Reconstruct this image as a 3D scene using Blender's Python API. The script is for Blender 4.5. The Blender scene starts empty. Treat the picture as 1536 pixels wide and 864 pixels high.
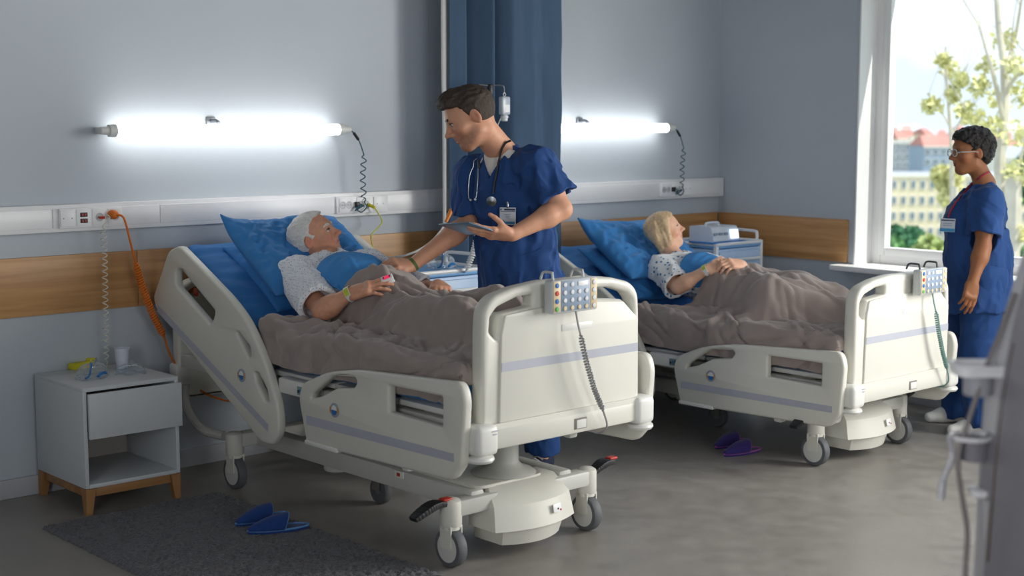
import bpy, bmesh, math, random
import numpy as np
from mathutils import Vector, Matrix

# ------------------------------------------------------------------ camera
F_PX, CX, CY = 2133.0, 768.0, 432.0          # focal length and centre in 1536x864 pixels
CAM_H = 1.72
PITCH = math.atan((CY - 181.0) / F_PX)
YAW = math.radians(47.96)                    # view direction measured from +X towards +Y
FWD = np.array([math.cos(YAW)*math.cos(PITCH), math.sin(YAW)*math.cos(PITCH), -math.sin(PITCH)])
RGT = np.array([math.sin(YAW), -math.cos(YAW), 0.0])
UPV = np.cross(RGT, FWD)
EYE = np.array([0, 0, CAM_H])

scene = bpy.context.scene
COL = scene.collection
cam_d = bpy.data.cameras.new('camera'); cam = bpy.data.objects.new('camera', cam_d); COL.objects.link(cam)
cam_d.sensor_width = 36.0; cam_d.lens = F_PX * 36.0 / 1536.0
cam_d.clip_end = 2000
cam.matrix_world = Matrix(((RGT[0], UPV[0], -FWD[0], 0), (RGT[1], UPV[1], -FWD[1], 0), (RGT[2], UPV[2], -FWD[2], CAM_H), (0, 0, 0, 1)))
cam_d.dof.use_dof = True; cam_d.dof.focus_distance = 6.35; cam_d.dof.aperture_fstop = 2.4
scene.camera = cam

def S(r, g, b, a=1.0):
    f = lambda c: (c/255.0)/12.92 if c/255.0 <= 0.04045 else ((c/255.0+0.055)/1.055)**2.4
    return (f(r), f(g), f(b), a)

# ------------------------------------------------------------------ world, lights, exposure
scene.view_settings.view_transform = 'Standard'; scene.view_settings.look = 'None'
scene.view_settings.gamma = 1.0; scene.view_settings.use_curve_mapping = False
scene.view_settings.exposure = 0.27
try: scene.cycles.use_denoising = True
except Exception: pass
scene.cycles.max_bounces = 8; scene.cycles.diffuse_bounces = 5; scene.cycles.glossy_bounces = 3
scene.cycles.transparent_max_bounces = 10; scene.cycles.transmission_bounces = 6
scene.cycles.caustics_reflective = False; scene.cycles.caustics_refractive = False
scene.cycles.sample_clamp_indirect = 4.0

world = bpy.data.worlds.new('World'); scene.world = world; world.use_nodes = True
wn = world.node_tree; wn.nodes.clear()
def _w(t, **kw):
    n = wn.nodes.new(t)
    for k, v in kw.items(): setattr(n, k, v)
    return n
w_out = _w('ShaderNodeOutputWorld'); w_bg = _w('ShaderNodeBackground'); w_tc = _w('ShaderNodeTexCoord')
w_sep = _w('ShaderNodeSeparateXYZ'); w_ramp = _w('ShaderNodeValToRGB'); w_noise = _w('ShaderNodeTexNoise')
w_map = _w('ShaderNodeMapping'); w_cr = _w('ShaderNodeValToRGB'); w_mix = _w('ShaderNodeMixRGB')
w_map.inputs['Scale'].default_value = (3.0, 3.0, 9.0)
w_noise.inputs['Scale'].default_value = 1.6; w_noise.inputs['Detail'].default_value = 6.0; w_noise.inputs['Roughness'].default_value = 0.55
L = wn.links.new
L(w_tc.outputs['Generated'], w_sep.inputs[0]); L(w_sep.outputs['Z'], w_ramp.inputs[0])
L(w_tc.outputs['Generated'], w_map.inputs[0]); L(w_map.outputs[0], w_noise.inputs['Vector'])
L(w_noise.outputs['Fac'], w_cr.inputs[0])
e = w_ramp.color_ramp.elements
e[0].position = 0.0; e[0].color = S(214, 226, 238); e[1].position = 0.35; e[1].color = S(178, 205, 235)
e = w_cr.color_ramp.elements
e[0].position = 0.44; e[0].color = (0, 0, 0, 1); e[1].position = 0.62; e[1].color = (1, 1, 1, 1)
L(w_cr.outputs[0], w_mix.inputs[0]); L(w_ramp.outputs[0], w_mix.inputs[1]); w_mix.inputs[2].default_value = S(246, 248, 252)
L(w_mix.outputs[0], w_bg.inputs[0]); w_bg.inputs[1].default_value = 1.25
L(w_bg.outputs[0], w_out.inputs[0])

def area_light(name, loc, direction, sx, sy, power, color):
    d = bpy.data.lights.new(name, 'AREA'); d.shape = 'RECTANGLE'; d.size = sx; d.size_y = sy
    d.energy = power; d.color = color
    o = bpy.data.objects.new(name, d); COL.objects.link(o)
    o.location = loc; o.rotation_euler = Vector(direction).to_track_quat('-Z', 'Z').to_euler()
    return o
# daylight entering by the windows of the right wall that lie nearer to the viewer than the one in the picture
area_light('window_daylight', (7.50, 1.75, 1.75), (-1, 0.0, -0.12), 1.9, 1.7, 165.0, (1.0, 0.975, 0.93))
area_light('window_daylight', (7.50, -0.75, 1.75), (-1, 0.0, -0.12), 1.9, 1.7, 75.0, (1.0, 0.975, 0.93))
# added fill light at a made-up window behind the viewer
area_light('window_daylight', (2.4, -2.93, 1.7), (0, 1, -0.05), 2.6, 1.7, 84.0, (0.97, 0.985, 1.0))
# added fill for the bed rails, at a made-up window on the left
area_light('window_daylight', (-1.93, 0.6, 1.75), (1, 0.0, -0.05), 1.8, 1.6, 66.0, (0.97, 0.985, 1.0))
sun_d = bpy.data.lights.new('sun', 'SUN'); sun_d.energy = 5.0; sun_d.angle = math.radians(1.0); sun_d.color = (1.0, 0.95, 0.86)
sun = bpy.data.objects.new('sun', sun_d); COL.objects.link(sun)
sun.rotation_euler = Vector((-0.22, 0.50, -0.84)).to_track_quat('-Z', 'Y').to_euler()   # grazes the window wall and lights the town

# ------------------------------------------------------------------ pixel helpers
def ray(px, py): return FWD + RGT*(px-CX)/F_PX - UPV*(py-CY)/F_PX
def onz(px, py, z=0.0):
    d = ray(px, py); return EYE + d*((z-CAM_H)/d[2])
def ony(px, py, y):
    d = ray(px, py); return EYE + d*(y/d[1])
def onx(px, py, x):
    d = ray(px, py); return EYE + d*(x/d[0])
def depth(px, py, t): return EYE + ray(px, py)*t

# ------------------------------------------------------------------ materials
MATS = {}
def mat(name, color, rough=0.5, metal=0.0, noise=0.0, nscale=20.0, bump=0.0, bscale=60.0, attr=False, trans=0.0, alpha=1.0,
        emit=None, estr=0.0, sheen=0.0, spec=0.5, coat=0.0, sss=0.0, stretch=None, ior=1.45):
    if name in MATS: return MATS[name]
    m = bpy.data.materials.new(name); m.use_nodes = True; nt = m.node_tree; b = nt.nodes['Principled BSDF']; ln = nt.links.new
    b.inputs['Base Color'].default_value = color; b.inputs['Roughness'].default_value = rough; b.inputs['Metallic'].default_value = metal
    b.inputs['Specular IOR Level'].default_value = spec; b.inputs['IOR'].default_value = ior
    if trans: b.inputs['Transmission Weight'].default_value = trans
    if alpha < 1: b.inputs['Alpha'].default_value = alpha
    if coat: b.inputs['Coat Weight'].default_value = coat
    if sheen: b.inputs['Sheen Weight'].default_value = sheen; b.inputs['Sheen Roughness'].default_value = 0.4
    if sss:
        b.inputs['Subsurface Weight'].default_value = sss; b.inputs['Subsurface Radius'].default_value = (0.9, 0.35, 0.2); b.inputs['Subsurface Scale'].default_value = 0.012
    if emit is not None: b.inputs['Emission Color'].default_value = emit; b.inputs['Emission Strength'].default_value = estr
    vec = None
    if noise or bump:
        tc = nt.nodes.new('ShaderNodeTexCoord'); mp = nt.nodes.new('ShaderNodeMapping'); ln(tc.outputs['Object'], mp.inputs[0])
        if stretch: mp.inputs['Scale'].default_value = stretch
        vec = mp.outputs[0]
    col = None
    if attr:
        a = nt.nodes.new('ShaderNodeAttribute'); a.attribute_name = 'Col'; col = a.outputs['Color']
    if noise:
        n = nt.nodes.new('ShaderNodeTexNoise'); n.inputs['Scale'].default_value = nscale; n.inputs['Detail'].default_value = 5; ln(vec, n.inputs['Vector'])
        mr = nt.nodes.new('ShaderNodeMapRange'); mr.inputs[1].default_value = 0.3; mr.inputs[2].default_value = 0.7
        mr.inputs[3].default_value = 1-noise; mr.inputs[4].default_value = 1+noise; ln(n.outputs['Fac'], mr.inputs[0])
        mx = nt.nodes.new('ShaderNodeVectorMath'); mx.operation = 'SCALE'; ln(mr.outputs[0], mx.inputs['Scale'])
        if col is None: mx.inputs[0].default_value = color[:3]
        else: ln(col, mx.inputs[0])
        col = mx.outputs[0]
    if col is not None: ln(col, b.inputs['Base Color'])
    if bump:
        n = nt.nodes.new('ShaderNodeTexNoise'); n.inputs['Scale'].default_value = bscale; n.inputs['Detail'].default_value = 4; ln(vec, n.inputs['Vector'])
        bp = nt.nodes.new('ShaderNodeBump'); bp.inputs['Strength'].default_value = bump; bp.inputs['Distance'].default_value = 0.01
        ln(n.outputs['Fac'], bp.inputs['Height']); ln(bp.outputs[0], b.inputs['Normal'])
    MATS[name] = m; return m

def mat_nodes(name):
    m = bpy.data.materials.new(name); m.use_nodes = True; MATS[name] = m
    return m, m.node_tree, m.node_tree.nodes['Principled BSDF'], m.node_tree.links.new

def wood_mat(name, c1, c2, axis='x', rough=0.45, scale=1.0):
    m, nt, b, ln = mat_nodes(name)
    tc = nt.nodes.new('ShaderNodeTexCoord'); mp = nt.nodes.new('ShaderNodeMapping'); ln(tc.outputs['Object'], mp.inputs[0])
    sc = {'x': (0.6, 8, 14), 'y': (8, 0.6, 14), 'z': (14, 14, 0.8)}[axis]
    mp.inputs['Scale'].default_value = tuple(s*scale for s in sc)
    n = nt.nodes.new('ShaderNodeTexNoise'); n.inputs['Scale'].default_value = 2.2; n.inputs['Detail'].default_value = 7; n.inputs['Distortion'].default_value = 0.6
    ln(mp.outputs[0], n.inputs['Vector'])
    cr = nt.nodes.new('ShaderNodeValToRGB'); cr.color_ramp.elements[0].color = c1; cr.color_ramp.elements[1].color = c2
    cr.color_ramp.elements[0].position = 0.3; cr.color_ramp.elements[1].position = 0.7
    ln(n.outputs['Fac'], cr.inputs[0]); ln(cr.outputs[0], b.inputs['Base Color']); b.inputs['Roughness'].default_value = rough
    return m

# ------------------------------------------------------------------ object helpers
def link(name, mesh, material=None, parent=None, smooth=False):
    o = bpy.data.objects.new(name, mesh); COL.objects.link(o)
    if material is not None:
        for m in (material if isinstance(material, (list, tuple)) else [material]): mesh.materials.append(m)
    if smooth:
        mesh.polygons.foreach_set('use_smooth', [True]*len(mesh.polygons))
    if parent is not None: o.parent = parent
    return o
def tag(o, label=None, cat=None, group=None, kind=None):
    if label: o['label'] = label
    if cat: o['category'] = cat
    if group: o['group'] = group
    if kind: o['kind'] = kind
    return o
def empty(name, loc=(0, 0, 0), rz=0.0, label=None, cat=None, group=None):
    o = bpy.data.objects.new(name, None); COL.objects.link(o); o.location = loc; o.rotation_euler = (0, 0, rz)
    o.empty_display_size = 0.05
    return tag(o, label, cat, group)
def auto_smooth(mesh, ang=40):
    mesh.polygons.foreach_set('use_smooth', [True]*len(mesh.polygons))
    bm = bmesh.new(); bm.from_mesh(mesh)
    for ed in bm.edges:
        if len(ed.link_faces) == 2 and ed.calc_face_angle(0) > math.radians(ang): ed.smooth = False
    bm.to_mesh(mesh); bm.free()

class MB:
    """collects shapes into one mesh"""
    def __init__(s): s.bm = bmesh.new()
    def add(s, verts, faces, M=None):
        vs = [s.bm.verts.new(M @ Vector(v) if M is not None else Vector(v)) for v in verts]
        for f in faces:
            try: s.bm.faces.new([vs[i] for i in f])
            except ValueError: pass
        return s
    def box(s, c, size, bevel=0.0, R=None, seg=2, taper=None):
        t = bmesh.new(); bmesh.ops.create_cube(t, size=1.0)
        for v in t.verts:
            v.co = Vector((v.co.x*size[0], v.co.y*size[1], v.co.z*size[2]))
            if taper and v.co.z < 0: v.co.x *= taper[0]; v.co.y *= taper[1]
        if bevel > 0:
            bmesh.ops.bevel(t, geom=t.edges[:], offset=min(bevel, 0.49*min(size)), segments=seg, profile=0.5, affect='EDGES')
        M = Matrix.Translation(Vector(c))
        if R is not None: M = M @ R.to_4x4()
        s.merge(t, M); return s
    def merge(s, t, M):
        vm = {}
        for v in t.verts: vm[v] = s.bm.verts.new(M @ v.co)
        for f in t.faces:
            try: s.bm.faces.new([vm[v] for v in f.verts])
            except ValueError: pass
        t.free()
    def lathe(s, c, prof, n=24, axis=(0, 0, 1), cap=True):
        ax = Vector(axis).normalized(); R = ax.to_track_quat('Z', 'Y').to_matrix(); c = Vector(c)
        rings = []
        for r, z in prof:
            rings.append([s.bm.verts.new(c + R @ Vector((r*math.cos(2*math.pi*i/n), r*math.sin(2*math.pi*i/n), z))) for i in range(n)])
        for a, b in zip(rings, rings[1:]):
            for i in range(n): s.bm.faces.new((a[i], a[(i+1) % n], b[(i+1) % n], b[i]))
        if cap:
            if prof[0][0] > 1e-5: s.bm.faces.new(rings[0][::-1])
            if prof[-1][0] > 1e-5: s.bm.faces.new(rings[-1])
        return s
    def cyl(s, a, b, r, r2=None, n=20):
        a = Vector(a); b = Vector(b); L_ = (b-a).length
        return s.lathe(a, [(r, 0), (r if r2 is None else r2, L_)], n, b-a)
    def tube(s, pts, r, n=8, closed=False):
        P = [Vector(p) for p in pts]; N = len(P); rings = []
        rr = r if hasattr(r, '__len__') else [r]*N
        up = None
        for i in range(N):
            a = P[i-1] if i > 0 or closed else P[i]; b = P[(i+1) % N] if i < N-1 or closed else P[i]
            t = (b-a).normalized() if (b-a).length > 1e-9 else Vector((0, 0, 1))
            if up is None: up = t.orthogonal().normalized()
            up = (up - t*up.dot(t)); up = up.normalized() if up.length > 1e-6 else t.orthogonal().normalized()
            q = t.cross(up)
            rings.append([s.bm.verts.new(P[i] + (up*math.cos(2*math.pi*k/n) + q*math.sin(2*math.pi*k/n))*rr[i]) for k in range(n)])
        for i in range(N if closed else N-1):
            a = rings[i]; b = rings[(i+1) % N]
            for k in range(n): s.bm.faces.new((a[k], a[(k+1) % n], b[(k+1) % n], b[k]))
        if not closed: s.bm.faces.new(rings[0][::-1]); s.bm.faces.new(rings[-1])
        return s
    def ball(s, c, r, u=16, v=10, R=None):
        t = bmesh.new(); bmesh.ops.create_uvsphere(t, u_segments=u, v_segments=v, radius=1.0)
        r = (r, r, r) if not hasattr(r, '__len__') else r
        M = Matrix.Translation(Vector(c)) @ (R.to_4x4() if R is not None else Matrix.Identity(4)) @ Matrix.Diagonal((r[0], r[1], r[2], 1))
        s.merge(t, M); return s
    def prism(s, poly, plane, lo, hi):
        """poly of 2d points; plane 'yz' -> extruded along x, etc."""
        def p3(p, h): return {'yz': (h, p[0], p[1]), 'xz': (p[0], h, p[1]), 'xy': (p[0], p[1], h)}[plane]
        a = [s.bm.verts.new(p3(p, lo)) for p in poly]; b = [s.bm.verts.new(p3(p, hi)) for p in poly]; n = len(poly)
        s.bm.faces.new(a); s.bm.faces.new(b[::-1])
        for i in range(n): s.bm.faces.new((a[i], b[i], b[(i+1) % n], a[(i+1) % n]))
        return s
    def mesh(s, name, sm=35):
        bmesh.ops.recalc_face_normals(s.bm, faces=s.bm.faces)
        me = bpy.data.meshes.new(name); s.bm.to_mesh(me); s.bm.free()
        if sm: auto_smooth(me, sm)
        return me
    def build(s, name, material, parent=None, sm=35):
        return link(name, s.mesh(name, sm), material, parent)

def round_poly(pts, r=0.02, n=5):
    out = []; N = len(pts)
    for i in range(N):
        p = Vector(pts[i][:2]); rad = pts[i][2] if len(pts[i]) > 2 else r
        a = Vector(pts[i-1][:2]); b = Vector(pts[(i+1) % N][:2])
        da = (a-p); db = (b-p); d = min(rad, da.length*0.48, db.length*0.48)
        if d < 1e-5: out.append((p.x, p.y)); continue
        p0 = p+da.normalized()*d; p2 = p+db.normalized()*d
        for k in range(n+1):
            t = k/n; q = p0*(1-t)**2 + p*2*t*(1-t) + p2*t*t; out.append((q.x, q.y))
    return out

def plate_mesh(name, outline, holes, thick, bevel, M):
    """rounded plate with holes; outline in the local xy plane, thickness along local z, centred; M places it"""
    cu = bpy.data.curves.new(name, 'CURVE'); cu.dimensions = '2D'; cu.fill_mode = 'BOTH'
    cu.extrude = max(thick/2-bevel, 1e-4); cu.bevel_depth = bevel; cu.bevel_resolution = 2; cu.offset = -bevel
    for poly in [outline]+list(holes):
        sp = cu.splines.new('POLY'); sp.points.add(len(poly)-1); sp.use_cyclic_u = True
        for i, p in enumerate(poly): sp.points[i].co = (p[0], p[1], 0, 1)
    o = bpy.data.objects.new(name+'_curve', cu); COL.objects.link(o)
    dg = bpy.context.evaluated_depsgraph_get()
    me = bpy.data.meshes.new_from_object(o.evaluated_get(dg))
    bpy.data.objects.remove(o); bpy.data.curves.remove(cu)
    me.transform(M); me.materials.clear(); me.name = name
    bm = bmesh.new(); bm.from_mesh(me); bmesh.ops.remove_doubles(bm, verts=bm.verts, dist=1e-5); bmesh.ops.recalc_face_normals(bm, faces=bm.faces)
    bm.to_mesh(me); bm.free(); auto_smooth(me, 35)
    return me
def frame(ox, ax, ay, az):
    return Matrix(((ax[0], ay[0], az[0], ox[0]), (ax[1], ay[1], az[1], ox[1]), (ax[2], ay[2], az[2], ox[2]), (0, 0, 0, 1)))

def bez(pts, n=12, closed=False):
    """Catmull-Rom curve through points"""
    P = [np.array(p, float) for p in pts]; out = []; N = len(P)
    rng = range(N) if closed else range(N-1)
    for i in rng:
        if closed: p0, p1, p2, p3 = P[i-1], P[i], P[(i+1) % N], P[(i+2) % N]
        else: p0 = P[max(i-1, 0)]; p1 = P[i]; p2 = P[i+1]; p3 = P[min(i+2, N-1)]
        for k in range(n):
            t = k/n
            out.append(tuple(0.5*((2*p1)+(-p0+p2)*t+(2*p0-5*p1+4*p2-p3)*t*t+(-p0+3*p1-3*p2+p3)*t**3)))
    if not closed: out.append(tuple(P[-1]))
    return out
def coil(path, r, pitch, per=9, r_end=None):
    """helix of radius r wound around a path"""
    P = [Vector(p) for p in path]; L_ = [0]
    for a, b in zip(P, P[1:]): L_.append(L_[-1]+(b-a).length)
    tot = L_[-1]; n = int(tot/pitch*per); out = []; up = None; j = 0
    for i in range(n+1):
        s = tot*i/n
        while j < len(L_)-2 and L_[j+1] < s: j += 1
        t = (s-L_[j])/max(1e-9, L_[j+1]-L_[j]); p = P[j].lerp(P[j+1], t); d = (P[j+1]-P[j]).normalized()
        if up is None: up = d.orthogonal().normalized()
        up = (up-d*up.dot(d)).normalized(); q = d.cross(up); a = 2*math.pi*i/per
        rr = r*min(1.0, 14*i/n+0.15, 14*(n-i)/n+0.15)
        out.append(p+(up*math.cos(a)+q*math.sin(a))*rr)
    return out

def text_mesh(txt, size, M, extrude=0.0004):
    cu = bpy.data.curves.new('lettering', 'FONT'); cu.body = txt; cu.size = size; cu.extrude = extrude; cu.align_x = 'CENTER'; cu.align_y = 'CENTER'
    cu.resolution_u = 3
    o = bpy.data.objects.new('lettering_curve', cu); COL.objects.link(o); dg = bpy.context.evaluated_depsgraph_get()
    me = bpy.data.meshes.new_from_object(o.evaluated_get(dg)); bpy.data.objects.remove(o); bpy.data.curves.remove(cu)
    me.transform(M); me.materials.clear(); return me

# ------------------------------------------------------------------ noise and implicit-surface modelling
_TAB = (np.random.RandomState(7).rand(8192)*2-1).astype(np.float32)
def vnoise(p):
    p = np.asarray(p, dtype=np.float32); i = np.floor(p).astype(np.int32); f = p-i; f = f*f*(3-2*f)
    with np.errstate(over='ignore'):
        hx = i[..., 0]*np.int32(374761393); hy = i[..., 1]*np.int32(668265263); hz = i[..., 2]*np.int32(1274126177)
        kx, ky, kz = np.int32(374761393), np.int32(668265263), np.int32(1274126177)
        def T(a, b_, c):
            h = (hx+kx if a else hx)+(hy+ky if b_ else hy)+(hz+kz if c else hz)
            return _TAB[(h ^ (h >> 13)) & 8191]
        fx, fy, fz = f[..., 0], f[..., 1], f[..., 2]
        L_ = lambda u, v, t: u+(v-u)*t
        return L_(L_(L_(T(0, 0, 0), T(1, 0, 0), fx), L_(T(0, 1, 0), T(1, 1, 0), fx), fy), L_(L_(T(0, 0, 1), T(1, 0, 1), fx), L_(T(0, 1, 1), T(1, 1, 1), fx), fy), fz)
def fbm(p, o=3):
    p = np.asarray(p, dtype=np.float32); a = 1.0; r = 0; s = 0
    for k in range(o): r = r+a*vnoise(p*(2**k)+17.3*k); s += a; a *= 0.5
    return r/s

def smin(a, b, k):
    if k <= 0: return np.minimum(a, b)
    h = np.maximum(k-np.abs(a-b), 0)/k
    return np.minimum(a, b)-h*h*k*0.25
def NRM(q): return np.sqrt(np.einsum('ij,ij->i', q, q))
class Sdf:
    def __init__(s): s.ops = []
    def _a(s, fn, c, R, k, op): s.ops.append((fn, np.array(c, float), R, k, op)); return s
    def cap(s, a, b, ra, rb=None, k=0.02, op='u', flat=None):
        a = np.array(a, np.float32); b = np.array(b, np.float32); rb = ra if rb is None else rb
        ab = b-a; L2 = max(ab@ab, 1e-9); mul = 1.0
        if flat is not None:
            n = np.array(flat[0], np.float32); n /= np.linalg.norm(n); fs = flat[1]; mul = min(1.0, fs)
        def fn(p):
            q = p-a
            if flat is not None: q = q+np.outer(q@n, n)*(1/fs-1)
            t = np.clip(q@ab/L2, 0, 1)
            return (NRM(q-t[:, None]*ab)-(ra+(rb-ra)*t))*mul
        m = max(ra, rb)*max(1.0, flat[1] if flat is not None else 1.0)
        return s._a(fn, (a+b)/2, np.linalg.norm(ab)/2+m, k, op)
    def ell(s, c, r, R=None, k=0.02, op='u'):
        c = np.array(c, np.float32); R = None if R is None else np.array(R, np.float32); r = np.array(r, np.float32) if hasattr(r, '__len__') else np.array([r, r, r], np.float32)
        def fn(p):
            q = p-c
            if R is not None: q = q@R
            k0 = NRM(q/r); k1 = NRM(q/(r*r))+1e-9
            return k0*(k0-1)/k1
        return s._a(fn, c, r.max(), k, op)
    def box(s, c, h, rnd=0.01, R=None, k=0.02, op='u'):
        c = np.array(c, np.float32); R = None if R is None else np.array(R, np.float32); h = np.array(h, np.float32)-rnd
        def fn(p):
            q = p-c
            if R is not None: q = q@R
            q = np.abs(q)-h
            return NRM(np.maximum(q, 0))+np.minimum(q.max(axis=1), 0)-rnd
        return s._a(fn, c, np.linalg.norm(h+rnd), k, op)
    def plane(s, c, n, k=0.01):
        """keep the side the normal points away from"""
        c = np.array(c, np.float32); n = np.array(n, np.float32); n /= np.linalg.norm(n)
        return s._a(lambda p: (p-c)@n, c, 1e9, k, 'i')
    def field(s, fn): return s._a(fn, (0, 0, 0), 1e9, 0, 'f')
    def chain(s, pts, rad, k=0.02, flat=None):
        for i in range(len(pts)-1): s.cap(pts[i], pts[i+1], rad[i], rad[i+1], k, 'u', flat)
        return s
    def apply(s, d, fn, k, op, p):
        if op == 'f': return d+fn(p)
        v = fn(p)
        if op == 'u': return smin(d, v, k)
        if op == 's': return -smin(-d, v, k)
        return -smin(-d, -v, k)
    def eval(s, p):
        d = np.full(len(p), 1e3)
        for fn, c, R, k, op in s.ops: d = s.apply(d, fn, k, op, p)
        return d
    def bounds(s):
        lo = np.full(3, 1e9); hi = -lo
        for fn, c, R, k, op in s.ops:
            if op == 'u': lo = np.minimum(lo, c-R); hi = np.maximum(hi, c+R)
        return lo-0.02, hi+0.02
    def mesh(s, name, h, color=None):
        B = 8; lo, hi = s.bounds(); nb = np.ceil((hi-lo)/(h*B)).astype(int)+1
        g = np.stack(np.meshgrid(*[np.arange(n) for n in nb], indexing='ij'), -1).reshape(-1, 3)
        ctr = (lo+(g+0.5)*(h*B)).astype(np.float32); br = h*B*0.87
        dc = s.eval(ctr); keep = np.abs(dc) < br*1.35+0.012
        g = g[keep]; ctr = ctr[keep]; NB = len(g)
        st = np.arange(B+1); off = np.stack(np.meshgrid(st, st, st, indexing='ij'), -1).reshape(-1, 3)
        n1 = len(off); V = np.empty((NB, n1), np.float32); lo32 = lo.astype(np.float32)
        CH = 600
        V[:] = 1e3
        for fn, c, R, k, op in s.ops:
            if op == 'f': sel = np.nonzero((V.min(1) < 0.03) & (V.max(1) > -0.03))[0]
            elif R > 1e8: sel = np.arange(NB)
            else: sel = np.nonzero(np.linalg.norm(ctr-c, axis=1) < R+br+k+0.02)[0]
            for q in range(0, len(sel), CH):
                ss = sel[q:q+CH]
                p = (lo32+(g[ss][:, None, :]*B+off[None]).astype(np.float32)*np.float32(h)).reshape(-1, 3)
                V[ss] = s.apply(V[ss].reshape(-1), fn, k, op, p).reshape(len(ss), n1)
        V = V.reshape(NB, B+1, B+1, B+1)
        c8 = [V[:, i:B+i, j:B+j, m:B+m] for i in (0, 1) for j in (0, 1) for m in (0, 1)]
        neg = sum((c < 0).astype(np.int8) for c in c8); act = (neg > 0) & (neg < 8)
        ab, ai, aj, ak = np.nonzero(act)
        vals = np.stack([c[ab, ai, aj, ak] for c in c8], 1)
        pos = np.array([(i, j, m) for i in (0, 1) for j in (0, 1) for m in (0, 1)], float)
        acc = np.zeros((len(ab), 3)); cnt = np.zeros(len(ab))
        for u in range(8):
            for w in range(u+1, 8):
                if abs(pos[u]-pos[w]).sum() != 1: continue
                a, b = vals[:, u], vals[:, w]; cr = (a < 0) != (b < 0)
                t = np.where(cr, a/np.where(cr, a-b, 1), 0)
                acc += np.where(cr[:, None], pos[u]+(pos[w]-pos[u])*t[:, None], 0); cnt += cr
        cell = g[ab]*B+np.stack([ai, aj, ak], 1)
        verts = lo+(cell+acc/cnt[:, None])*h
        big = nb*B+2
        def key(ci): return ((ci[:, 0]+1)*big[1]+(ci[:, 1]+1))*big[2]+(ci[:, 2]+1)
        kk = key(cell); order = np.argsort(kk); ks = kk[order]
        def look(ci):
            q = key(ci); i = np.minimum(np.searchsorted(ks, q), len(ks)-1)
            return np.where(ks[i] == q, order[i], -1)
        quads = []
        for ax in range(3):
            a = V[:, :B, :B, :B]
            b = [V[:, 1:, :B, :B], V[:, :B, 1:, :B], V[:, :B, :B, 1:]][ax]
            e_ = np.nonzero((a < 0) != (b < 0)); sg = (a[e_] < 0)
            ci = g[e_[0]]*B+np.stack(e_[1:], 1)
            d1 = np.zeros(3, int); d2 = np.zeros(3, int); d1[(ax+1) % 3] = 1; d2[(ax+2) % 3] = 1
            q = np.stack([look(ci), look(ci-d1), look(ci-d1-d2), look(ci-d2)], 1)
            q = np.where(sg[:, None], q, q[:, ::-1])
            quads.append(q[(q >= 0).all(1)])
        quads = np.concatenate(quads)
        me = bpy.data.meshes.new(name)
        me.vertices.add(len(verts)); me.vertices.foreach_set('co', verts.astype(np.float32).ravel())
        me.loops.add(quads.size); me.loops.foreach_set('vertex_index', quads.astype(np.int32).ravel())
        me.polygons.add(len(quads)); me.polygons.foreach_set('loop_start', np.arange(0, quads.size, 4, dtype=np.int32))
        me.polygons.foreach_set('use_smooth', np.ones(len(quads), bool))
        me.update(calc_edges=True)
        if color is not None:
            cv = np.ones((len(verts), 4), np.float32); cv[:, :3] = color(verts)
            at = me.color_attributes.new('Col', 'FLOAT_COLOR', 'POINT'); at.data.foreach_set('color', cv.ravel())
        return me

def grid_mesh(name, X, Y, Z, close=False, uv=None):
    """mesh from 2-d arrays of coordinates"""
    n, m = X.shape; v = np.stack([X, Y, Z], -1).reshape(-1, 3)
    i = np.arange(n-1)[:, None]*m+np.arange(m-1)[None]
    q = np.stack([i, i+m, i+m+1, i+1], -1).reshape(-1, 4)
    me = bpy.data.meshes.new(name)
    me.vertices.add(len(v)); me.vertices.foreach_set('co', v.astype(np.float32).ravel())
    me.loops.add(q.size); me.loops.foreach_set('vertex_index', q.astype(np.int32).ravel())
    me.polygons.add(len(q)); me.polygons.foreach_set('loop_start', np.arange(0, q.size, 4, dtype=np.int32))
    me.polygons.foreach_set('use_smooth', np.ones(len(q), bool)); me.update(calc_edges=True)
    return me
def gauss(Z, s):
    r = int(3*s)+1; k = np.exp(-0.5*(np.arange(-r, r+1)/s)**2); k /= k.sum()
    P = np.pad(Z, r, mode='edge')
    P = sum(k[i]*P[i:i+Z.shape[0], :] for i in range(2*r+1))
    return sum(k[i]*P[:, i:i+Z.shape[1]] for i in range(2*r+1))
def nrm(v): v = np.array(v, float); return v/np.linalg.norm(v)
# ================================================================== the room
WY, WX, CEIL = 6.27, 7.55, 3.0
M_wall = mat('wall_paint', S(180, 188, 196), 0.6, noise=0.015, nscale=3, bump=0.03, bscale=180)
M_ceil = mat('ceiling_paint', S(140, 142, 146), 0.7, noise=0.01)
M_white = mat('white_gloss', S(232, 233, 234), 0.35, noise=0.01)
M_trunk = mat('trunking_plastic', S(226, 227, 228), 0.35, noise=0.01)
M_dark = mat('dark_plastic', S(30, 31, 34), 0.45, noise=0.05)
M_chrome = mat('chrome', S(205, 208, 212), 0.18, metal=1.0, noise=0.02)
M_woodpanel = wood_mat('oak_laminate', S(168, 122, 74), S(198, 152, 102), 'x', 0.42)
M_woodpanel_y = wood_mat('oak_laminate_side', S(168, 122, 74), S(198, 152, 102), 'y', 0.42)
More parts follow.
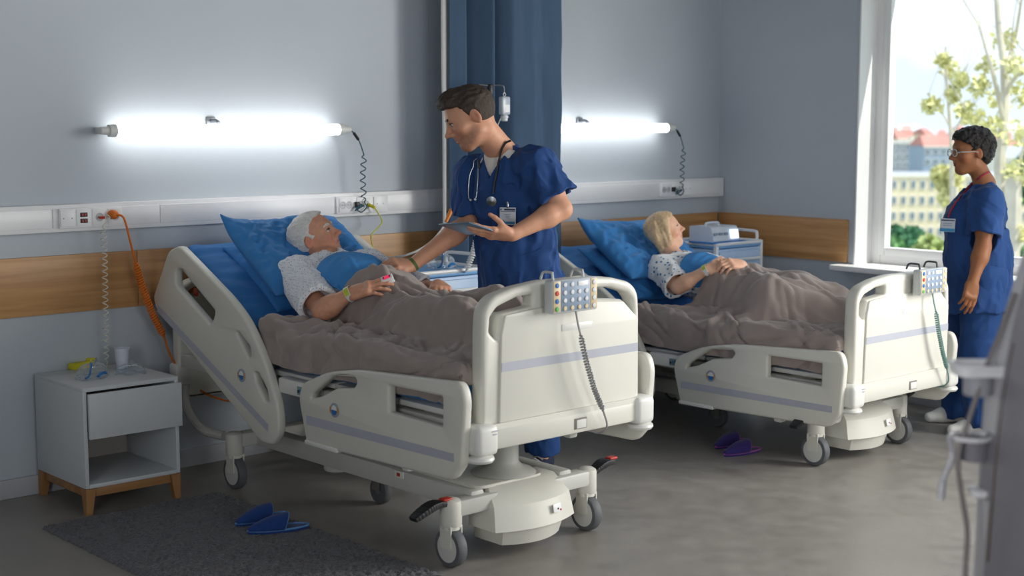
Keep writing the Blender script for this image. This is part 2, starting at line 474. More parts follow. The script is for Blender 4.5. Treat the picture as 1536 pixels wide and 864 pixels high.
# floor: grey speckled vinyl
m, nt, b, ln = mat_nodes('grey_vinyl_floor')
tc = nt.nodes.new('ShaderNodeTexCoord'); n1 = nt.nodes.new('ShaderNodeTexNoise'); n2 = nt.nodes.new('ShaderNodeTexNoise'); n3 = nt.nodes.new('ShaderNodeTexNoise')
for n_, s_, d_ in ((n1, 1.1, 4), (n2, 9, 6), (n3, 240, 2)):
    n_.inputs['Scale'].default_value = s_; n_.inputs['Detail'].default_value = d_; ln(tc.outputs['Object'], n_.inputs['Vector'])
a1 = nt.nodes.new('ShaderNodeMath'); a1.operation = 'ADD'; a2 = nt.nodes.new('ShaderNodeMath'); a2.operation = 'ADD'
ln(n1.outputs['Fac'], a1.inputs[0]); ln(n2.outputs['Fac'], a1.inputs[1]); ln(a1.outputs[0], a2.inputs[0]); ln(n3.outputs['Fac'], a2.inputs[1])
cr = nt.nodes.new('ShaderNodeValToRGB'); cr.color_ramp.elements[0].position = 0.40; cr.color_ramp.elements[1].position = 0.62
cr.color_ramp.elements[0].color = S(128, 124, 118); cr.color_ramp.elements[1].color = S(152, 148, 142)
dv = nt.nodes.new('ShaderNodeMath'); dv.operation = 'DIVIDE'; dv.inputs[1].default_value = 3.0
ln(a2.outputs[0], dv.inputs[0]); ln(dv.outputs[0], cr.inputs[0]); ln(cr.outputs[0], b.inputs['Base Color'])
b.inputs['Roughness'].default_value = 0.36
rr = nt.nodes.new('ShaderNodeMapRange'); rr.inputs[1].default_value = 0.3; rr.inputs[2].default_value = 0.7; rr.inputs[3].default_value = 0.30; rr.inputs[4].default_value = 0.46
ln(n2.outputs['Fac'], rr.inputs[0]); ln(rr.outputs[0], b.inputs['Roughness'])
M_floor = m

def struct(name, mb, m, parent=None):
    o = mb.build(name, m, parent)
    if parent is None: o['kind'] = 'structure'
    return o
XL, YF = -2.0, -3.0
struct('floor', MB().box(((XL+WX)/2, (YF+WY)/2, -0.05), (WX-XL, WY-YF, 0.1)), M_floor)
struct('ceiling', MB().box(((XL+WX)/2, (YF+WY)/2, CEIL+0.05), (WX-XL, WY-YF, 0.1)), M_ceil)
wall_back = struct('wall_back', MB().box(((XL+WX)/2, WY+0.15, CEIL/2), (WX-XL+0.6, 0.3, CEIL)), M_wall)
M_far = mat('slate_wall_paint', S(128, 134, 141), 0.6, noise=0.015, nscale=3)
struct('wall_left', MB().box((XL-0.15, (YF+WY)/2, CEIL/2), (0.3, WY-YF, CEIL)), M_far)
struct('wall_front', MB().box(((XL+WX)/2, YF-0.15, CEIL/2), (WX-XL+0.6, 0.3, CEIL)), M_far)
# right wall with three window openings
WIN = [(3.25, 5.165), (0.80, 2.70), (-1.70, 0.20)]
WZ0, WZ1, WT = 0.815, 2.72, 0.27
mb = MB(); xc = WX+WT/2
mb.box((xc, (YF+WY)/2, WZ0/2), (WT, WY-YF, WZ0)); mb.box((xc, (YF+WY)/2, (WZ1+CEIL)/2), (WT, WY-YF, CEIL-WZ1))
edges = [YF] + [v for w in sorted(WIN) for v in w] + [WY]
for a, c in zip(edges[0::2], edges[1::2]): mb.box((xc, (a+c)/2, (WZ0+WZ1)/2), (WT, c-a, WZ1-WZ0))
wall_right = struct('wall_right', mb, M_wall)
M_glass, nt, b, ln = mat_nodes('window_glass')
nt.nodes.remove(b); tr = nt.nodes.new('ShaderNodeBsdfTransparent'); gl = nt.nodes.new('ShaderNodeBsdfGlossy'); gl.inputs['Roughness'].default_value = 0.02
lwt = nt.nodes.new('ShaderNodeLayerWeight'); pw = nt.nodes.new('ShaderNodeMath'); pw.operation = 'POWER'; pw.inputs[1].default_value = 5.0; fr = nt.nodes.new('ShaderNodeMath'); fr.operation = 'MULTIPLY_ADD'; fr.inputs[1].default_value = 0.35; fr.inputs[2].default_value = 0.02; ln(lwt.outputs['Facing'], pw.inputs[0]); ln(pw.outputs[0], fr.inputs[0]); mxs = nt.nodes.new('ShaderNodeMixShader')
tr.inputs[0].default_value = (0.97, 0.985, 0.98, 1)
ln(fr.outputs[0], mxs.inputs[0]); ln(tr.outputs[0], mxs.inputs[1]); ln(gl.outputs[0], mxs.inputs[2]); ln(mxs.outputs[0], nt.nodes['Material Output'].inputs[0])
M_jamb = mat('white_window_paint', S(240, 240, 240), 0.4, noise=0.005)
for i, (y0, y1) in enumerate(WIN):
    root = empty('window_%d' % (i+1), (WX+0.2, (y0+y1)/2, WZ0)); root['kind'] = 'structure'; ox = root.location
    def loc(mb): 
        for v in mb.bm.verts: v.co -= ox
        return mb
    fx = WX+0.205; fw = 0.075
    jamb = MB()     # white lining of the opening
    for yy, s in ((y0, 1), (y1, -1)): jamb.box((WX+0.085, yy+s*0.006, (WZ0+WZ1)/2), (0.19, 0.012, WZ1-WZ0), 0.002)
    jamb.box((WX+0.085, (y0+y1)/2, WZ1-0.006), (0.19, y1-y0, 0.012), 0.002)
    loc(jamb).build('reveal_lining', M_jamb, root)
    f = MB()
    for yy, s in ((y0, 1), (y1, -1)): f.box((fx, yy+s*fw/2, (WZ0+WZ1)/2), (0.07, fw, WZ1-WZ0), 0.006)
    for zz, s in ((WZ0, 1), (WZ1, -1)): f.box((fx, (y0+y1)/2, zz+s*fw/2), (0.07, y1-y0-2*fw, fw), 0.006)
    loc(f).build('window_frame', M_jamb, root)
    f = MB(); iy0, iy1, iz0, iz1 = y0+fw-0.012, y1-fw+0.012, WZ0+fw-0.012, WZ1-fw+0.012; sw = 0.05
    for yy, s in ((iy0, 1), (iy1, -1)): f.box((fx-0.012, yy+s*sw/2, (iz0+iz1)/2), (0.07, sw, iz1-iz0), 0.008)
    for zz, s in ((iz0, 1), (iz1, -1)): f.box((fx-0.012, (y0+y1)/2, zz+s*sw/2), (0.066, iy1-iy0-2*sw+0.004, sw), 0.008)
    loc(f).build('sash', M_jamb, root)
    loc(MB().box((fx, (y0+y1)/2, (iz0+iz1)/2), (0.006, iy1-iy0-0.06, iz1-iz0-0.06))).build('pane', M_glass, root)
    loc(MB().box((WX+0.02, (y0+y1)/2+0.03, WZ0-0.010), (0.29, y1-y0+0.14, 0.036), 0.008)).build('window_sill', M_jamb, root)
# made-up window behind the viewer, added to go with the fill light
w4 = empty('window_4', (2.4, YF, 1.7)); w4['kind'] = 'structure'
for sx, sz, wx, wz in ((-1.3, 0, 0.08, 1.8), (1.3, 0, 0.08, 1.8), (0, 0.86, 2.68, 0.08), (0, -0.86, 2.68, 0.08), (0, 0, 0.06, 1.7)): MB().box((sx, 0.02, sz), (wx, 0.06, wz), 0.006).build('window_frame', M_jamb, w4)
MB().box((0, 0.008, 0), (2.6, 0.006, 1.7)).build('pane', mat('night_glass', S(120, 130, 140), 0.1, noise=0.02), w4)
w5 = empty('window_5', (XL, 0.6, 1.75)); w5['kind'] = 'structure'  # made-up left-wall window, added to go with the rail fill
for sy, sz, wy_, wz in ((-0.9, 0, 0.08, 1.7), (0.9, 0, 0.08, 1.7), (0, 0.81, 1.72, 0.08), (0, -0.81, 1.72, 0.08)): MB().box((0.02, sy, sz), (0.06, wy_, wz), 0.006).build('window_frame', M_jamb, w5)
MB().box((0.008, 0, 0), (0.006, 1.72, 1.54)).build('pane', MATS['night_glass'], w5)
# skirting
M_skirt = mat('skirting', S(172, 174, 178), 0.5, noise=0.02)
struct('baseboard_back', MB().box(((XL+WX)/2, WY-0.008, 0.045), (WX-XL, 0.016, 0.09), 0.004), M_skirt)
struct('baseboard_right', MB().box((WX-0.008, (YF+WY)/2, 0.045), (0.016, WY-YF-0.04, 0.09), 0.004), M_skirt)
# oak protection boards on the walls, in lengths
WB0, WB1 = 0.832, 1.102
t2 = empty('trim_2', (0, WY, WB0)); t2['kind'] = 'structure'
xs = [-1.9, 0.75, 3.215, 5.68, WX-0.022]
for a, c in zip(xs, xs[1:]):
    MB().box(((a+c)/2, -0.009, (WB1-WB0)/2), (c-a-0.003, 0.018, WB1-WB0), 0.002).build('wood_panel', M_woodpanel, t2)
t3 = empty('trim_3', (WX, 0, WB0)); t3['kind'] = 'structure'
MB().box((-0.009, (5.21+WY)/2-0.01, (WB1-WB0)/2), (0.018, WY-5.21-0.02, WB1-WB0), 0.002).build('wood_panel', M_woodpanel_y, t3)
# service trunking with lids
TZ0, TZ1 = 1.212, 1.338
t1 = empty('trim_1', (0, WY, TZ0)); t1['kind'] = 'structure'
TD = 0.055
MB().box(((XL+WX)/2, -TD/2, (TZ1-TZ0)/2), (WX-XL-0.02, TD, TZ1-TZ0), 0.004).build('duct', M_trunk, t1)
xs = [-1.9, 0.4, 2.78, 3.32, 4.40, 5.6, 6.9, WX-0.03]
for a, c in zip(xs, xs[1:]):
    MB().box(((a+c)/2, -TD-0.002, (TZ1-TZ0)/2), (c-a-0.004, 0.006, 0.088), 0.002).build('duct_lid', M_trunk, t1)

M_skirt_dark = mat('screw_grey', S(130, 132, 136), 0.5, noise=0.03)
# socket plates (things screwed on the trunking)
def socket(name, x0, x1, label, mods):
    y = WY-TD-0.005; w = x1-x0
    r = empty(name, ((x0+x1)/2, y, (TZ0+TZ1)/2), label=label, cat='socket')
    MB().box((0, -0.006, 0), (w, 0.012, 0.092), 0.003).build('plate', M_white, r)
    n = len(mods)
    for i, kd in enumerate(mods):
        cx = -w/2+w*(i+0.5)/n; mw = min(w/n-0.008, 0.085)
        md = MB().box((cx, -0.0135, 0), (mw, 0.006, 0.076), 0.002).build('socket_module', M_white, r)
        if kd == 'blank':
            for dx in (-0.02, 0.02): MB().cyl((cx+dx, -0.0165, 0), (cx+dx, -0.0175, 0), 0.003, n=10).build('screw', M_skirt_dark, md)
        elif kd == 'outlets':
            for dz in (-0.014, 0.014):
                MB().box((cx, -0.0175, dz), (0.036, 0.004, 0.02), 0.002).build('outlet', M_dark, md)
                for dx in (-0.007, 0.007): MB().box((cx+dx, -0.0198, dz), (0.007, 0.0015, 0.01)).build('indicator', mat('red_lens', S(190, 50, 45), 0.3, noise=0.02), md)
        elif kd == 'round':
            for dx in ((-0.02, 0.02) if mw > 0.07 else (0,)):
                MB().lathe((cx+dx, -0.0165, 0), [(0.02, 0), (0.02, 0.002), (0.016, 0.002), (0.014, 0.0005)], 20, (0, -1, 0)).build('outlet_well', mat('socket_grey', S(190, 192, 195), 0.4, noise=0.01), md)
                for q in (-0.007, 0.007): MB().cyl((cx+dx+q, -0.0175, 0), (cx+dx+q, -0.0182, 0), 0.0025, n=8).build('pin_hole', M_dark, md)
    return r
socket('wall_socket', 2.807, 3.118, 'long white wall socket plate above the nightstand with orange plug', ['blank', 'outlets', 'round', 'round'])
socket('wall_socket', 4.343, 4.680, 'white wall socket plate behind the old patient with teal lamp lead', ['round', 'round', 'blank'])
socket('wall_socket', 6.88, 7.20, 'white wall socket plate below the lamp over the blonde patient', ['round', 'round', 'blank'])

# wall lamps
M_tube = mat('lit_tube', S(255, 255, 255), 0.4, emit=(1.0, 0.985, 0.955, 1), estr=5.8)
M_cap = mat('lamp_cap', S(214, 216, 212), 0.4, noise=0.02)
M_teal = mat('teal_cable', S(38, 78, 92), 0.45, noise=0.05)
def wall_lamp(x0, x1, z, label, cord_to):
    y = WY-0.085
    r = empty('wall_lamp', ((x0+x1)/2, y, z), label=label, cat='lamp', group='tube lamps on the back wall')
    h = (x1-x0)/2; R = 0.0285
    MB().cyl((-h, 0, 0), (h, 0, 0), R, n=24).build('light_tube', M_tube, r)
    for s in (-1, 1):
        c = MB().lathe((s*h, 0, 0), [(R*1.04, -0.004), (R*1.06, 0.0), (R*1.0, 0.03), (R*0.7, 0.034), (R*0.62, 0.07), (R*0.5, 0.074)], 20, (s, 0, 0)).build('end_cap', M_cap, r)
    for q in (-0.08, ):
        MB().tube([(q, 0.085, 0.045), (q, 0.03, 0.047), (q, 0.0, 0.036)], 0.009, 8).box((q, 0.08, 0.045), (0.05, 0.012, 0.04), 0.004).build('bracket', mat('bracket_grey', S(120, 124, 130), 0.4, metal=0.6, noise=0.02), r)
    for s in (-1, 1):
        MB().box((s*(h+0.045), 0.05, 0), (0.03, 0.07, 0.03), 0.005).build('bracket', M_cap, r)
    # lead: straight top, coiled middle, small loop at the socket
    ex = h+0.072; p0 = np.array((ex, -0.005, -0.004)); p1 = np.array(cord_to)-np.array(r.location)
    a = p0+np.array((0.05, -0.01, -0.06)); q = p0+np.array((0.075, -0.015, -0.13))
    e_ = np.array((q[0]+0.012, 0.0, p1[2]+0.015))
    pts = bez([p0, p0+np.array((0.025, -0.006, -0.02)), a, q], 6)
    pts += [tuple(v) for v in coil([q, (q[0]-0.004, -0.01, (q[2]+e_[2])/2), e_], 0.014, 0.042, 10)]
    pts += bez([e_, e_+np.array((0.012, -0.004, -0.03)), e_+np.array((-0.03, -0.012, -0.055)), e_+np.array((-0.06, -0.012, -0.03)), e_+np.array((-0.01, -0.01, -0.02)), e_+np.array((-0.07, -0.012, -0.045)), p1+np.array((0.02, -0.01, 0)), p1], 8)
    cd = MB().tube(pts, 0.0032, 6).build('coiled_lead', M_teal, r)
    MB().cyl(p0+np.array((0.018, -0.005, -0.014)), p0+np.array((0.045, -0.009, -0.05)), 0.008, n=10).build('inline_switch', M_dark, cd)
    MB().box(p1+np.array((0, 0.004, 0)), (0.024, 0.02, 0.03), 0.004).build('plug', M_dark, cd)
    return r
pa, pb = ony(172, 196, WY-0.085), ony(508, 194.5, WY-0.085)
ZL = 0.5*(pa[2]+pb[2])
wall_lamp(pa[0], pb[0], ZL, 'lit white tube lamp on the wall above the old patient and nightstand', (4.47, WY-TD-0.03, 1.275))
pc = ony(1000, 192, WY-0.085)
wall_lamp(pc[0]-(pb[0]-pa[0]), pc[0], ZL, 'lit white tube lamp right of the blue curtain above the blonde patient', (7.0, WY-TD-0.03, 1.275))
# ================================================================== hospital beds
M_bed = mat('bed_plastic', S(214, 213, 203), 0.38, noise=0.012, nscale=6)
M_bed2 = mat('bed_plastic_light', S(222, 222, 217), 0.35, noise=0.01)
M_frame = mat('bed_powder_coat', S(196, 196, 190), 0.45, noise=0.02)
M_stripe = mat('rail_stripe', S(176, 179, 190), 0.45, noise=0.02)
M_tyre = mat('grey_tyre', S(92, 94, 98), 0.6, noise=0.05)
M_disc = mat('wheel_disc', S(205, 205, 200), 0.4, noise=0.02)
M_red = mat('red_plastic', S(190, 52, 38), 0.4, noise=0.03)
M_mech = mat('mechanism_metal', S(120, 118, 112), 0.5, metal=0.3, noise=0.1)
M_sheet = mat('blue_sheet', S(50, 116, 180), 0.72, noise=0.05, nscale=5, bump=0.12, bscale=420, sheen=0.08, spec=0.25)
M_blue = mat('emblem_blue', S(30, 110, 180), 0.35, noise=0.02)
M_amber = mat('emblem_amber', S(196, 140, 70), 0.4, noise=0.02)
M_ring = mat('emblem_ring', S(150, 158, 170), 0.35, noise=0.02)
RX = 3.27   # outer face of the near side rails when measuring the photograph (bed centre 3.785)
BCX, BFY = 3.785, 3.89
def yz(px, py, x=RX): q = onx(px, py, x); return (q[1]-BFY, q[2])
def xz(px, py, y=BFY): q = ony(px, py, y); return (q[0]-BCX, q[2])

def caster(root, x, y, pedal=0):
    c = empty('caster', (x, y, 0)); c.parent = root
    R = 0.077
    MB().lathe((-0.022, 0, R), [(R*0.86, 0), (R*0.95, 0.001), (R, 0.008), (R, 0.036), (R*0.95, 0.043), (R*0.86, 0.044)], 32, (1, 0, 0)).build('tyre', M_tyre, c)
    MB().lathe((-0.024, 0, R), [(0.0, 0.0), (R*0.5, 0.0), (R*0.87, 0.003), (R*0.87, 0.045), (R*0.5, 0.048), (0, 0.048)], 32, (1, 0, 0)).build('wheel_disc', M_disc, c)
    f = MB()
    f.cyl((0, 0.0, 0.15), (0, 0.0, 0.19), 0.036)
    for s in (-1, 1):
        f.prism(round_poly([(-0.034, 0.165), (0.034, 0.165), (0.030, 0.075), (-0.030, 0.075)], 0.012), 'yz', s*0.027-0.0025, s*0.027+0.0025)
    f.box((0, 0, 0.163), (0.062, 0.068, 0.012), 0.004)
    f.build('fork', M_bed, c)
    MB().lathe((0, 0, 0.165), [(0.040, 0), (0.043, 0.006), (0.043, 0.085), (0.040, 0.098), (0.028, 0.106), (0.0, 0.108)], 28).build('caster_housing', M_bed, c)
    if pedal:
        s = pedal
        pts = bez([(s*0.02, 0, 0.252), (s*0.07, 0, 0.262), (s*0.12, 0, 0.250), (s*0.185, 0, 0.222)] if s < 0 else [(s*0.02, 0, 0.235), (s*0.07, 0, 0.262), (s*0.11, 0, 0.275), (s*0.15, 0, 0.272)], 5)
        mb = MB()
        prof = [0.014, 0.016, 0.02, 0.022, 0.024]
        n = len(pts)
        for i in range(n-1):
            a, b2 = Vector(pts[i]), Vector(pts[i+1]); w = 0.024 + 0.014*math.sin(math.pi*i/n); mid = (a+b2)/2
            d = (b2-a); ang = math.atan2(d.z, d.x)
            mb.box(mid, (d.length+0.006, w*1.6, 0.016+0.01*math.sin(math.pi*i/n)), 0.005, Matrix.Rotation(-ang, 3, 'Y'))
        p = mb.build('brake_pedal', M_dark, c)
        rp = pts[2] if s < 0 else pts[-1]
        MB().box((rp[0]*(0.7 if s < 0 else 1.0), 0, rp[2]+0.016), (0.045, 0.036, 0.010), 0.004).build('pedal_tip', M_red, c)
    return c

def emblem(parent, x, y, z, s):
    """round tilt gauge on a rail, facing -x (s=-1) or +x"""
    ax = (s, 0, 0)
    MB().lathe((x, y, z), [(0.030, 0), (0.030, 0.003), (0.027, 0.005), (0.021, 0.005), (0.021, 0.002)], 28, ax, cap=False).build('gauge_ring', M_ring, parent)
    for nm, m_, a0, a1 in (('gauge_water', M_blue, math.pi, 2*math.pi), ('gauge_white', M_white, 0, math.pi)):
        poly = [(y+0.021*math.cos(a0+(a1-a0)*k/14), z+0.021*math.sin(a0+(a1-a0)*k/14)) for k in range(15)]
        MB().prism(poly, 'yz', x, x+s*0.003).build(nm, m_, parent)
    for k in (0, math.pi):
        poly = [(y+rr*math.cos(k+a), z+rr*math.sin(k+a)) for rr, aa in ((0.0295, (-0.5, -0.25, 0, 0.25, 0.5)), (0.022, (0.5, 0.25, 0, -0.25, -0.5))) for a in aa]
        MB().prism(poly, 'yz', x+s*0.004, x+s*0.0062).build('gauge_mark', M_amber, parent)

def head_rail(root, s, dz, cap):
    out = [yz(252, 376)+(0.03,), yz(229, 446)+(0.03,), yz(233, 462)+(0.02,), yz(391, 664)+(0.03,), yz(408, 668)+(0.02,), yz(418, 650)+(0.04,), yz(417, 612)+(0.08,), yz(398, 545)+(0.1,), yz(370, 482)+(0.08,), yz(345, 448)+(0.06,), yz(268, 368)+(0.03,)]
    holes = [round_poly([yz(263, 404), yz(263, 428), yz(316, 489), yz(323, 466), yz(273, 403)], 0.025),
             round_poly([yz(354, 499), yz(372, 537), yz(376, 534), yz(374, 520), yz(358, 498)], 0.008),
             round_poly([yz(381, 559), yz(384, 575), yz(397, 602), yz(403, 603), yz(400, 585), yz(387, 559)], 0.012)]
    T = 0.042
    M = frame((s*(BCX-RX-T/2), 0, dz), (0, 1, 0), (0, 0, 1), (1, 0, 0))
    me = plate_mesh('side_rail', round_poly(out), holes, T, 0.012, M)
    r = link('side_rail', me, M_bed, root)
    xo = s*(BCX-RX); e = s*0.0012
    st = [yz(231, 462), yz(233, 452), yz(403, 637), yz(402, 648)]
    def ln_(a, b, t): return (a[0]+(b[0]-a[0])*t, a[1]+(b[1]-a[1])*t)
    st = [ln_(st[0], st[3], 0.03), ln_(st[1], st[2], 0.03), st[2], st[3]]
    MB().prism(st, 'yz', xo-e*0.5, xo+e).build('rail_stripe', M_stripe, r)
    c = yz(363, 563); emblem(r, xo, c[0], c[1], s)
    for o in r.children:
        o.location.z = dz
    return r

def foot_rail(root, s, dz):
    out = [yz(447, 596)+(0.04,), yz(452, 575)+(0.05,), yz(490, 558)+(0.06,), yz(535, 555)+(0.05,), yz(690, 574)+(0.035,), yz(697, 600)+(0.04,), yz(692, 700)+(0.02,), yz(676, 722)+(0.03,), yz(459, 666)+(0.02,), yz(452, 625)+(0.05,)]
    g = lambda x, y: yz(400+x/2.541, 520+y/2.541)
    holes = [round_poly([g(166, 200), g(172, 180), g(250, 112), g(335, 118), g(343, 135), g(330, 158), g(265, 158), g(205, 190)], 0.012),
             round_poly([g(464, 148), g(668, 192), g(668, 306), g(464, 250)], 0.008)]
    T = 0.042
    M = frame((s*(BCX-RX-T/2), 0, dz), (0, 1, 0), (0, 0, 1), (1, 0, 0))
    r = link('side_rail', plate_mesh('side_rail', round_poly(out), holes, T, 0.012, M), M_bed, root)
    xo = s*(BCX-RX); e = s*0.0012
    MB().prism([g(152, 262), g(152, 296), g(714, 440), g(714, 408)], 'yz', xo-e*0.5, xo+e).build('rail_stripe', M_stripe, r)
    c = g(260, 242); emblem(r, xo, c[0], c[1], s)
    a, b2 = g(146, 350), g(270, 400)
    MB().box((s*(BCX-RX-0.02), (a[0]+b2[0])/2, (a[1]+b2[1])/2-0.006), (0.05, abs(a[0]-b2[0]), 0.02), 0.006).build('release_handle', M_bed2, r)
    for o in r.children: o.location.z = dz
    return r

def end_board(root, name, dz, foot=True):
    zt = 1.115; w = 0.42
    half = [(0, zt), (0.12, zt+0.002), (0.26, zt-0.012), (0.37, zt-0.038, 0.05), (0.415, zt-0.085, 0.03), (w, 0.95, 0.02), (w+0.005, 0.50, 0.01)]
    out = [(-p[0],)+tuple(p[1:]) for p in half[::-1]]+half[1:]
    hole = [(0.170, zt-0.090), (0.170, zt-0.045), (0.25, zt-0.050), (0.345, zt-0.078), (0.378, zt-0.11), (0.385, 0.945), (0.350, 0.915), (0.338, 0.98), (0.325, zt-0.105)]
    holes = [round_poly(hole, 0.012), round_poly([(-a, b) for a, b in hole], 0.012)]
    y = 0.036 if foot else 2.285
    M = frame((0, y, dz), (1, 0, 0), (0, 0, 1), (0, -1, 0))
    if not foot:
        out = [(p[0], p[1]-0.13) + tuple(p[2:]) for p in out]; holes = [[(a, b-0.13) for a, b in h] for h in holes]
    r = link(name, plate_mesh(name, round_poly(out, 0.02), holes, 0.068, 0.016, M), M_bed, root)
    if foot:
        # raised front panel, stripe, grip recess, lower bar with label recess
        pan = [(-0.325, 0.60), (-0.325, 0.93, 0.01), (-0.315, zt-0.110, 0.01), (-0.16, zt-0.098), (0.16, zt-0.098), (0.315, zt-0.110, 0.01), (0.40, 0.93, 0.01), (0.402, 0.60)]
        pan[0] = (-0.345, 0.60); pan[1] = (-0.335, 0.93, 0.01)
        link('front_panel', plate_mesh('front_panel', round_poly(pan, 0.004), [], 0.014, 0.004, frame((0, 0.0, dz), (1, 0, 0), (0, 0, 1), (0, -1, 0))), M_bed, r)
        MB().box((0.032, -0.0075, 0.812+dz), (0.735, 0.0015, 0.034)).build('rail_stripe', M_stripe, r)
        MB().box((0.055, -0.0075, 0.930+dz), (0.165, 0.003, 0.026), 0.002).build('name_slot', M_bed2, r)
        MB().box((0.01, 0.02, 0.552+dz), (0.85, 0.085, 0.088), 0.012).build('lower_bar', M_bed, r)
        MB().prism([(-0.02, 0.606+dz), (-0.006, 0.606+dz), (0.03, 0.585+dz), (-0.022, 0.585+dz)], 'yz', -0.40, 0.42).build('ledge', M_bed, r)
        MB().box((0.062, -0.0235, 0.548+dz), (0.066, 0.004, 0.044), 0.003).build('label_recess', mat('recess_shadow', S(120, 118, 112), 0.5, noise=0.03), r)  # dark plate: the shade of the recess is put into its colour
        MB().box((0.065, -0.0255, 0.546+dz), (0.052, 0.003, 0.034), 0.002).build('label_plate', M_bed2, r)
        for s in (-1, 1):
            MB().box((s*0.425, 0.012, 0.552+dz), (0.105, 0.105, 0.115), 0.022, seg=3).build('corner_bumper', M_bed2, r)
            MB().lathe((s*0.432, 0.005, 0.468+dz), [(0.0, 0), (0.048, 0.002), (0.055, 0.012), (0.052, 0.022), (0.03, 0.028), (0.02, 0.04)], 24).build('bumper_roller', M_bed2, r)
        for dz_, w_ in ((0.012, 0.028), (0.0, 0.018)):
            MB().box((-0.398, -0.0425, 0.575+dz_+dz), (w_, 0.0015, 0.004)).build('moulded_mark', M_stripe, r)
    else:
        for s in (-1, 1): MB().box((s*0.40, 2.285, 0.50+dz), (0.09, 0.075, 0.10), 0.018).build('corner_bumper', M_bed2, r)
    return r

def hospital_bed(cx, fy, dz, label):
    root = empty('hospital_bed', (cx, fy, 0), label=label, cat='bed', group='hospital beds')
    # chassis
    caster(root, -0.37, 0.25, -1); caster(root, 0.37, 0.25, 1); caster(root, -0.37, 1.84); caster(root, 0.37, 1.84)
    c5 = empty('caster', (-0.02, 1.17, 0)); c5.parent = root
    MB().lathe((-0.02, 0, 0.062), [(0.05, 0), (0.058, 0.001), (0.062, 0.007), (0.062, 0.033), (0.058, 0.039), (0.05, 0.04)], 28, (1, 0, 0)).build('tyre', M_tyre, c5)
    MB().lathe((-0.021, 0, 0.062), [(0, 0), (0.05, 0.003), (0.05, 0.039), (0, 0.042)], 28, (1, 0, 0)).build('wheel_disc', M_mech, c5)
    MB().box((-0.028, 0, 0.14), (0.012, 0.05, 0.15), 0.004).box((0.028, 0, 0.14), (0.012, 0.05, 0.15), 0.004).build('fork', M_mech, c5)
    mb = MB(); mb.box((0, 0.25, 0.232), (0.74, 0.075, 0.066), 0.012); mb.build('cross_arm', M_frame, root)
    mb = MB(); mb.box((0, 1.84, 0.232), (0.74, 0.075, 0.066), 0.012); mb.build('cross_arm', M_frame, root)
    for s in (-1, 1):
        MB().box((s*0.24, 1.05, 0.240), (0.07, 1.62, 0.085), 0.012).build('base_beam', M_frame, root)
    MB().prism(round_poly([(-0.24, 0.24), (0.12, 0.24), (0.12, 0.72), (0.06, 1.0), (-0.10, 1.0), (-0.24, 0.72)], 0.05), 'xy', 0.282, 0.294).build('base_plate', M_bed, root)
    # cover at the foot: hood over a lower tray, bowed to the front
    def bow(z0, z1, w0, w1, y0, y1, b0, b1, back):
        V = []; Fc = []; n = 12
        for z, w, y, bw in ((z0, w0, y0, b0), (z1, w1, y1, b1)):
            for i in range(n+1):
                t = -1+2*i/n; V.append((t*w, y-bw*(1-t*t), z))
            V += [(w, back, z), (-w, back, z)]
        m_ = n+3
        for i in range(m_): Fc.append((i, (i+1) % m_, m_+(i+1) % m_, m_+i))
        Fc += [tuple(range(m_))[::-1], tuple(range(m_, 2*m_))]
        return V, Fc
    mb = MB(); mb.add(*bow(0.120, 0.215, 0.215, 0.205, 0.165, 0.185, 0.055, 0.05, 0.33)); mb.add(*bow(0.215, 0.285, 0.205, 0.18, 0.185, 0.25, 0.05, 0.03, 0.36))
    cov = mb.build('base_cover', M_bed, root, sm=50)
    MB().add(*bow(0.052, 0.125, 0.155, 0.165, 0.195, 0.175, 0.05, 0.055, 0.36)).build('cover_tray', M_bed, root)
    MB().box((0.075, 0.1195, 0.178), (0.05, 0.002, 0.034), 0.0005, Matrix.Rotation(math.radians(-11), 3, 'X') @ Matrix.Rotation(math.radians(9), 3, 'Z')).build('sticker', M_white, cov)
    for k, (dx, m_) in enumerate(((-0.012, M_dark), (0.004, M_dark), (0.02, M_red))):
        MB().box((0.075+dx, 0.1178+0.0006*k, 0.18-0.006*k), (0.009, 0.0016, 0.007), 0.0003, Matrix.Rotation(math.radians(-11), 3, 'X') @ Matrix.Rotation(math.radians(9), 3, 'Z')).build('sticker_print', m_, cov)
    # lifting columns
    for y in (0.36, 1.36):
        MB().lathe((0, y, 0.295), [(0.135, 0), (0.12, 0.012), (0.085, 0.022), (0.066, 0.04), (0.062, 0.05), (0.062, 0.42+dz*0.6 if False else 0.30+dz)], 32).build('lifting_column', M_frame, root)
    MB().box((0, 1.38, 0.40), (0.30, 0.22, 0.22+0.0), 0.03).build('column_shroud', M_frame, root)
    MB().lathe((-0.20, 1.25, 0.17), [(0, 0), (0.058, 0.002), (0.062, 0.01), (0.062, 0.06)], 24).build('column_foot', M_frame, root)
    # bent tube at the head
    for s in (-1, 1):
        MB().tube(bez([(s*0.39, 2.26, 0.44), (s*0.395, 2.24, 0.33), (s*0.39, 2.12, 0.245), (s*0.37, 1.93, 0.235)], 8), 0.022, 10).build('head_bumper_tube', M_frame, root)
    # upper frame
    z = 0.565+dz
    for s in (-1, 1): MB().box((s*0.405, 1.13, z), (0.045, 2.20, 0.06), 0.008).build('deck_rail', M_frame, root)
    for y in (0.12, 0.45, 0.85, 1.25, 1.6, 2.2): MB().box((0, y, z), (0.80, 0.05, 0.045), 0.006).build('cross_member', M_frame, root)
    for a, b2 in ((0.09, 0.50), (0.515, 0.92), (0.935, 1.40)):
        MB().box((0, (a+b2)/2, 0.622+dz), (0.86, b2-a, 0.025), 0.008).build('deck_panel', M_bed2, root)
    A = math.radians(29)
    L_ = 0.90; ctr = (0, 1.42+L_/2*math.cos(A), 0.618+dz+L_/2*math.sin(A)-0.02)
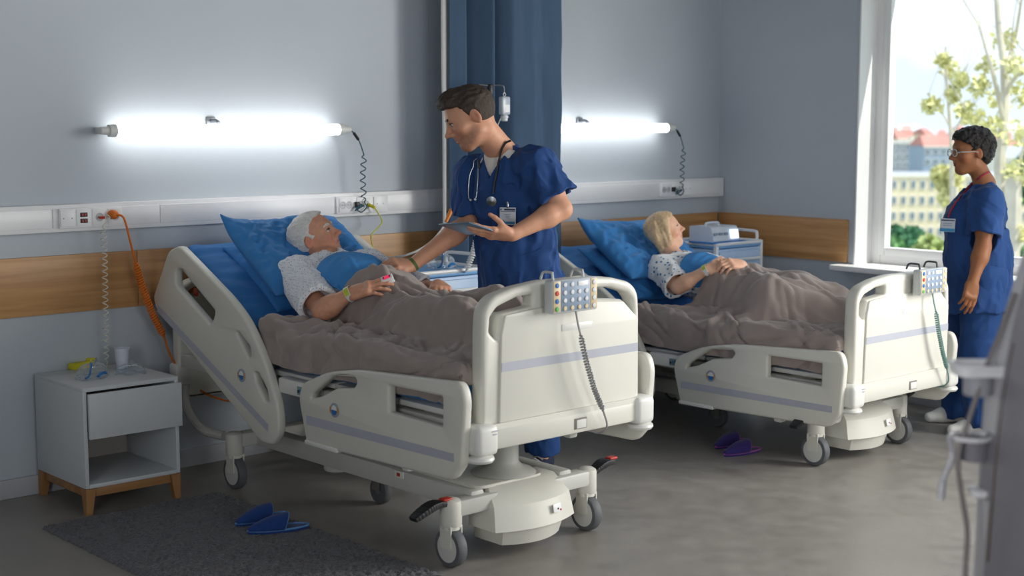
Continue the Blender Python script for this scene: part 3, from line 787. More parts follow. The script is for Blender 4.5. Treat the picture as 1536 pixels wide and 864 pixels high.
    MB().box(ctr, (0.86, L_, 0.025), 0.008, Matrix.Rotation(A, 3, 'X')).build('backrest_panel', M_bed2, root)
    for s in (-1, 1):
        MB().tube([(s*0.25, 1.15, 0.52+dz), (s*0.25, 1.75, 0.72+dz)], 0.022, 10).build('backrest_strut', M_mech, root)
    MB().tube([(0.08, 0.40, 0.50+dz), (0.08, 0.95, 0.53+dz)], 0.028, 10).box((0.08, 0.92, 0.52+dz), (0.09, 0.16, 0.09), 0.02).build('drive_motor', M_bed, root)
    MB().tube([(-0.14, 0.55, 0.49+dz), (-0.14, 1.05, 0.51+dz)], 0.024, 10).box((-0.14, 0.62, 0.50+dz), (0.09, 0.18, 0.09), 0.02).build('drive_motor', M_bed, root)
    # junction box with a small printed label on the near side
    jb = MB().box((-0.455, 1.15, 0.588+dz), (0.06, 0.26, 0.07), 0.012).build('junction_box', M_bed2, root)
    MB().box((-0.4865, 1.10, 0.585+dz), (0.003, 0.055, 0.036), 0.001).build('box_label', mat('label_green', S(120, 150, 150), 0.4, noise=0.1), jb)
    for k in range(3): MB().box((-0.4885, 1.085+0.016*k, 0.59+dz-0.004*k), (0.002, 0.010, 0.012)).build('label_mark', M_dark if k != 1 else M_blue, jb)
    for s in (-1, 1):   # rail hinge arms
        for y in (0.42, 0.86): MB().box((s*0.44, y, 0.46+dz), (0.05, 0.05, 0.20), 0.012).build('rail_arm', M_bed2, root)
        MB().box((s*0.45, 1.72, 0.63+dz), (0.05, 0.06, 0.26), 0.012, Matrix.Rotation(A, 3, 'X')).build('rail_arm', M_frame, root)
        head_rail(root, s, dz, None); foot_rail(root, s, dz)
    MB().box((-0.275, 0.70, 0.265), (0.008, 0.06, 0.03), 0.002).build('indicator_panel', M_bed2, root)
    MB().box((-0.2795, 0.70, 0.265), (0.003, 0.02, 0.014)).build('indicator_light', M_red, root)
    end_board(root, 'footboard', dz, True); end_board(root, 'headboard', dz, False)
    q = yz(290, 441, 3.38)
    MB().tube([(-0.36, q[0]+0.06, q[1]+dz+0.01), (-0.40, q[0]-0.02, q[1]+dz)], 0.011, 10).build('release_lever', M_red, root)
    MB().tube([(-0.38, yz(285, 425, 3.36)[0]+0.03, 0.95+dz), (0.38, yz(285, 425, 3.36)[0]+0.03, 0.95+dz)], 0.016, 10).build('backrest_crossbar', M_bed2, root)
    return root
hospital_bed(BCX, BFY, 0.0, 'cream hospital bed the old white-haired man lies in, nearest the nightstand')
B2X, B2Y, B2D = 6.185, 3.925, -0.155
hospital_bed(B2X, B2Y, B2D, 'lower cream hospital bed the blonde woman lies in, near the window')

# ------------------------------------------------------------------ mattresses in blue sheets
def mattress(cx, fy, dz, label):
    A = math.radians(29); T = 0.145; zb = 0.637
    # centre line of the top surface, from foot to head
    n_s = 120; hinge = 1.47; s_tot = 2.27
    s = np.linspace(0.06, s_tot, n_s)
    ang = A/(1+np.exp(-(s-hinge)/0.045)); ds = s[1]-s[0]
    yc = 0.06+np.concatenate([[0], np.cumsum(np.cos(ang[:-1])*ds)]); zc = zb+T/2+np.concatenate([[0], np.cumsum(np.sin(ang[:-1])*ds)])
    nc = 72; th = np.linspace(0, 2*np.pi, nc)
    w, h = 0.435, T/2; ex = 0.22
    cx_ = np.sign(np.cos(th))*np.abs(np.cos(th))**ex*w; cz_ = np.sign(np.sin(th))*np.abs(np.sin(th))**ex*h
    X = np.repeat(cx_[None], n_s, 0); tt = np.repeat(cz_[None], n_s, 0)
    endf = np.clip(np.minimum(np.arange(n_s), n_s-1-np.arange(n_s))/3.0, 0, 1)[:, None]**0.4
    X = X*(0.93+0.07*endf); tt = tt*(0.55+0.45*endf)
    Y = yc[:, None]-tt*np.sin(ang)[:, None]; Z = zc[:, None]+tt*np.cos(ang)[:, None]
    p = np.stack([X*6, Y*9, Z*6], -1)
    fold = fbm(p+3.1*cx, 3)
    strength = 0.006+0.011/(1+np.exp(-(yc-1.35)/0.08))[:, None]
    ridg = np.abs(fbm(np.stack([X*3+Y*2, (Y*0.87+Z*0.48)*16, (Z*0.87-Y*0.48)*4], -1)+7, 2))
    D = strength*(fold*0.9-ridg*1.4)
    X = X+D*np.sign(cx_)[None]*np.abs(np.cos(th))[None]; Z = Z+D*(np.sin(th))[None]
    caps0 = np.stack([X, Y, Z], -1)
    ctr0 = np.stack([np.zeros(nc), np.full(nc, Y[0].mean()), np.full(nc, Z[0].mean())], -1); ctr1 = np.stack([np.zeros(nc), np.full(nc, Y[-1].mean()), np.full(nc, Z[-1].mean())], -1)
    V = np.concatenate([ctr0[None], caps0, ctr1[None]], 0)
    me = grid_mesh('mattress', V[..., 0], V[..., 1], V[..., 2]+dz)
    o = link('mattress', me, M_sheet); o.location = (cx, fy, 0)
    return tag(o, label, 'mattress', 'mattresses in blue sheets')
mattress(BCX, BFY, 0.0, 'bright blue sheeted mattress under the old man, creased along its raised side')
mattress(B2X, B2Y, B2D, 'bright blue sheeted mattress under the blonde woman near the window')

# ------------------------------------------------------------------ control pads hung on the footboards
M_pad = mat('pad_grey', S(196, 199, 200), 0.4, noise=0.01)
M_beige = mat('pad_beige', S(205, 186, 150), 0.45, noise=0.02)
M_padblue = mat('pad_blue', S(128, 146, 168), 0.45, noise=0.02)
M_btn = mat('button_white', S(206, 209, 213), 0.35, noise=0.01)
def control(cx, fy, dz, ox, label, cable_c):
    r = empty('bed_control', (cx+ox, fy-0.042, 1.060+dz+(0.012 if dz else 0)), label=label, cat='remote control', group='control pads on the footboards')
    W, Hh = 0.245, 0.128
    MB().box((0, 0, 0), (W, 0.048, Hh), 0.010, seg=3).build('case', M_pad, r)
    for sx in (-1, 1): MB().box((sx*0.098, -0.0245, 0.002), (0.036, 0.002, Hh-0.012), 0.0008).build('side_keys_panel', M_beige, r)
    MB().box((0.0, -0.0245, 0.002), (0.152, 0.002, Hh-0.012), 0.0008).build('keys_panel', M_padblue, r)
    cols = {(-1, 0): M_blue, (-1, 1): M_red, (-1, 2): M_blue, (-1, 3): mat('button_green', S(90, 170, 90), 0.4, noise=0.02)}
    for c in range(6):
        for k in range(4):
            x = -0.098 if c == 0 else 0.098 if c == 5 else -0.057+0.038*(c-1)
            z = 0.045-0.030*k
            if c in (3, 4) and k == 0:
                if c == 3: MB().box((0.038, -0.0262, z), (0.052, 0.003, 0.018), 0.001).build('display', M_white, r)
                continue
            m_ = cols.get((-1, k)) if c == 0 else (M_beige if k == 3 else M_btn)
            if c == 5: m_ = M_btn
            MB().lathe((x, -0.0255, z), [(0.0095, 0), (0.0095, 0.002), (0.008, 0.0035), (0, 0.004)], 14, (0, -1, 0)).build('button', m_, r)
    for sx in (-0.075, 0.085):
        MB().tube(bez([(sx-0.02, 0.0, Hh/2-0.005), (sx-0.02, 0.005, Hh/2+0.022), (sx, 0.03, Hh/2+0.024), (sx, 0.075, Hh/2+0.022), (sx, 0.09, Hh/2-0.005)], 5), 0.005, 8).build('hook', mat('hook_dark', S(70, 72, 76), 0.4, noise=0.02) if label.find('teal') > 0 else M_pad, r)
    p0 = (0.022, -0.004, -Hh/2)
    pts = bez([p0, (0.024, -0.014, -Hh/2-0.05), (0.032, -0.02, -Hh/2-0.09)], 5)
    pts += [tuple(v) for v in coil([(0.032, -0.02, -Hh/2-0.09), (0.062, -0.022, -0.26), (0.105, -0.022, -0.37), (0.16, -0.02, -0.47)], 0.0085, 0.012, 8)]
    pts += bez([(0.16, -0.02, -0.47), (0.19, -0.012, -0.53), (0.20, 0.02, -0.565), (0.19, 0.06, -0.57), (0.15, 0.10, -0.53)], 7)
    MB().tube(pts, 0.0042, 6).build('coiled_cable', cable_c, r)
    return r
control(BCX, BFY, 0, -0.012, 'bed control keypad with grey coiled cable on the nearer footboard', mat('cable_grey', S(150, 150, 150), 0.45, noise=0.03))
control(B2X, B2Y, B2D, 0.155, 'bed control keypad with teal coiled cable on the footboard beside the nurse', mat('cable_teal_grey', S(112, 148, 142), 0.45, noise=0.03))
# ================================================================== people
from mathutils.bvhtree import BVHTree
def _isect(self, fn): return self._a(fn, (0, 0, 0), 1e9, 0.006, 'i')
Sdf.isect = _isect
def _ccap(self, a, b, ra, rb, k=0.02, op='u', flat=None, ends=(False, True), rnd=0.004):
    """tapered capsule cut flat at one or both ends"""
    t = Sdf().cap(a, b, ra, rb, 0, 'u', flat); f0 = t.ops[0]; a = np.array(a, np.float32); b = np.array(b, np.float32); ax = nrm(b-a).astype(np.float32)
    def fn(p):
        d = f0[0](p)
        if ends[1]: d = -smin(-d, -((p-b)@ax), rnd)
        if ends[0]: d = -smin(-d, ((p-a)@ax), rnd)
        return d
    return self._a(fn, f0[1], f0[2], k, op)
Sdf.ccap = _ccap

class HeadFrame:
    def __init__(s, o, fwd, up, sc=1.0):
        s.o = np.array(o, float); s.y = nrm(fwd); s.x = nrm(np.cross(s.y, up)); s.z = np.cross(s.x, s.y); s.s = sc
        s.R = np.stack([s.x, s.y, s.z], 1)
    def P(s, x, y, z): return s.o+s.s*(s.x*x+s.y*y+s.z*z)
    def loc(s, p): return ((p-s.o)@s.R)/s.s

def add_head(S, h, neck, nr=0.056, female=False, old=False):
    P = h.P; c = h.s; R = h.R
    E = lambda p, r, k=0.02, op='u', Rm=None: S.ell(P(*p), [q*c for q in r], R if Rm is None else Rm, k*c, op)
    C = lambda a, b, ra, rb, k=0.015, op='u': S.cap(P(*a), P(*b), ra*c, rb*c, k*c, op)
    jw = 0.90 if female else 1.0
    S.cap(P(0, -0.028, -0.06), neck, nr, nr*1.08, 0.03)
    E((0, -0.014, 0.030), (0.074, 0.096, 0.088), 0.03)
    E((0, 0.022, 0.025), (0.068, 0.070, 0.078), 0.03)
    E((0, 0.026, -0.040), (0.056*jw, 0.060, 0.070), 0.03)
    C((0, 0.058, -0.092), (0, 0.064, -0.092), 0.024*jw, 0.022*jw, 0.03)
    for s in (-1, 1):
        C((s*0.050*jw, -0.004, -0.058), (s*0.020*jw, 0.054, -0.096), 0.016, 0.017, 0.03)
        E((s*0.044, 0.056, -0.022), (0.020, 0.020, 0.018), 0.03)
    C((-0.034, 0.074, 0.030), (0.034, 0.074, 0.030), 0.010 if female else 0.013, 0.010 if female else 0.013, 0.02)
    for s in (-1, 1):   # sockets and lids
        E((s*0.031, 0.096, 0.008), (0.019, 0.014, 0.013), 0.012, 's')
        E((s*0.031, 0.0745, 0.008), (0.0148, 0.0142, 0.0138), 0.006)
        E((s*0.032, 0.0910, 0.0060), (0.0150, 0.013, 0.0056), 0.0015, 's')
    nz = 0.0 if female else 0.002
    C((0, 0.086, 0.020), (0, 0.108+nz, -0.022), 0.0088, 0.0112, 0.014)
    E((0, 0.113+nz, -0.027), (0.0125, 0.0130, 0.0105), 0.008)
    for s in (-1, 1): E((s*0.0125, 0.100+nz*0.5, -0.031), (0.0085, 0.0115, 0.0085), 0.006)
    for s in (-1, 1): E((s*0.0075, 0.106+nz*0.5, -0.0415), (0.0042, 0.0055, 0.0045), 0.003, 's')
    E((0, 0.080, -0.045), (0.024, 0.014, 0.016), 0.018)
    E((0, 0.0885, -0.0555), (0.022 if not old else 0.02, 0.0085, 0.0052), 0.006)
    E((0, 0.0870, -0.0665), (0.019, 0.0085, 0.0060), 0.006)
    C((-0.021, 0.0935, -0.061), (0.021, 0.0935, -0.061), 0.0022, 0.0022, 0.004, 's')
    for s in (-1, 1):   # ears
        Rm = R @ np.array(Matrix.Rotation(s*math.radians(22), 3, 'Z') @ Matrix.Rotation(math.radians(-12), 3, 'X'))
        E((s*0.080, -0.012, -0.002), (0.0085, 0.019, 0.032), 0.010, 'u', Rm)
        E((s*0.092, -0.008, 0.000), (0.0075, 0.009, 0.018), 0.006, 's', Rm)
    if old:
        for s in (-1, 1):
            C((s*0.020, 0.090, -0.030), (s*0.034, 0.074, -0.064), 0.0025, 0.0025, 0.010, 's')
            C((s*0.052, 0.020, -0.075), (s*0.030, 0.058, -0.085), 0.004, 0.004, 0.012)
            E((s*0.034, 0.074, -0.010), (0.014, 0.008, 0.006), 0.01)
            C((s*0.046, -0.005, -0.080), (s*0.028, 0.04, -0.108), 0.010, 0.008, 0.02)

def skin_color(h, base, lip, flush, extra=None):
    base, lip, flush = [np.array(c[:3]) for c in (base, lip, flush)]
    def fn(v):
        q = h.loc(v); col = np.repeat(base[None], len(v), 0)
        n = fbm(v*40, 2)[:, None]; col = col*(1+0.06*n)
        def blend(c, w): return col*(1-w[:, None])+c*w[:, None]
        near = np.linalg.norm(q, axis=1) < 0.2
        g = lambda cx, cy, cz, r: np.exp(-(((np.abs(q[:, 0])-cx)/r)**2+((q[:, 1]-cy)/(r*1.3))**2+((q[:, 2]-cz)/r)**2))*near
        for cc, w in ((( 0.042, 0.060, -0.030, 0.022), 0.55), ((0.0, 0.112, -0.026, 0.014), 0.5), ((0.084, -0.012, 0.0, 0.025), 0.6)): col = blend(flush, g(*cc)*w)
        lm = np.exp(-((np.abs(q[:, 0])/0.021)**4+((q[:, 1]-0.092)/0.016)**4+((q[:, 2]+0.061)/0.0095)**4))*near
        col = blend(lip, lm*0.85)
        if extra is not None: col = extra(q, col, blend)
        return col
    return fn

def add_arm(S, sh, el, wr, r=1.0, k=0.03):
    sh, el, wr = [np.array(p, float) for p in (sh, el, wr)]
    S.cap(sh, el, 0.056*r, 0.043*r, k)
    m = sh+(el-sh)*0.45; S.cap(m-(el-sh)*0.12, m+(el-sh)*0.15, 0.050*r, 0.049*r, k)
    f = el+(wr-el)*0.28
    S.cap(el, f, 0.042*r, 0.0455*r, k); S.cap(f, wr, 0.0455*r, 0.028*r, k)

def add_hand(S, w, d, n, side, curl=((0.3, 0.4, 0.3),)*4, thumb=(0.5, 0.9, -0.1), sc=1.0, spread=0.05, tcurl=0.35):
    """wrist, finger direction, normal of the back of the hand, side of the thumb (+1: cross(d,n) side)"""
    w = np.array(w, float); d = nrm(d); n = np.array(n, float); n = nrm(n-d*(n@d)); t = np.cross(d, n)*side
    R = np.stack([t, d, n], 1); tips = []
    S.cap(w-d*0.01*sc, w+d*0.03*sc, 0.026*sc, 0.026*sc, 0.02, 'u', (n, 0.72))
    S.box(w+d*0.052*sc-t*0.002*sc, (0.040*sc, 0.046*sc, 0.0145*sc), 0.013*sc, R, 0.02)
    S.cap(w+d*0.02*sc+t*0.018*sc-n*0.006*sc, w+d*0.05*sc+t*0.03*sc-n*0.008*sc, 0.017*sc, 0.014*sc, 0.015)
    offs = (0.0315, 0.0108, -0.0100, -0.0300); base = (0.088, 0.093, 0.088, 0.078)
    lens = ((0.044, 0.026, 0.020), (0.048, 0.030, 0.021), (0.045, 0.028, 0.020), (0.035, 0.021, 0.018)); rad = (0.0094, 0.0096, 0.0092, 0.0082)
    for i in range(4):
        c = curl[i if len(curl) == 4 else 0]; p = w+d*base[i]*sc+t*offs[i]*sc; sp = (1.5-i)*spread
        S.ell(p-d*0.004*sc+n*0.004*sc, 0.0108*sc, None, 0.012)
        a = 0.0; pd = nrm(d+t*sp)
        for j in range(3):
            a += c[j]; q = p+(pd*math.cos(a)-n*math.sin(a))*lens[i][j]*sc
            S.cap(p, q, rad[i]*sc*(1-0.06*j), rad[i]*sc*(1-0.06*(j+1)), 0.005 if j else 0.009); p = q
        tips.append(p)
    p = w+d*0.028*sc+t*0.027*sc-n*0.004*sc; v = nrm(d*thumb[0]+t*thumb[1]+n*thumb[2])
    for j, (l, r0, r1) in enumerate(((0.040, 0.0145, 0.0118), (0.031, 0.0118, 0.0105), (0.025, 0.0105, 0.0088))):
        q = p+v*l*sc; S.cap(p, q, r0*sc, r1*sc, 0.012 if j == 0 else 0.004); p = q
        v = nrm(v*math.cos(tcurl)+nrm(d-t*0.5-n*0.1)*math.sin(tcurl))
    tips.append(p)
    return tips

def eyes(h, parent, iris, look=(0, 1, 0), white=S(225, 222, 215)):
    mw = mat('eye_white', white, 0.25, noise=0.02); mi = mat('iris_'+str(iris), S(*iris), 0.2, noise=0.1); mp = mat('pupil', S(12, 11, 11), 0.15, noise=0.02)
    lk = nrm(h.R@nrm(look))
    for s in (-1, 1):
        c = h.P(s*0.031, 0.0755, 0.0070)
        e = MB().ball(c, 0.0128*h.s, 14, 10).build('eye', mw, parent)
        MB().lathe(c+lk*0.0108*h.s, [(0.0072*h.s, 0), (0.0050*h.s, 0.0022*h.s), (0, 0.0027*h.s)], 16, lk).build('iris', mi, e)
        lash = bez([h.P(s*0.017, 0.0875, 0.0085), h.P(s*0.025, 0.0915, 0.0135), h.P(s*0.036, 0.0900, 0.0135), h.P(s*0.046, 0.0810, 0.0085)], 4)
        MB().tube(lash, 0.0016*h.s, 6).build('eyelash', mat('lash_dark', S(46, 34, 30), 0.6, noise=0.05), e)
        MB().lathe(c+lk*0.0126*h.s, [(0.0028*h.s, 0), (0.0015*h.s, 0.0009*h.s), (0, 0.001*h.s)], 12, lk).build('pupil', mp, e)
def brows(h, parent, m, thick=1.0, z=0.030, dy=0.0):
    for s in (-1, 1):
        mb = MB(); pts = bez([h.P(s*0.012, 0.0905+dy, z-0.001), h.P(s*0.026, 0.0885+dy, z+0.004), h.P(s*0.040, 0.0800+dy, z+0.004), h.P(s*0.050, 0.0690+dy*1.5, z-0.001)], 5)
        n = len(pts); mb.tube(pts, [0.0038*thick*h.s*(0.5+0.7*math.sin(math.pi*min(1, (i+2)/n*0.85))) for i in range(n)], 7); mb.build('eyebrow', m, parent)

class Caster:
    """finds the points of a set of meshes seen at given pixels"""
    def __init__(s, objs):
        V = []; Fc = []; o = 0
        for ob in objs:
            me = ob.data; co = np.empty(len(me.vertices)*3, np.float32); me.vertices.foreach_get('co', co); co = co.reshape(-1, 3)
            V += [tuple(v) for v in co]; Fc += [tuple(i+o for i in p.vertices) for p in me.polygons]; o += len(co)
        s.t = BVHTree.FromPolygons(V, Fc)
    def at(s, px, py, off=0.0):
        d = ray(px, py); d = d/np.linalg.norm(d); r = s.t.ray_cast(Vector(EYE), Vector(d))
        if r[0] is None: return None, None
        return np.array(r[0])+np.array(r[1])*off, np.array(r[1])

def folds(axis, amp, f1=16.0, f2=3.0, seed=0.0, mask=None, ridge=True):
    ax = nrm(axis).astype(np.float32)
    def fn(p):
        a = p@ax; q = p-np.outer(a, ax)
        c = q*f1+ax[None]*(a*f2)[:, None]+seed
        wob = fbm(p*4+seed, 2)[:, None]*1.5
        v = fbm(c+wob, 2)
        if ridge: v = np.abs(v)*2-0.6
        w = 1.0 if mask is None else mask(p)
        return amp*v*w
    return fn
R2 = np.array([RGT[0], RGT[1], 0.0]); F2 = nrm([FWD[0], FWD[1], 0.0]); Z3 = np.array([0, 0, 1.0])
def dirv(r, f, u): return nrm(R2*r+F2*f+Z3*u)

M_scrub = mat('navy_scrubs', S(34, 68, 122), 0.78, noise=0.05, nscale=9, bump=0.06, bscale=500, spec=0.3, sheen=0.05)
M_under = mat('white_knit', S(214, 210, 204), 0.8, noise=0.03, bump=0.1, bscale=500)
VOX = 0.0041

# ------------------------------------------------------------------ male nurse
def male_nurse():
    root = empty('person', (4.52, 4.95, 0), label='male nurse in navy scrubs leaning to the old patient and holding a tablet', cat='person')
    rl = Vector(root.location)
    def put(name, me, m, parent=None, **kw):
        me.transform(Matrix.Translation(-rl)); o = link(name, me, m, root if parent is None else parent); return o
    h = HeadFrame(ony(706, 177, 4.93), dirv(-0.90, -0.16, -0.42), dirv(-0.36, 0.0, 0.93), 1.12)
    pel = np.array((4.535, 4.93, 0.93)); nb = ony(752, 228, 4.93)
    shR = ony(701, 262, 5.13); shL = ony(806, 247, 4.745)
    elR = ony(706, 333, 5.09); wrR = onx(616, 399, 4.02); elL = ony(842, 314, 4.645); wrL = ony(768, 352, 4.70)
    fw = nrm(np.cross(Z3, shR-shL)); rt = nrm(shR-shL); ch = (shR+shL)/2-Z3*0.10
    # knees, ankles
    hipR, hipL = pel+rt*0.09, pel-rt*0.09
    anR = np.array((4.56, 5.21, 0.09)); anL = np.array((4.675, 4.97, 0.09)); knR = (hipR+anR)/2+fw*0.03+Z3*0.02; knL = (hipL+anL)/2+fw*0.03+Z3*0.02
    S_ = Sdf()
    S_.cap(pel, pel+(ch-pel)*0.45, 0.125, 0.120, 0.05, 'u', (fw, 0.68)); S_.cap(pel+(ch-pel)*0.45, ch, 0.120, 0.145, 0.05, 'u', (fw, 0.66))
    S_.cap(shR, shL, 0.050, 0.050, 0.05); S_.cap((shR+shL)/2, nb, 0.06, 0.058, 0.05)
    for hp, kn, an in ((hipR, knR, anR), (hipL, knL, anL)):
        S_.cap(hp, kn, 0.078, 0.052, 0.04); S_.cap(kn, kn+(an-kn)*0.3, 0.05, 0.052, 0.03); S_.cap(kn+(an-kn)*0.3, an, 0.052, 0.034, 0.03)
        S_.cap(an-Z3*0.02, an+fw*0.10-Z3*0.055, 0.034, 0.026, 0.03)
    add_arm(S_, shR, elR, wrR, 1.06); add_arm(S_, shL, elL, wrL, 1.06)
    add_head(S_, h, nb, 0.062)
    dR = nrm(onx(580, 391, 3.88)-wrR)
    add_hand(S_, wrR+dR*0.01, dR+np.array((0, 0, -0.10)), dirv(0.0, -0.55, 0.75), -1, ((0.35, 0.35, 0.2), (0.45, 0.45, 0.3), (0.5, 0.5, 0.3), (0.5, 0.5, 0.3)), (0.75, 0.5, -0.3), 1.05)
    dL = nrm(ony(715, 347, 4.76)-wrL)
    nL = dirv(0.10, -0.55, -0.85)
    add_hand(S_, wrL+dL*0.01, dL, nL, 1, ((0.05, 0.15, 0.1), (0.02, 0.15, 0.1), (0.05, 0.15, 0.1), (0.1, 0.2, 0.15)), (0.75, 0.35, -0.75), 1.05, 0.04, 0.3)
    def stubble(q, col, blend):
        w = np.clip((-q[:, 2]-0.028)/0.03, 0, 1)*np.clip((q[:, 1]-0.0)/0.03, 0, 1)*(np.linalg.norm(q, axis=1) < 0.2)*np.clip((q[:, 2]+0.125)/0.02, 0, 1)
        lipz = np.exp(-((q[:, 0]/0.022)**4+((q[:, 2]+0.061)/0.011)**4))
        w = w*(1-lipz); n = 0.75+0.25*fbm(q*300, 1)
        return blend(np.array(S(112, 78, 60)[:3]), w*0.62*n)
    me = S_.mesh('body', VOX, skin_color(h, S(204, 152, 124), S(182, 112, 102), S(196, 122, 98), stubble))
    skin = mat('skin', S(200, 150, 120), 0.5, attr=True, noise=0.03, nscale=60, bump=0.05, bscale=220, sss=0.12, spec=0.35)
    body = put('body', me, skin)
    # hair: textured crop, short at the sides
    Hh = Sdf(); R = h.R; c = h.s
    Hh.ell(h.P(0, -0.016, 0.034), np.array((0.0865, 0.104, 0.097))*c, R, 0.02); Hh.ell(h.P(0, 0.030, 0.070), np.array((0.062, 0.072, 0.055))*c, R, 0.02)
    Hh.cap(h.P(-0.036, 0.064, 0.090), h.P(0.036, 0.066, 0.090), 0.021*c, 0.020*c, 0.035); Hh.ell(h.P(0, 0.042, 0.104), np.array((0.054, 0.052, 0.034))*c, R, 0.03)
    def cut(p):
        q = h.loc(p); x, y, z = q.T
        g = np.interp(z, [-0.12, -0.055, -0.035, -0.005, 0.02, 0.045, 0.062, 0.085, 0.2], [-0.075, -0.060, -0.034, 0.012, 0.024, 0.028, 0.050, 0.110, 0.14])
        g = g-np.clip((np.abs(x)-0.045)/0.04, 0, 1)*np.clip((z-0.05)/0.02, 0, 1)*0.03
        return np.maximum(y-g+0.007*fbm(q*70, 2), -0.085-z)*0.8
    Hh.isect(cut)
    def tex(p):
        q = h.loc(p); side = np.clip((0.065-q[:, 2])/0.05, 0, 1)
        t = fbm(np.stack([q[:, 0]*110, q[:, 1]*40, q[:, 2]*70], 1), 2)*0.0055*(1-side*0.75)
        return t+side*0.0030
    Hh.field(tex)
    for s in (-1, 1): Hh.ell(h.P(s*0.086, -0.010, -0.006), np.array((0.024, 0.021, 0.033))*c, R, 0.006, 's')
    put('hair', Hh.mesh('hair', 0.0032), mat('dark_brown_hair', S(58, 46, 38), 0.6, noise=0.35, nscale=130, bump=0.5, bscale=260))
    mdb = mat('dark_brown_hair', S(58, 46, 38)); 
    eye_root = body
    class _P: pass
    def off(objs):
        for o in objs: o.location = -rl
    before = set(body.children); eyes(h, body, (92, 110, 110), (0.05, 0.8, -0.35)); brows(h, body, mdb, 1.1, 0.027, 0.004)
    off(set(body.children)-before)
    # white undershirt
    U = Sdf(); U.cap(pel+(ch-pel)*0.6, ch, 0.13, 0.152, 0.05, 'u', (fw, 0.68)); U.cap(shR+(shL-shR)*0.1, shL+(shR-shL)*0.1, 0.058, 0.058, 0.05); U.cap((shR+shL)/2, nb, 0.085, 0.078, 0.05)
    nk = nrm(nb-(shR+shL)/2+Z3*0.2-fw*0.05)
    U.plane(nb+nk*0.010, nk, 0.004); 
    put('undershirt', U.mesh('undershirt', 0.0075), M_under)
    # scrub top
    T = Sdf()
    hem = pel+np.array((0.0, 0, -0.06)); waist = pel+(ch-pel)*0.42
    T.ccap(waist, hem, 0.188, 0.222, 0.05, 'u', (fw, 0.76)); T.cap(waist, ch, 0.188, 0.182, 0.05, 'u', (fw, 0.72))
    T.cap(shR+(shL-shR)*0.08, shL+(shR-shL)*0.08, 0.072, 0.074, 0.06); T.cap((shR+shL)/2+Z3*0.01, nb-Z3*0.015-fw*0.01, 0.085, 0.072, 0.05)
    seR = shR+(elR-shR)*0.86; seL = shL+(elL-shL)*0.72
    T.ccap(shR, seR, 0.078, 0.086, 0.04); T.ccap(shL, seL, 0.082, 0.098, 0.04)
    T.field(folds(ch-pel, 0.017, 10, 1.6, 3.0)); T.field(folds(nrm(shL-pel), 0.010, 14, 3.5, 9.0))
    # neck opening: V in front
    vtop = nb+fw*0.03+Z3*0.03; vbot = ony(737, 255, 4.93)
    T.cap(nb+Z3*0.02, nb+nk*0.16, 0.066, 0.085, 0.006, 's')
    cst = Caster([type('o', (), {'data': T.mesh('tmp', 0.012)})()])
    a0, _ = cst.at(724, 247); 
    vb, _ = cst.at(733, 266); va, _ = cst.at(722, 238); vc, _ = cst.at(757, 222)
    v1 = nb+fw*0.085+rt*0.045; v2 = nb+fw*0.085-rt*0.045
    for k_ in range(7):
        t = k_/6.0; pc = (nb+fw*0.075+Z3*0.0)*(1-t)+(vb+fw*0.0)*t
        T.cap(pc-fw*0.05+fw*0.02, pc+fw*0.10, 0.054*(1-t)+0.005, 0.054*(1-t)+0.005, 0.004, 's')
    for se, sh_, rr in ((seR, shR, 0.086), (seL, shL, 0.098)):
        ax = nrm(se-sh_); T.cap(se+ax*0.03, se-ax*0.02, rr-0.016, rr-0.020, 0.004, 's')
    top = put('scrub_top', T.mesh('scrub_top', 0.0052), M_scrub)
    # trousers
    Q = Sdf()
    Q.cap(pel-rt*0.07, pel+rt*0.07, 0.125, 0.125, 0.04, 'u', (fw, 0.95))
    for hp, kn, an in ((hipR, knR, anR), (hipL, knL, anL)):
        Q.cap(hp, kn, 0.112, 0.092, 0.04); Q.ccap(kn, an+Z3*0.035, 0.090, 0.086, 0.03)
    Q.field(folds(Z3, 0.010, 12, 3, 5)); Q.field(folds(fw+rt, 0.010, 3, 16, 2, lambda p: np.clip((0.3-p[:, 2])/0.2, 0, 1)))
    put('trousers', Q.mesh('trousers', 0.007), M_scrub)
    # shoes: navy canvas with white laces and sole
    mcan = mat('navy_canvas', S(32, 40, 66), 0.8, noise=0.08, bump=0.2, bscale=300); msole = mat('white_rubber', S(218, 218, 214), 0.5, noise=0.02)
    for an, dr in ((anR, nrm(fw+rt*0.15)), (anL, nrm(-F2*0.8-R2*0.35))):
        b0 = np.array((an[0], an[1], 0)); sd = np.cross(dr, Z3)
        H_ = Sdf(); H_.cap(b0-dr*0.04+Z3*0.055, b0+dr*0.12+Z3*0.045, 0.044, 0.040, 0.02); H_.cap(b0-dr*0.03+Z3*0.05, b0-dr*0.02+Z3*0.11, 0.042, 0.042, 0.03); H_.cap(b0+dr*0.12+Z3*0.04, b0+dr*0.18+Z3*0.036, 0.040, 0.032, 0.02)
        H_.plane(Z3*0.012, -Z3, 0.004)
        sh = put('shoe', H_.mesh('shoe', 0.006), mcan)
        K = Sdf(); K.cap(b0-dr*0.05+Z3*0.015, b0+dr*0.19+Z3*0.015, 0.052, 0.045, 0.0); K.plane(Z3*0.024, Z3, 0.003); K.plane(Z3*0.001, -Z3, 0.003)
        so = put('sole', K.mesh('sole', 0.006), msole, sh)
        mb = MB()
        for i in range(4):
            pc = b0+dr*(0.05+0.026*i)+Z3*(0.096-0.008*i); mb.tube([pc-sd*0.028-Z3*0.012, pc+Z3*0.006+dr*0.006, pc+sd*0.028-Z3*0.012+dr*0.01], 0.0045, 6)
        la = mb.build('laces', msole, sh); la.location = -rl
    # green bracelet on the reaching wrist
    ax = nrm(wrR-elR); pts = []; u = nrm(np.cross(ax, Z3)); v = np.cross(ax, u); cw = wrR-ax*0.012
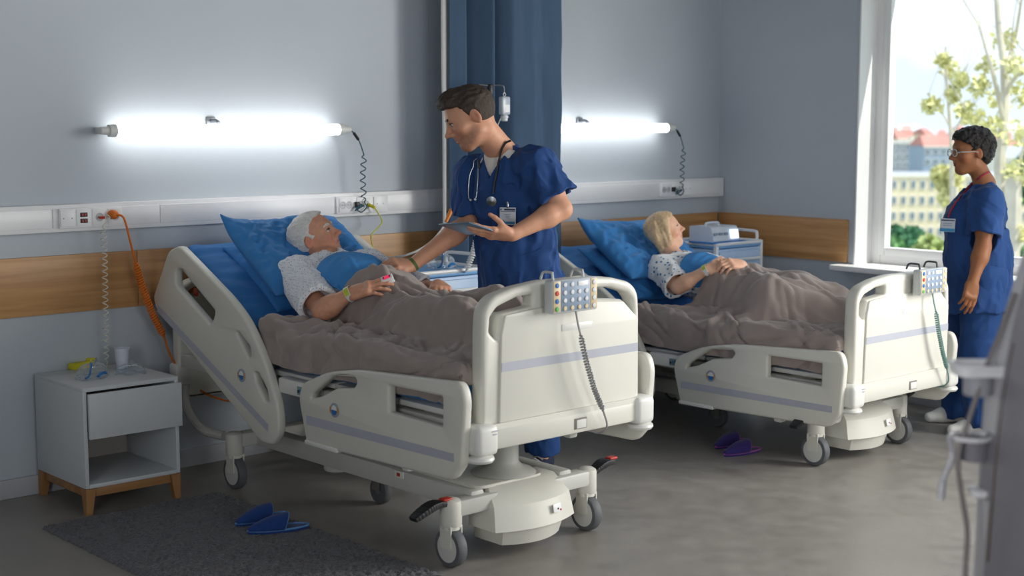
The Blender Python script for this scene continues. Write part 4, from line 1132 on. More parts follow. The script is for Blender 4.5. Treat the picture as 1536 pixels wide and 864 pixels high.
    mb = MB(); mb.lathe(cw-ax*0.008, [(0.0335, 0), (0.0345, 0.001), (0.0345, 0.015), (0.0335, 0.016)], 28, ax, cap=False); br = mb.build('bracelet', mat('olive_band', S(86, 104, 52), 0.5, noise=0.05), root); br.location = -rl
    return dict(root=root, body=body, top=top, h=h, wrL=wrL, dL=dL, nL=nL, wrR=wrR, cast=Caster([top, body]), rl=rl)
MN = male_nurse()
# ------------------------------------------------------------------ female nurse by the window
def putter(root):
    rl = Vector(root.location)
    def put(name, me, m, parent=None):
        me.transform(Matrix.Translation(-rl)); return link(name, me, m, root if parent is None else parent)
    def shift(parent, fn):
        b = set(parent.children); fn()
        for o in set(parent.children)-b: o.location = -rl
    return put, shift, rl
M_skin = MATS['skin']
def female_nurse():
    root = empty('person', (7.12, 4.12, 0), label='female nurse with short curly black hair standing by the window', cat='person')
    put, shift, rl = putter(root)
    fw = dirv(-1.0, -0.06, 0); rt = nrm(np.cross(fw, Z3)); D0 = 7.82
    h = HeadFrame(depth(1456, 229, D0), dirv(-0.985, -0.12, -0.03), dirv(0.02, 0, 1), 1.0)
    nb = depth(1477, 276, D0); pel = depth(1467, 414, D0); ch = depth(1467, 325, D0)
    shL = depth(1481, 302, D0-0.155); shR = depth(1478, 302, D0+0.155)
    elL = depth(1474, 372, D0-0.20); wrL = depth(1459, 424, D0-0.23); elR = depth(1480, 372, D0+0.22); wrR = depth(1466, 424, D0+0.22)
    anR = onz(1438, 633)+Z3*0.08; anL = onz(1474, 652)+Z3*0.08
    hipR, hipL = pel+rt*0.085, pel-rt*0.085; knR = (hipR+anR)/2+fw*0.03; knL = (hipL+anL)/2+fw*0.03
    S_ = Sdf()
    S_.cap(pel, pel+(ch-pel)*0.5, 0.135, 0.110, 0.05, 'u', (fw, 0.72)); S_.cap(pel+(ch-pel)*0.5, ch, 0.110, 0.125, 0.05, 'u', (fw, 0.72)); S_.cap(shR, shL, 0.045, 0.045, 0.05); S_.cap((shR+shL)/2, nb, 0.052, 0.05, 0.05)
    for hp, kn, an in ((hipR, knR, anR), (hipL, knL, anL)):
        S_.cap(hp, kn, 0.08, 0.052, 0.04); S_.cap(kn, an, 0.05, 0.034, 0.03); S_.cap(an-Z3*0.02, an+fw*0.10-Z3*0.05, 0.03, 0.024, 0.03)
    add_arm(S_, shL, elL, wrL, 0.92); add_arm(S_, shR, elR, wrR, 0.92)
    add_head(S_, h, nb, 0.050, True)
    add_hand(S_, wrL, nrm(wrL-elL)*0.8+np.array((0, 0, -0.3)), dirv(0.15, -0.9, 0.2), -1, ((0.25, 0.3, 0.2), (0.3, 0.35, 0.2), (0.35, 0.4, 0.25), (0.4, 0.45, 0.3)), (0.9, 0.35, -0.2), 0.92, 0.06)
    add_hand(S_, wrR, nrm(wrR-elR), dirv(0.15, 0.9, 0.1), 1, ((0.3, 0.35, 0.2),), (0.9, 0.35, -0.2), 0.92)
    me = S_.mesh('body', 0.0042, skin_color(h, S(148, 98, 66), S(140, 78, 66), S(150, 86, 58)))
    body = put('body', me, M_skin)
    Hh = Sdf(); R = h.R
    Hh.ell(h.P(0, -0.030, 0.045), (0.093, 0.108, 0.098), R, 0.02); Hh.ell(h.P(0, 0.020, 0.078), (0.078, 0.078, 0.056), R, 0.03); Hh.ell(h.P(0, -0.075, -0.010), (0.066, 0.045, 0.062), R, 0.03)
    def cut(p):
        q = h.loc(p); x, y, z = q.T
        g = np.interp(z, [-0.12, -0.05, -0.03, -0.005, 0.02, 0.045, 0.062, 0.085, 0.2], [-0.06, -0.05, -0.032, 0.006, 0.026, 0.036, 0.062, 0.105, 0.12])
        return np.maximum(y-g, -0.078-z)*0.8
    Hh.isect(cut)
    Hh.field(lambda p: 0.010*fbm(p*75, 2)-0.004*np.abs(vnoise(p*130)))
    for s in (-1, 1): Hh.ell(h.P(s*0.092, -0.010, -0.006), (0.026, 0.021, 0.030), R, 0.006, 's')
    put('hair', Hh.mesh('hair', 0.0042), mat('black_curls', S(24, 20, 20), 0.45, noise=0.4, nscale=120, bump=0.8, bscale=190))
    shift(body, lambda: (eyes(h, body, (50, 32, 22), (0.0, 1, -0.1)), brows(h, body, mat('black_curls', S(24, 20, 20)), 0.8)))
    # glasses
    mgl = mat('clear_frame', S(205, 212, 218), 0.2, noise=0.02, trans=0.3)
    g = empty('glasses', (0, 0, 0)); g.parent = root; g.location = -rl
    for s in (-1, 1):
        ring = [h.P(s*0.033+0.024*math.cos(a), 0.106+0.002*math.cos(a)-0.006*abs(math.sin(a))*0, 0.002+0.019*math.sin(a)) for a in np.linspace(0, 2*math.pi, 25)[:-1]]
        MB().tube(ring, 0.0024, 6, True).build('rim', mgl, g)
        MB().tube([h.P(s*0.057, 0.104, 0.006), h.P(s*0.076, 0.085, 0.008), h.P(s*0.083, 0.02, 0.008), h.P(s*0.082, -0.015, 0.004)], 0.002, 6).build('temple_arm', mgl, g)
    MB().tube([h.P(-0.010, 0.107, 0.004), h.P(0.0, 0.110, 0.007), h.P(0.010, 0.107, 0.004)], 0.0022, 6).build('bridge', mgl, g)
    T = Sdf(); hem = depth(1466, 468, D0); waist = pel+(ch-pel)*0.4
    T.ccap(waist, hem, 0.178, 0.192, 0.05, 'u', (fw, 0.93)); T.cap(waist, ch, 0.178, 0.165, 0.05, 'u', (fw, 0.86))
    T.cap(shR, shL, 0.062, 0.062, 0.06); T.cap((shR+shL)/2+Z3*0.01, nb-Z3*0.03, 0.075, 0.066, 0.05)
    T.ell(ch+fw*0.08-Z3*0.02, (0.10, 0.10, 0.09), None, 0.06)
    se = []
    for sh, el in ((shL, elL), (shR, elR)):
        e_ = sh+(el-sh)*0.72; se.append((e_, sh)); T.ccap(sh, e_, 0.078, 0.088, 0.035)
    T.field(folds(Z3, 0.016, 10, 1.6, 13.0)); T.field(folds(fw+Z3, 0.008, 14, 4, 4.0))
    T.cap(nb+Z3*0.005, nb+Z3*0.1+fw*0.03, 0.060, 0.072, 0.006, 's'); T.cap(nb+fw*0.06+Z3*0.02, nb+fw*0.14-Z3*0.12, 0.04, 0.008, 0.006, 's')
    for e_, sh in se: ax = nrm(e_-sh); T.cap(e_+ax*0.03, e_-ax*0.02, 0.072, 0.068, 0.004, 's')
    top = put('scrub_top', T.mesh('scrub_top', 0.006), M_scrub)
    Q = Sdf(); Q.cap(pel-rt*0.06, pel+rt*0.06, 0.12, 0.12, 0.04)
    for hp, kn, an in ((hipR, knR, anR), (hipL, knL, anL)):
        Q.cap(hp, kn, 0.118, 0.098, 0.04); Q.ccap(kn, an-Z3*0.03, 0.098, 0.092, 0.03)
    Q.field(folds(Z3, 0.011, 11, 2.5, 15)); Q.field(folds(fw+rt, 0.010, 3, 14, 2, lambda p: np.clip((0.45-p[:, 2])/0.2, 0, 1)))
    put('trousers', Q.mesh('trousers', 0.008), M_scrub)
    msh = mat('white_clog', S(222, 221, 218), 0.5, noise=0.02)
    for an in (anR, anL):
        b0 = np.array((an[0], an[1], 0)); H_ = Sdf()
        H_.cap(b0-fw*0.05+Z3*0.045, b0+fw*0.10+Z3*0.042, 0.044, 0.042, 0.02); H_.cap(b0+fw*0.10+Z3*0.040, b0+fw*0.17+Z3*0.03, 0.042, 0.030, 0.02); H_.cap(b0-fw*0.03+Z3*0.04, b0-fw*0.02+Z3*0.085, 0.042, 0.040, 0.03); H_.plane(Z3*0.002, -Z3, 0.004)
        put('shoe', H_.mesh('shoe', 0.006), msh)
    return dict(root=root, body=body, top=top, h=h, cast=Caster_rel([top, body], rl), rl=rl)
def Caster_rel(objs, rl):
    c = Caster(objs); base = c.at
    t = c.t; o = np.array(rl)
    def at(px, py, off=0.0):
        d = ray(px, py); d = d/np.linalg.norm(d); r = t.ray_cast(Vector(EYE-o), Vector(d))
        if r[0] is None: return None, None
        return np.array(r[0])+o+np.array(r[1])*off, np.array(r[1])
    c.at = at; return c
MN['cast'] = Caster_rel([MN['top'], MN['body']], MN['rl'])
FN = female_nurse()

# ------------------------------------------------------------------ the two patients
def dots_mat(name, bg, fg, scale, size):
    m, nt, b, ln = mat_nodes(name)
    tc = nt.nodes.new('ShaderNodeTexCoord'); v = nt.nodes.new('ShaderNodeTexVoronoi'); v.inputs['Scale'].default_value = scale; v.inputs['Randomness'].default_value = 0.55
    lt = nt.nodes.new('ShaderNodeMath'); lt.operation = 'LESS_THAN'; lt.inputs[1].default_value = size
    mx = nt.nodes.new('ShaderNodeMixRGB'); mx.inputs[1].default_value = bg; mx.inputs[2].default_value = fg
    ln(tc.outputs['Object'], v.inputs['Vector']); ln(v.outputs['Distance'], lt.inputs[0]); ln(lt.outputs[0], mx.inputs[0]); ln(mx.outputs[0], b.inputs['Base Color'])
    b.inputs['Roughness'].default_value = 0.8; b.inputs['Specular IOR Level'].default_value = 0.2
    return m
def make_cover(J, sc=1.0):
    # the trunk and legs alone, for the covers to lie on
    pel, wst, ch, nb = J['pel'], J['wst'], J['ch'], J['nb']; ax = nrm(nb-pel); lat = np.array((1.0, 0, 0)); up = nrm(np.cross(ax, -lat)); up = up if up[2] > 0 else -up
    Cv = Sdf(); Cv.cap(pel, wst, 0.140*sc, 0.152*sc, 0.05, 'u', (up, 0.76)); Cv.cap(wst, ch, 0.152*sc, 0.165*sc, 0.05, 'u', (up, 0.76))
    for s, kn, an in ((-1, J['knR'], J['anR']), (1, J['knL'], J['anL'])):
        Cv.cap(pel+lat*s*0.085, kn, 0.09, 0.068, 0.04); Cv.cap(kn, an, 0.066, 0.045, 0.03); Cv.cap(an, an+np.array((s*0.02, -0.03, J.get('foot', 0.11))), 0.04, 0.03, 0.03)
    J['cover'] = Cv
    def touch(px, py, off):
        d = ray(px, py); ts = np.linspace(5.0, 9.5, 2400); v = Cv.eval((EYE[None]+d[None]*ts[:, None]).astype(np.float32))-off
        i = np.nonzero(v < 0)[0]
        return EYE+d*ts[i[0]] if len(i) else None
    J['touch'] = touch
def patient(root, J, hargs, base, lip, flush, gown, old, sc=1.0, vox=VOX):
    put, shift, rl = putter(root)
    h = HeadFrame(*hargs)
    pel, wst, ch, nb = J['pel'], J['wst'], J['ch'], J['nb']; ax = nrm(nb-pel); lat = np.array((1.0, 0, 0)); up = nrm(np.cross(ax, -lat)); up = up if up[2] > 0 else -up
    S_ = Sdf()
    S_.cap(pel, wst, 0.125*sc, 0.125*sc, 0.05, 'u', (up, 0.72)); S_.cap(wst, ch, 0.125*sc, 0.14*sc, 0.05, 'u', (up, 0.72)); S_.cap(J['shR'], J['shL'], 0.048*sc, 0.048*sc, 0.05); S_.cap((J['shR']+J['shL'])/2, nb, 0.058*sc, 0.055*sc, 0.05)
    for s, kn, an in ((-1, J['knR'], J['anR']), (1, J['knL'], J['anL'])):
        S_.cap(pel+lat*s*0.085, kn, 0.08*sc, 0.055*sc, 0.04); S_.cap(kn, an, 0.053*sc, 0.036*sc, 0.03); S_.cap(an, an+np.array((s*0.02, -0.03-(0.11-J.get('foot', 0.11)), J.get('foot', 0.11))), 0.034*sc, 0.026*sc, 0.03)
    add_arm(S_, J['shR'], J['elR'], J['wrR'], 0.95*sc); add_arm(S_, J['shL'], J['elL'], J['wrL'], 0.95*sc)
    add_head(S_, h, nb, 0.054*sc, not old, old)
    tipsR = add_hand(S_, J['wrR'], J['dR'], J['nR'], J['sR'], J['cR'], J.get('tR', (0.8, 0.45, -0.2)), sc, 0.08)
    tipsL = add_hand(S_, J['wrL'], J['dL'], J['nL'], J['sL'], J['cL'], J.get('tL', (0.8, 0.45, -0.2)), sc, 0.05)
    body = put('body', S_.mesh('body', vox, skin_color(h, base, lip, flush, J.get('extra'))), M_skin)
    G = Sdf()
    G.ccap(ch, wst+(pel-wst)*0.6, 0.165*sc, 0.165*sc, 0.05, 'u', (up, 0.75)); G.cap(J['shR'], J['shL'], 0.068*sc, 0.068*sc, 0.06); G.cap((J['shR']+J['shL'])/2, nb-ax*0.01, 0.082*sc, 0.068*sc, 0.05)
    ses = []
    for sh, el, fr in ((J['shR'], J['elR'], J.get('sleeve', 0.86)), (J['shL'], J['elL'], 0.95)):
        e_ = sh+(el-sh)*fr; ses.append((e_, sh)); G.ccap(sh, e_, 0.078*sc, 0.088*sc, 0.04)
    G.field(folds(ax, 0.011, 10, 3, 21+base[0]*9)); G.field(folds(up+lat*0.6, 0.010, 9, 14, 8.0))
    G.cap(nb+ax*0.01, nb+ax*0.12+up*0.03, 0.062*sc, 0.075*sc, 0.006, 's'); G.cap(nb+up*0.06, nb+up*0.11-ax*0.05, 0.036*sc, 0.01, 0.006, 's')
    for e_, sh in ses: a_ = nrm(e_-sh); G.cap(e_+a_*0.03, e_-a_*0.02, 0.072*sc, 0.068*sc, 0.004, 's')
    put('gown', G.mesh('gown', 0.0055), gown)
    return dict(root=root, put=put, shift=shift, rl=rl, h=h, body=body, cover=J['cover'], tipsR=tipsR, tipsL=tipsL, J=J, up=up, ax=ax)

def wristband(root, rl, el, wr, mband, mlab, r=0.032, w=0.024, pos=0.0, labdir=None):
    ax = nrm(wr-el); c = wr-ax*pos
    b = MB().lathe(c-ax*w/2, [(r, 0), (r+0.0012, 0.0006), (r+0.0012, w-0.0006), (r, w)], 28, ax, cap=False).build('wristband', mband, root); b.location = -rl
    n = nrm(labdir-ax*(labdir@ax)); t = np.cross(ax, n)
    mb = MB(); V = []; k = 7
    for i in range(k):
        a = -0.55+1.1*i/(k-1)
        for s in (-1, 1): V.append(c+ax*s*w*0.42+(n*math.cos(a)+t*math.sin(a))*(r+0.0022))
    mb.add([tuple(v) for v in V], [(2*i, 2*i+1, 2*i+3, 2*i+2) for i in range(k-1)]).build('band_label', mlab, b)

# old man
rootA = empty('person', (BCX, 5.0, 0.79), label='old white-haired man lying in the nearer bed in a finely dotted gown', cat='person')
X0 = 3.80
def at_x(px, py, x): return onx(px, py, x)
JA = dict(pel=np.array((X0, 4.84, 0.828)), wst=np.array((X0, 5.07, 0.877)), ch=np.array((X0, 5.33, 0.965)), nb=np.array((X0-0.01, 5.485, 1.07)),
          shR=at_x(441, 412, 3.62), shL=np.array((3.985, 5.42, 1.035)),
          elR=at_x(484, 466, 3.50), wrR=at_x(526, 441, 3.60), elL=np.array((4.10, 5.17, 0.92)), wrL=np.array((4.00, 4.93, 0.985)),
          knR=np.array((X0-0.11, 4.43, 0.885)), knL=np.array((X0+0.12, 4.43, 0.905)), anR=np.array((X0-0.10, 4.06, 0.835)), anL=np.array((X0+0.12, 4.06, 0.835)))
make_cover(JA); JA['wrR'] = JA['touch'](525, 441, 0.075); _k = JA['touch'](556, 431, 0.078)
JA['dR'] = nrm(_k-JA['wrR']); JA['nR'] = nrm(dirv(-0.05, -0.55, 0.84)); JA['sR'] = -1
JA['cR'] = ((0.12, 0.18, 0.08), (0.16, 0.28, 0.15), (0.22, 0.30, 0.2), (0.28, 0.32, 0.2))
JA['dL'] = nrm(np.array((-0.45, -0.85, -0.05))); JA['nL'] = np.array((0.1, 0, 1.0)); JA['sL'] = 1; JA['cL'] = ((0.35, 0.4, 0.3),)
def aged(q, col, blend):
    n = fbm(q*90, 2); return col*(1+0.10*n[:, None]*np.array((1, 0.8, 0.7)))
JA['extra'] = aged
M_gownA = dots_mat('gown_fine_dots', S(232, 235, 240), S(140, 158, 184), 95.0, 0.26)
PA = patient(rootA, JA, (onx(474, 357, X0), dirv(0.86, -0.20, 0.44), dirv(-0.43, 0.0, 0.90), 1.0), S(214, 158, 130), S(190, 118, 106), S(206, 118, 96), M_gownA, True)
h = PA['h']; Hh = Sdf(); R = h.R
Hh.ell(h.P(0, -0.022, 0.034), (0.089, 0.110, 0.096), R, 0.02); Hh.ell(h.P(0, 0.022, 0.075), (0.062, 0.062, 0.045), R, 0.03); Hh.ell(h.P(0, -0.080, -0.030), (0.060, 0.036, 0.060), R, 0.03)
def cut(p):
    q = h.loc(p); x, y, z = q.T
    g = np.interp(z, [-0.13, -0.05, -0.035, -0.015, 0.01, 0.035, 0.06, 0.085, 0.105, 0.2], [-0.07, -0.045, -0.032, 0.012, 0.022, 0.008, 0.016, 0.045, 0.09, 0.1])
    return np.maximum(y-g+0.010*fbm(q*70, 2), -0.098-z)*0.8
Hh.isect(cut); Hh.field(lambda p: (lambda q: 0.006*fbm(np.stack([q[:, 0]*60+q[:, 2]*30, q[:, 1]*22, q[:, 2]*70], 1), 2)+0.0015*vnoise(q*220))(h.loc(p)))
M_whitehair = mat('white_hair', S(226, 224, 220), 0.6, noise=0.12, nscale=110, bump=0.5, bscale=240)
for s in (-1, 1): Hh.ell(h.P(s*0.090, -0.012, -0.006), (0.026, 0.022, 0.034), R, 0.006, 's')
PA['put']('hair', Hh.mesh('hair', 0.0034), M_whitehair)
PA['shift'](PA['body'], lambda: (eyes(h, PA['body'], (110, 128, 140), (0.0, 1, 0.15)), brows(h, PA['body'], M_whitehair, 1.5, 0.029, 0.004)))
wristband(rootA, PA['rl'], JA['elR'], JA['wrR'], mat('white_band', S(226, 228, 226), 0.35, noise=0.01), mat('lime_label', S(196, 208, 60), 0.45, noise=0.03), 0.034, 0.026, 0.0, dirv(-0.1, -0.8, 0.5))

# blonde woman
rootB = empty('person', (B2X, 5.0, 0.635), label='blonde woman lying in the bed near the window in a blue-dotted gown', cat='person')
XB = 6.19
JB = dict(pel=np.array((XB, 4.86, 0.745)), wst=np.array((XB, 5.04, 0.775)), ch=np.array((XB, 5.29, 0.83)), nb=np.array((XB-0.01, 5.43, 0.915)),
          shR=onx(990, 403, 6.03), shL=np.array((6.355, 5.36, 0.875)),
          elR=onx(1018, 430, 5.955), wrR=onx(1058, 405, 6.06), elL=np.array((6.45, 5.12, 0.82)), wrL=np.array((6.29, 4.99, 0.90)),
          knR=np.array((XB-0.16, 4.64, 0.775)), knL=np.array((XB+0.06, 4.62, 0.785)), anR=np.array((XB+0.02, 4.30, 0.690)), anL=np.array((XB+0.16, 4.27, 0.690)), foot=0.03)
make_cover(JB, 0.92); JB['wrR'] = JB['touch'](1060, 405, 0.062); JB['wrL'] = JB['touch'](1112, 397, 0.06) if JB['touch'](1112, 397, 0.06) is not None else JB['wrL']; None
JB['dR'] = nrm(JB['touch'](1084, 397, 0.055)-JB['wrR']); JB['nR'] = nrm(np.array((-0.4, -0.4, 0.8))); JB['sR'] = -1; JB['cR'] = ((0.5, 0.7, 0.4),); JB['tR'] = (0.8, 0.35, 0.2)
JB['dL'] = nrm(np.array((-0.85, 0.10, 0.12))); JB['nL'] = nrm(np.array((0.0, -0.6, 0.8))); JB['sL'] = 1; JB['cL'] = ((0.6, 0.8, 0.4),); JB['sleeve'] = 0.92
M_gownB = dots_mat('gown_blue_dots', S(228, 230, 232), S(52, 120, 172), 36.0, 0.27)
PB = patient(rootB, JB, (onx(997, 347, XB), dirv(0.93, -0.08, 0.36), dirv(-0.34, 0.0, 0.93), 0.93), S(232, 184, 156), S(206, 124, 116), S(224, 142, 122), M_gownB, False, 0.92, 0.0042)
h2 = PB['h']; Hh = Sdf(); R = h2.R
Hh.ell(h2.P(0, -0.022, 0.034), np.array((0.082, 0.103, 0.094))*0.93, R, 0.02); Hh.ell(h2.P(0, 0.022, 0.072), np.array((0.062, 0.066, 0.044))*0.93, R, 0.03)
for s in (-1, 1):
    Hh.chain([h2.P(s*0.060, 0.020, 0.060), h2.P(s*0.078, 0.018, 0.01), h2.P(s*0.074, 0.006, -0.06), h2.P(s*0.062, -0.01, -0.13)], [0.018, 0.017, 0.020, 0.012], 0.03)
    Hh.cap(h2.P(s*0.05, -0.05, -0.01), h2.P(s*0.045, -0.045, -0.12), 0.045, 0.028, 0.03)
def cut2(p):
    q = h2.loc(p); x, y, z = q.T
    g = np.interp(z, [-0.2, -0.08, -0.02, 0.02, 0.055, 0.075, 0.095, 0.2], [0.02, 0.024, 0.034, 0.036, 0.05, 0.066, 0.092, 0.1])
    return (y-g+0.006*fbm(q*50, 2))*0.8
Hh.isect(cut2); Hh.field(lambda p: (lambda q: 0.004*fbm(np.stack([q[:, 0]*40, q[:, 1]*70, q[:, 2]*14], 1), 2))(h2.loc(p)))
M_blonde = mat('blonde_hair', S(214, 184, 146), 0.5, noise=0.14, nscale=70, bump=0.3, bscale=150)
PB['put']('hair', Hh.mesh('hair', 0.0042), M_blonde)
PB['shift'](PB['body'], lambda: (eyes(h2, PB['body'], (90, 120, 140), (0.0, 1, 0.1)), brows(h2, PB['body'], mat('blonde_brow', S(168, 132, 96), 0.6, noise=0.1), 0.8)))
wristband(rootB, PB['rl'], JB['elR'], JB['wrR'], MATS['white_band'], MATS['lime_label'], 0.031, 0.026, 0.0, dirv(-0.1, -0.6, 0.7))
# ================================================================== pillows, blankets, sheets
M_pillow = mat('blue_pillowcase', S(60, 128, 192), 0.72, noise=0.05, nscale=5, bump=0.12, bscale=420, sheen=0.08, spec=0.25)
M_blanket = mat('taupe_fleece', S(160, 147, 141), 0.95, noise=0.06, nscale=14, bump=0.35, bscale=320, sheen=0.35, spec=0.1)
def pillow(c, u, v, W, H, T, seed, label, group, dent=None, corner=0.0):
    u = nrm(u); v = np.array(v, float); v = nrm(v-u*(v@u)); n = np.cross(u, v)
    k = 64; g = np.linspace(-1, 1, k); A, B = np.meshgrid(g, g, indexing='ij')
    # sides pull in between the corners
    px = A*W/2*(1-0.045*(1-B*B)); py = B*H/2*(1-0.05*(1-A*A))
    th = ((1-np.abs(A)**2.6).clip(0)*(1-np.abs(B)**2.6).clip(0))**0.52
    edge = np.maximum(np.abs(A), np.abs(B))
    rad = np.stack([A*2.2+seed, B*2.2, np.zeros_like(A)], -1)
    wr = fbm(rad*1.6, 3); rid = np.abs(fbm(np.stack([A*5+B*3+seed, B*4-A*5, np.full_like(A, seed)], -1), 2))
    objs = []
    Z1 = T/2*th+(wr*0.014-rid*0.030)*th**0.5+0.004
    Z0 = -T/2*th+(wr*0.008)*th**0.5-0.004
    lift = corner*np.clip(-A, 0, 1)**3*np.clip(B, 0, 1)**3*0.10
    V = []
    for Z in (Z1, Z0):
        P = c+u*px[..., None]+v*py[..., None]+n*(Z+lift+0.008*np.sin(3*A+seed)*edge)[..., None]
        if dent is not None:
            for dc, dr, dd in dent:
                d = np.linalg.norm(P-np.array(dc), axis=-1); P = P-n*(dd*np.exp(-(d/dr)**2))[..., None]
        V.append(P)
    bm = bmesh.new(); top = [[bm.verts.new(V[0][i, j]) for j in range(k)] for i in range(k)]
    bot = [[(bm.verts.new(V[1][i, j])) for j in range(k)] for i in range(k)]
    for i in range(k-1):
        for j in range(k-1):
            bm.faces.new((top[i][j], top[i+1][j], top[i+1][j+1], top[i][j+1])); bm.faces.new((bot[i][j], bot[i][j+1], bot[i+1][j+1], bot[i+1][j]))
    ring = [(i, 0) for i in range(k-1)]+[(k-1, j) for j in range(k-1)]+[(i, k-1) for i in range(k-1, 0, -1)]+[(0, j) for j in range(k-1, 0, -1)]
    for q in range(len(ring)):
        a, b_ = ring[q], ring[(q+1) % len(ring)]; bm.faces.new((top[a[0]][a[1]], bot[a[0]][a[1]], bot[b_[0]][b_[1]], top[b_[0]][b_[1]]))
    me = bpy.data.meshes.new('pillow'); bm.to_mesh(me); bm.free(); me.polygons.foreach_set('use_smooth', [True]*len(me.polygons))
    me.transform(Matrix.Translation(-Vector(c))); o = link('pillow', me, M_pillow); o.location = c
    return tag(o, label, 'pillow', group)
A29 = math.radians(29)
sl = np.array((0, math.cos(math.radians(32)), math.sin(math.radians(32)))); sl2 = np.array((0, math.cos(A29), math.sin(A29)))
hA, hB = PA['h'], PB['h']
pillow(np.array((3.79, 5.66, 1.095)), (1, 0.03, 0.0), sl, 0.68, 0.56, 0.17, 1.0, 'blue pillow the old man rests his head on, its corner sticking up', 'pillows on the nearer bed', [(hA.P(0, -0.11, 0.0), 0.16, 0.045)], 0.55)
pillow(np.array((3.86, 5.72, 0.99)), (1, 0.0, 0.0), sl2, 0.70, 0.54, 0.15, 2.3, 'lower blue pillow lying on the raised end of the nearer mattress', 'pillows on the nearer bed')
pillow(np.array((6.17, 5.68, 0.975)), (1, 0.0, 0.0), sl, 0.70, 0.54, 0.17, 4.0, 'upper blue pillow under the blonde head', 'pillows by the window bed', [(hB.P(0, -0.11, 0.0), 0.16, 0.05)], 0.4)
pillow(np.array((6.19, 5.66, 0.845)), (1, 0.0, 0.0), sl2, 0.74, 0.52, 0.15, 5.1, 'lower blue pillow under the other pillow of the blonde woman', 'pillows by the window bed')

def mat_top(y, hinge=1.47, z0=0.782):
    """height of the mattress top at bed-local y"""
    t = (y-hinge)/0.06; return z0+0.06*math.tan(A29)*np.where(t > 30, t, np.log1p(np.exp(np.clip(t, -50, 30))))
def drape_height(cov, cx, fy, dz, xs, ys, grow=0.0):
    Xg, Yg = np.meshgrid(xs, ys, indexing='ij'); Hh = mat_top(Yg)+dz
    P = np.stack([Xg.ravel()+cx, Yg.ravel()+fy], 1); Z = np.full(len(P), 1.35); live = np.ones(len(P), bool); res = np.full(len(P), -1.0)
    for it in range(60):      # sphere-trace downwards
        d = cov.eval(np.column_stack([P, Z]).astype(np.float32))-grow
        Z = Z-np.maximum(d, 0.0015)*0.95
        hit = (d < 0.002) & live; res[hit] = Z[hit]; live &= ~hit; live &= Z > 0.5
        if not live.any(): break
    res = res.reshape(Xg.shape)
    return np.maximum(Hh, res), Hh

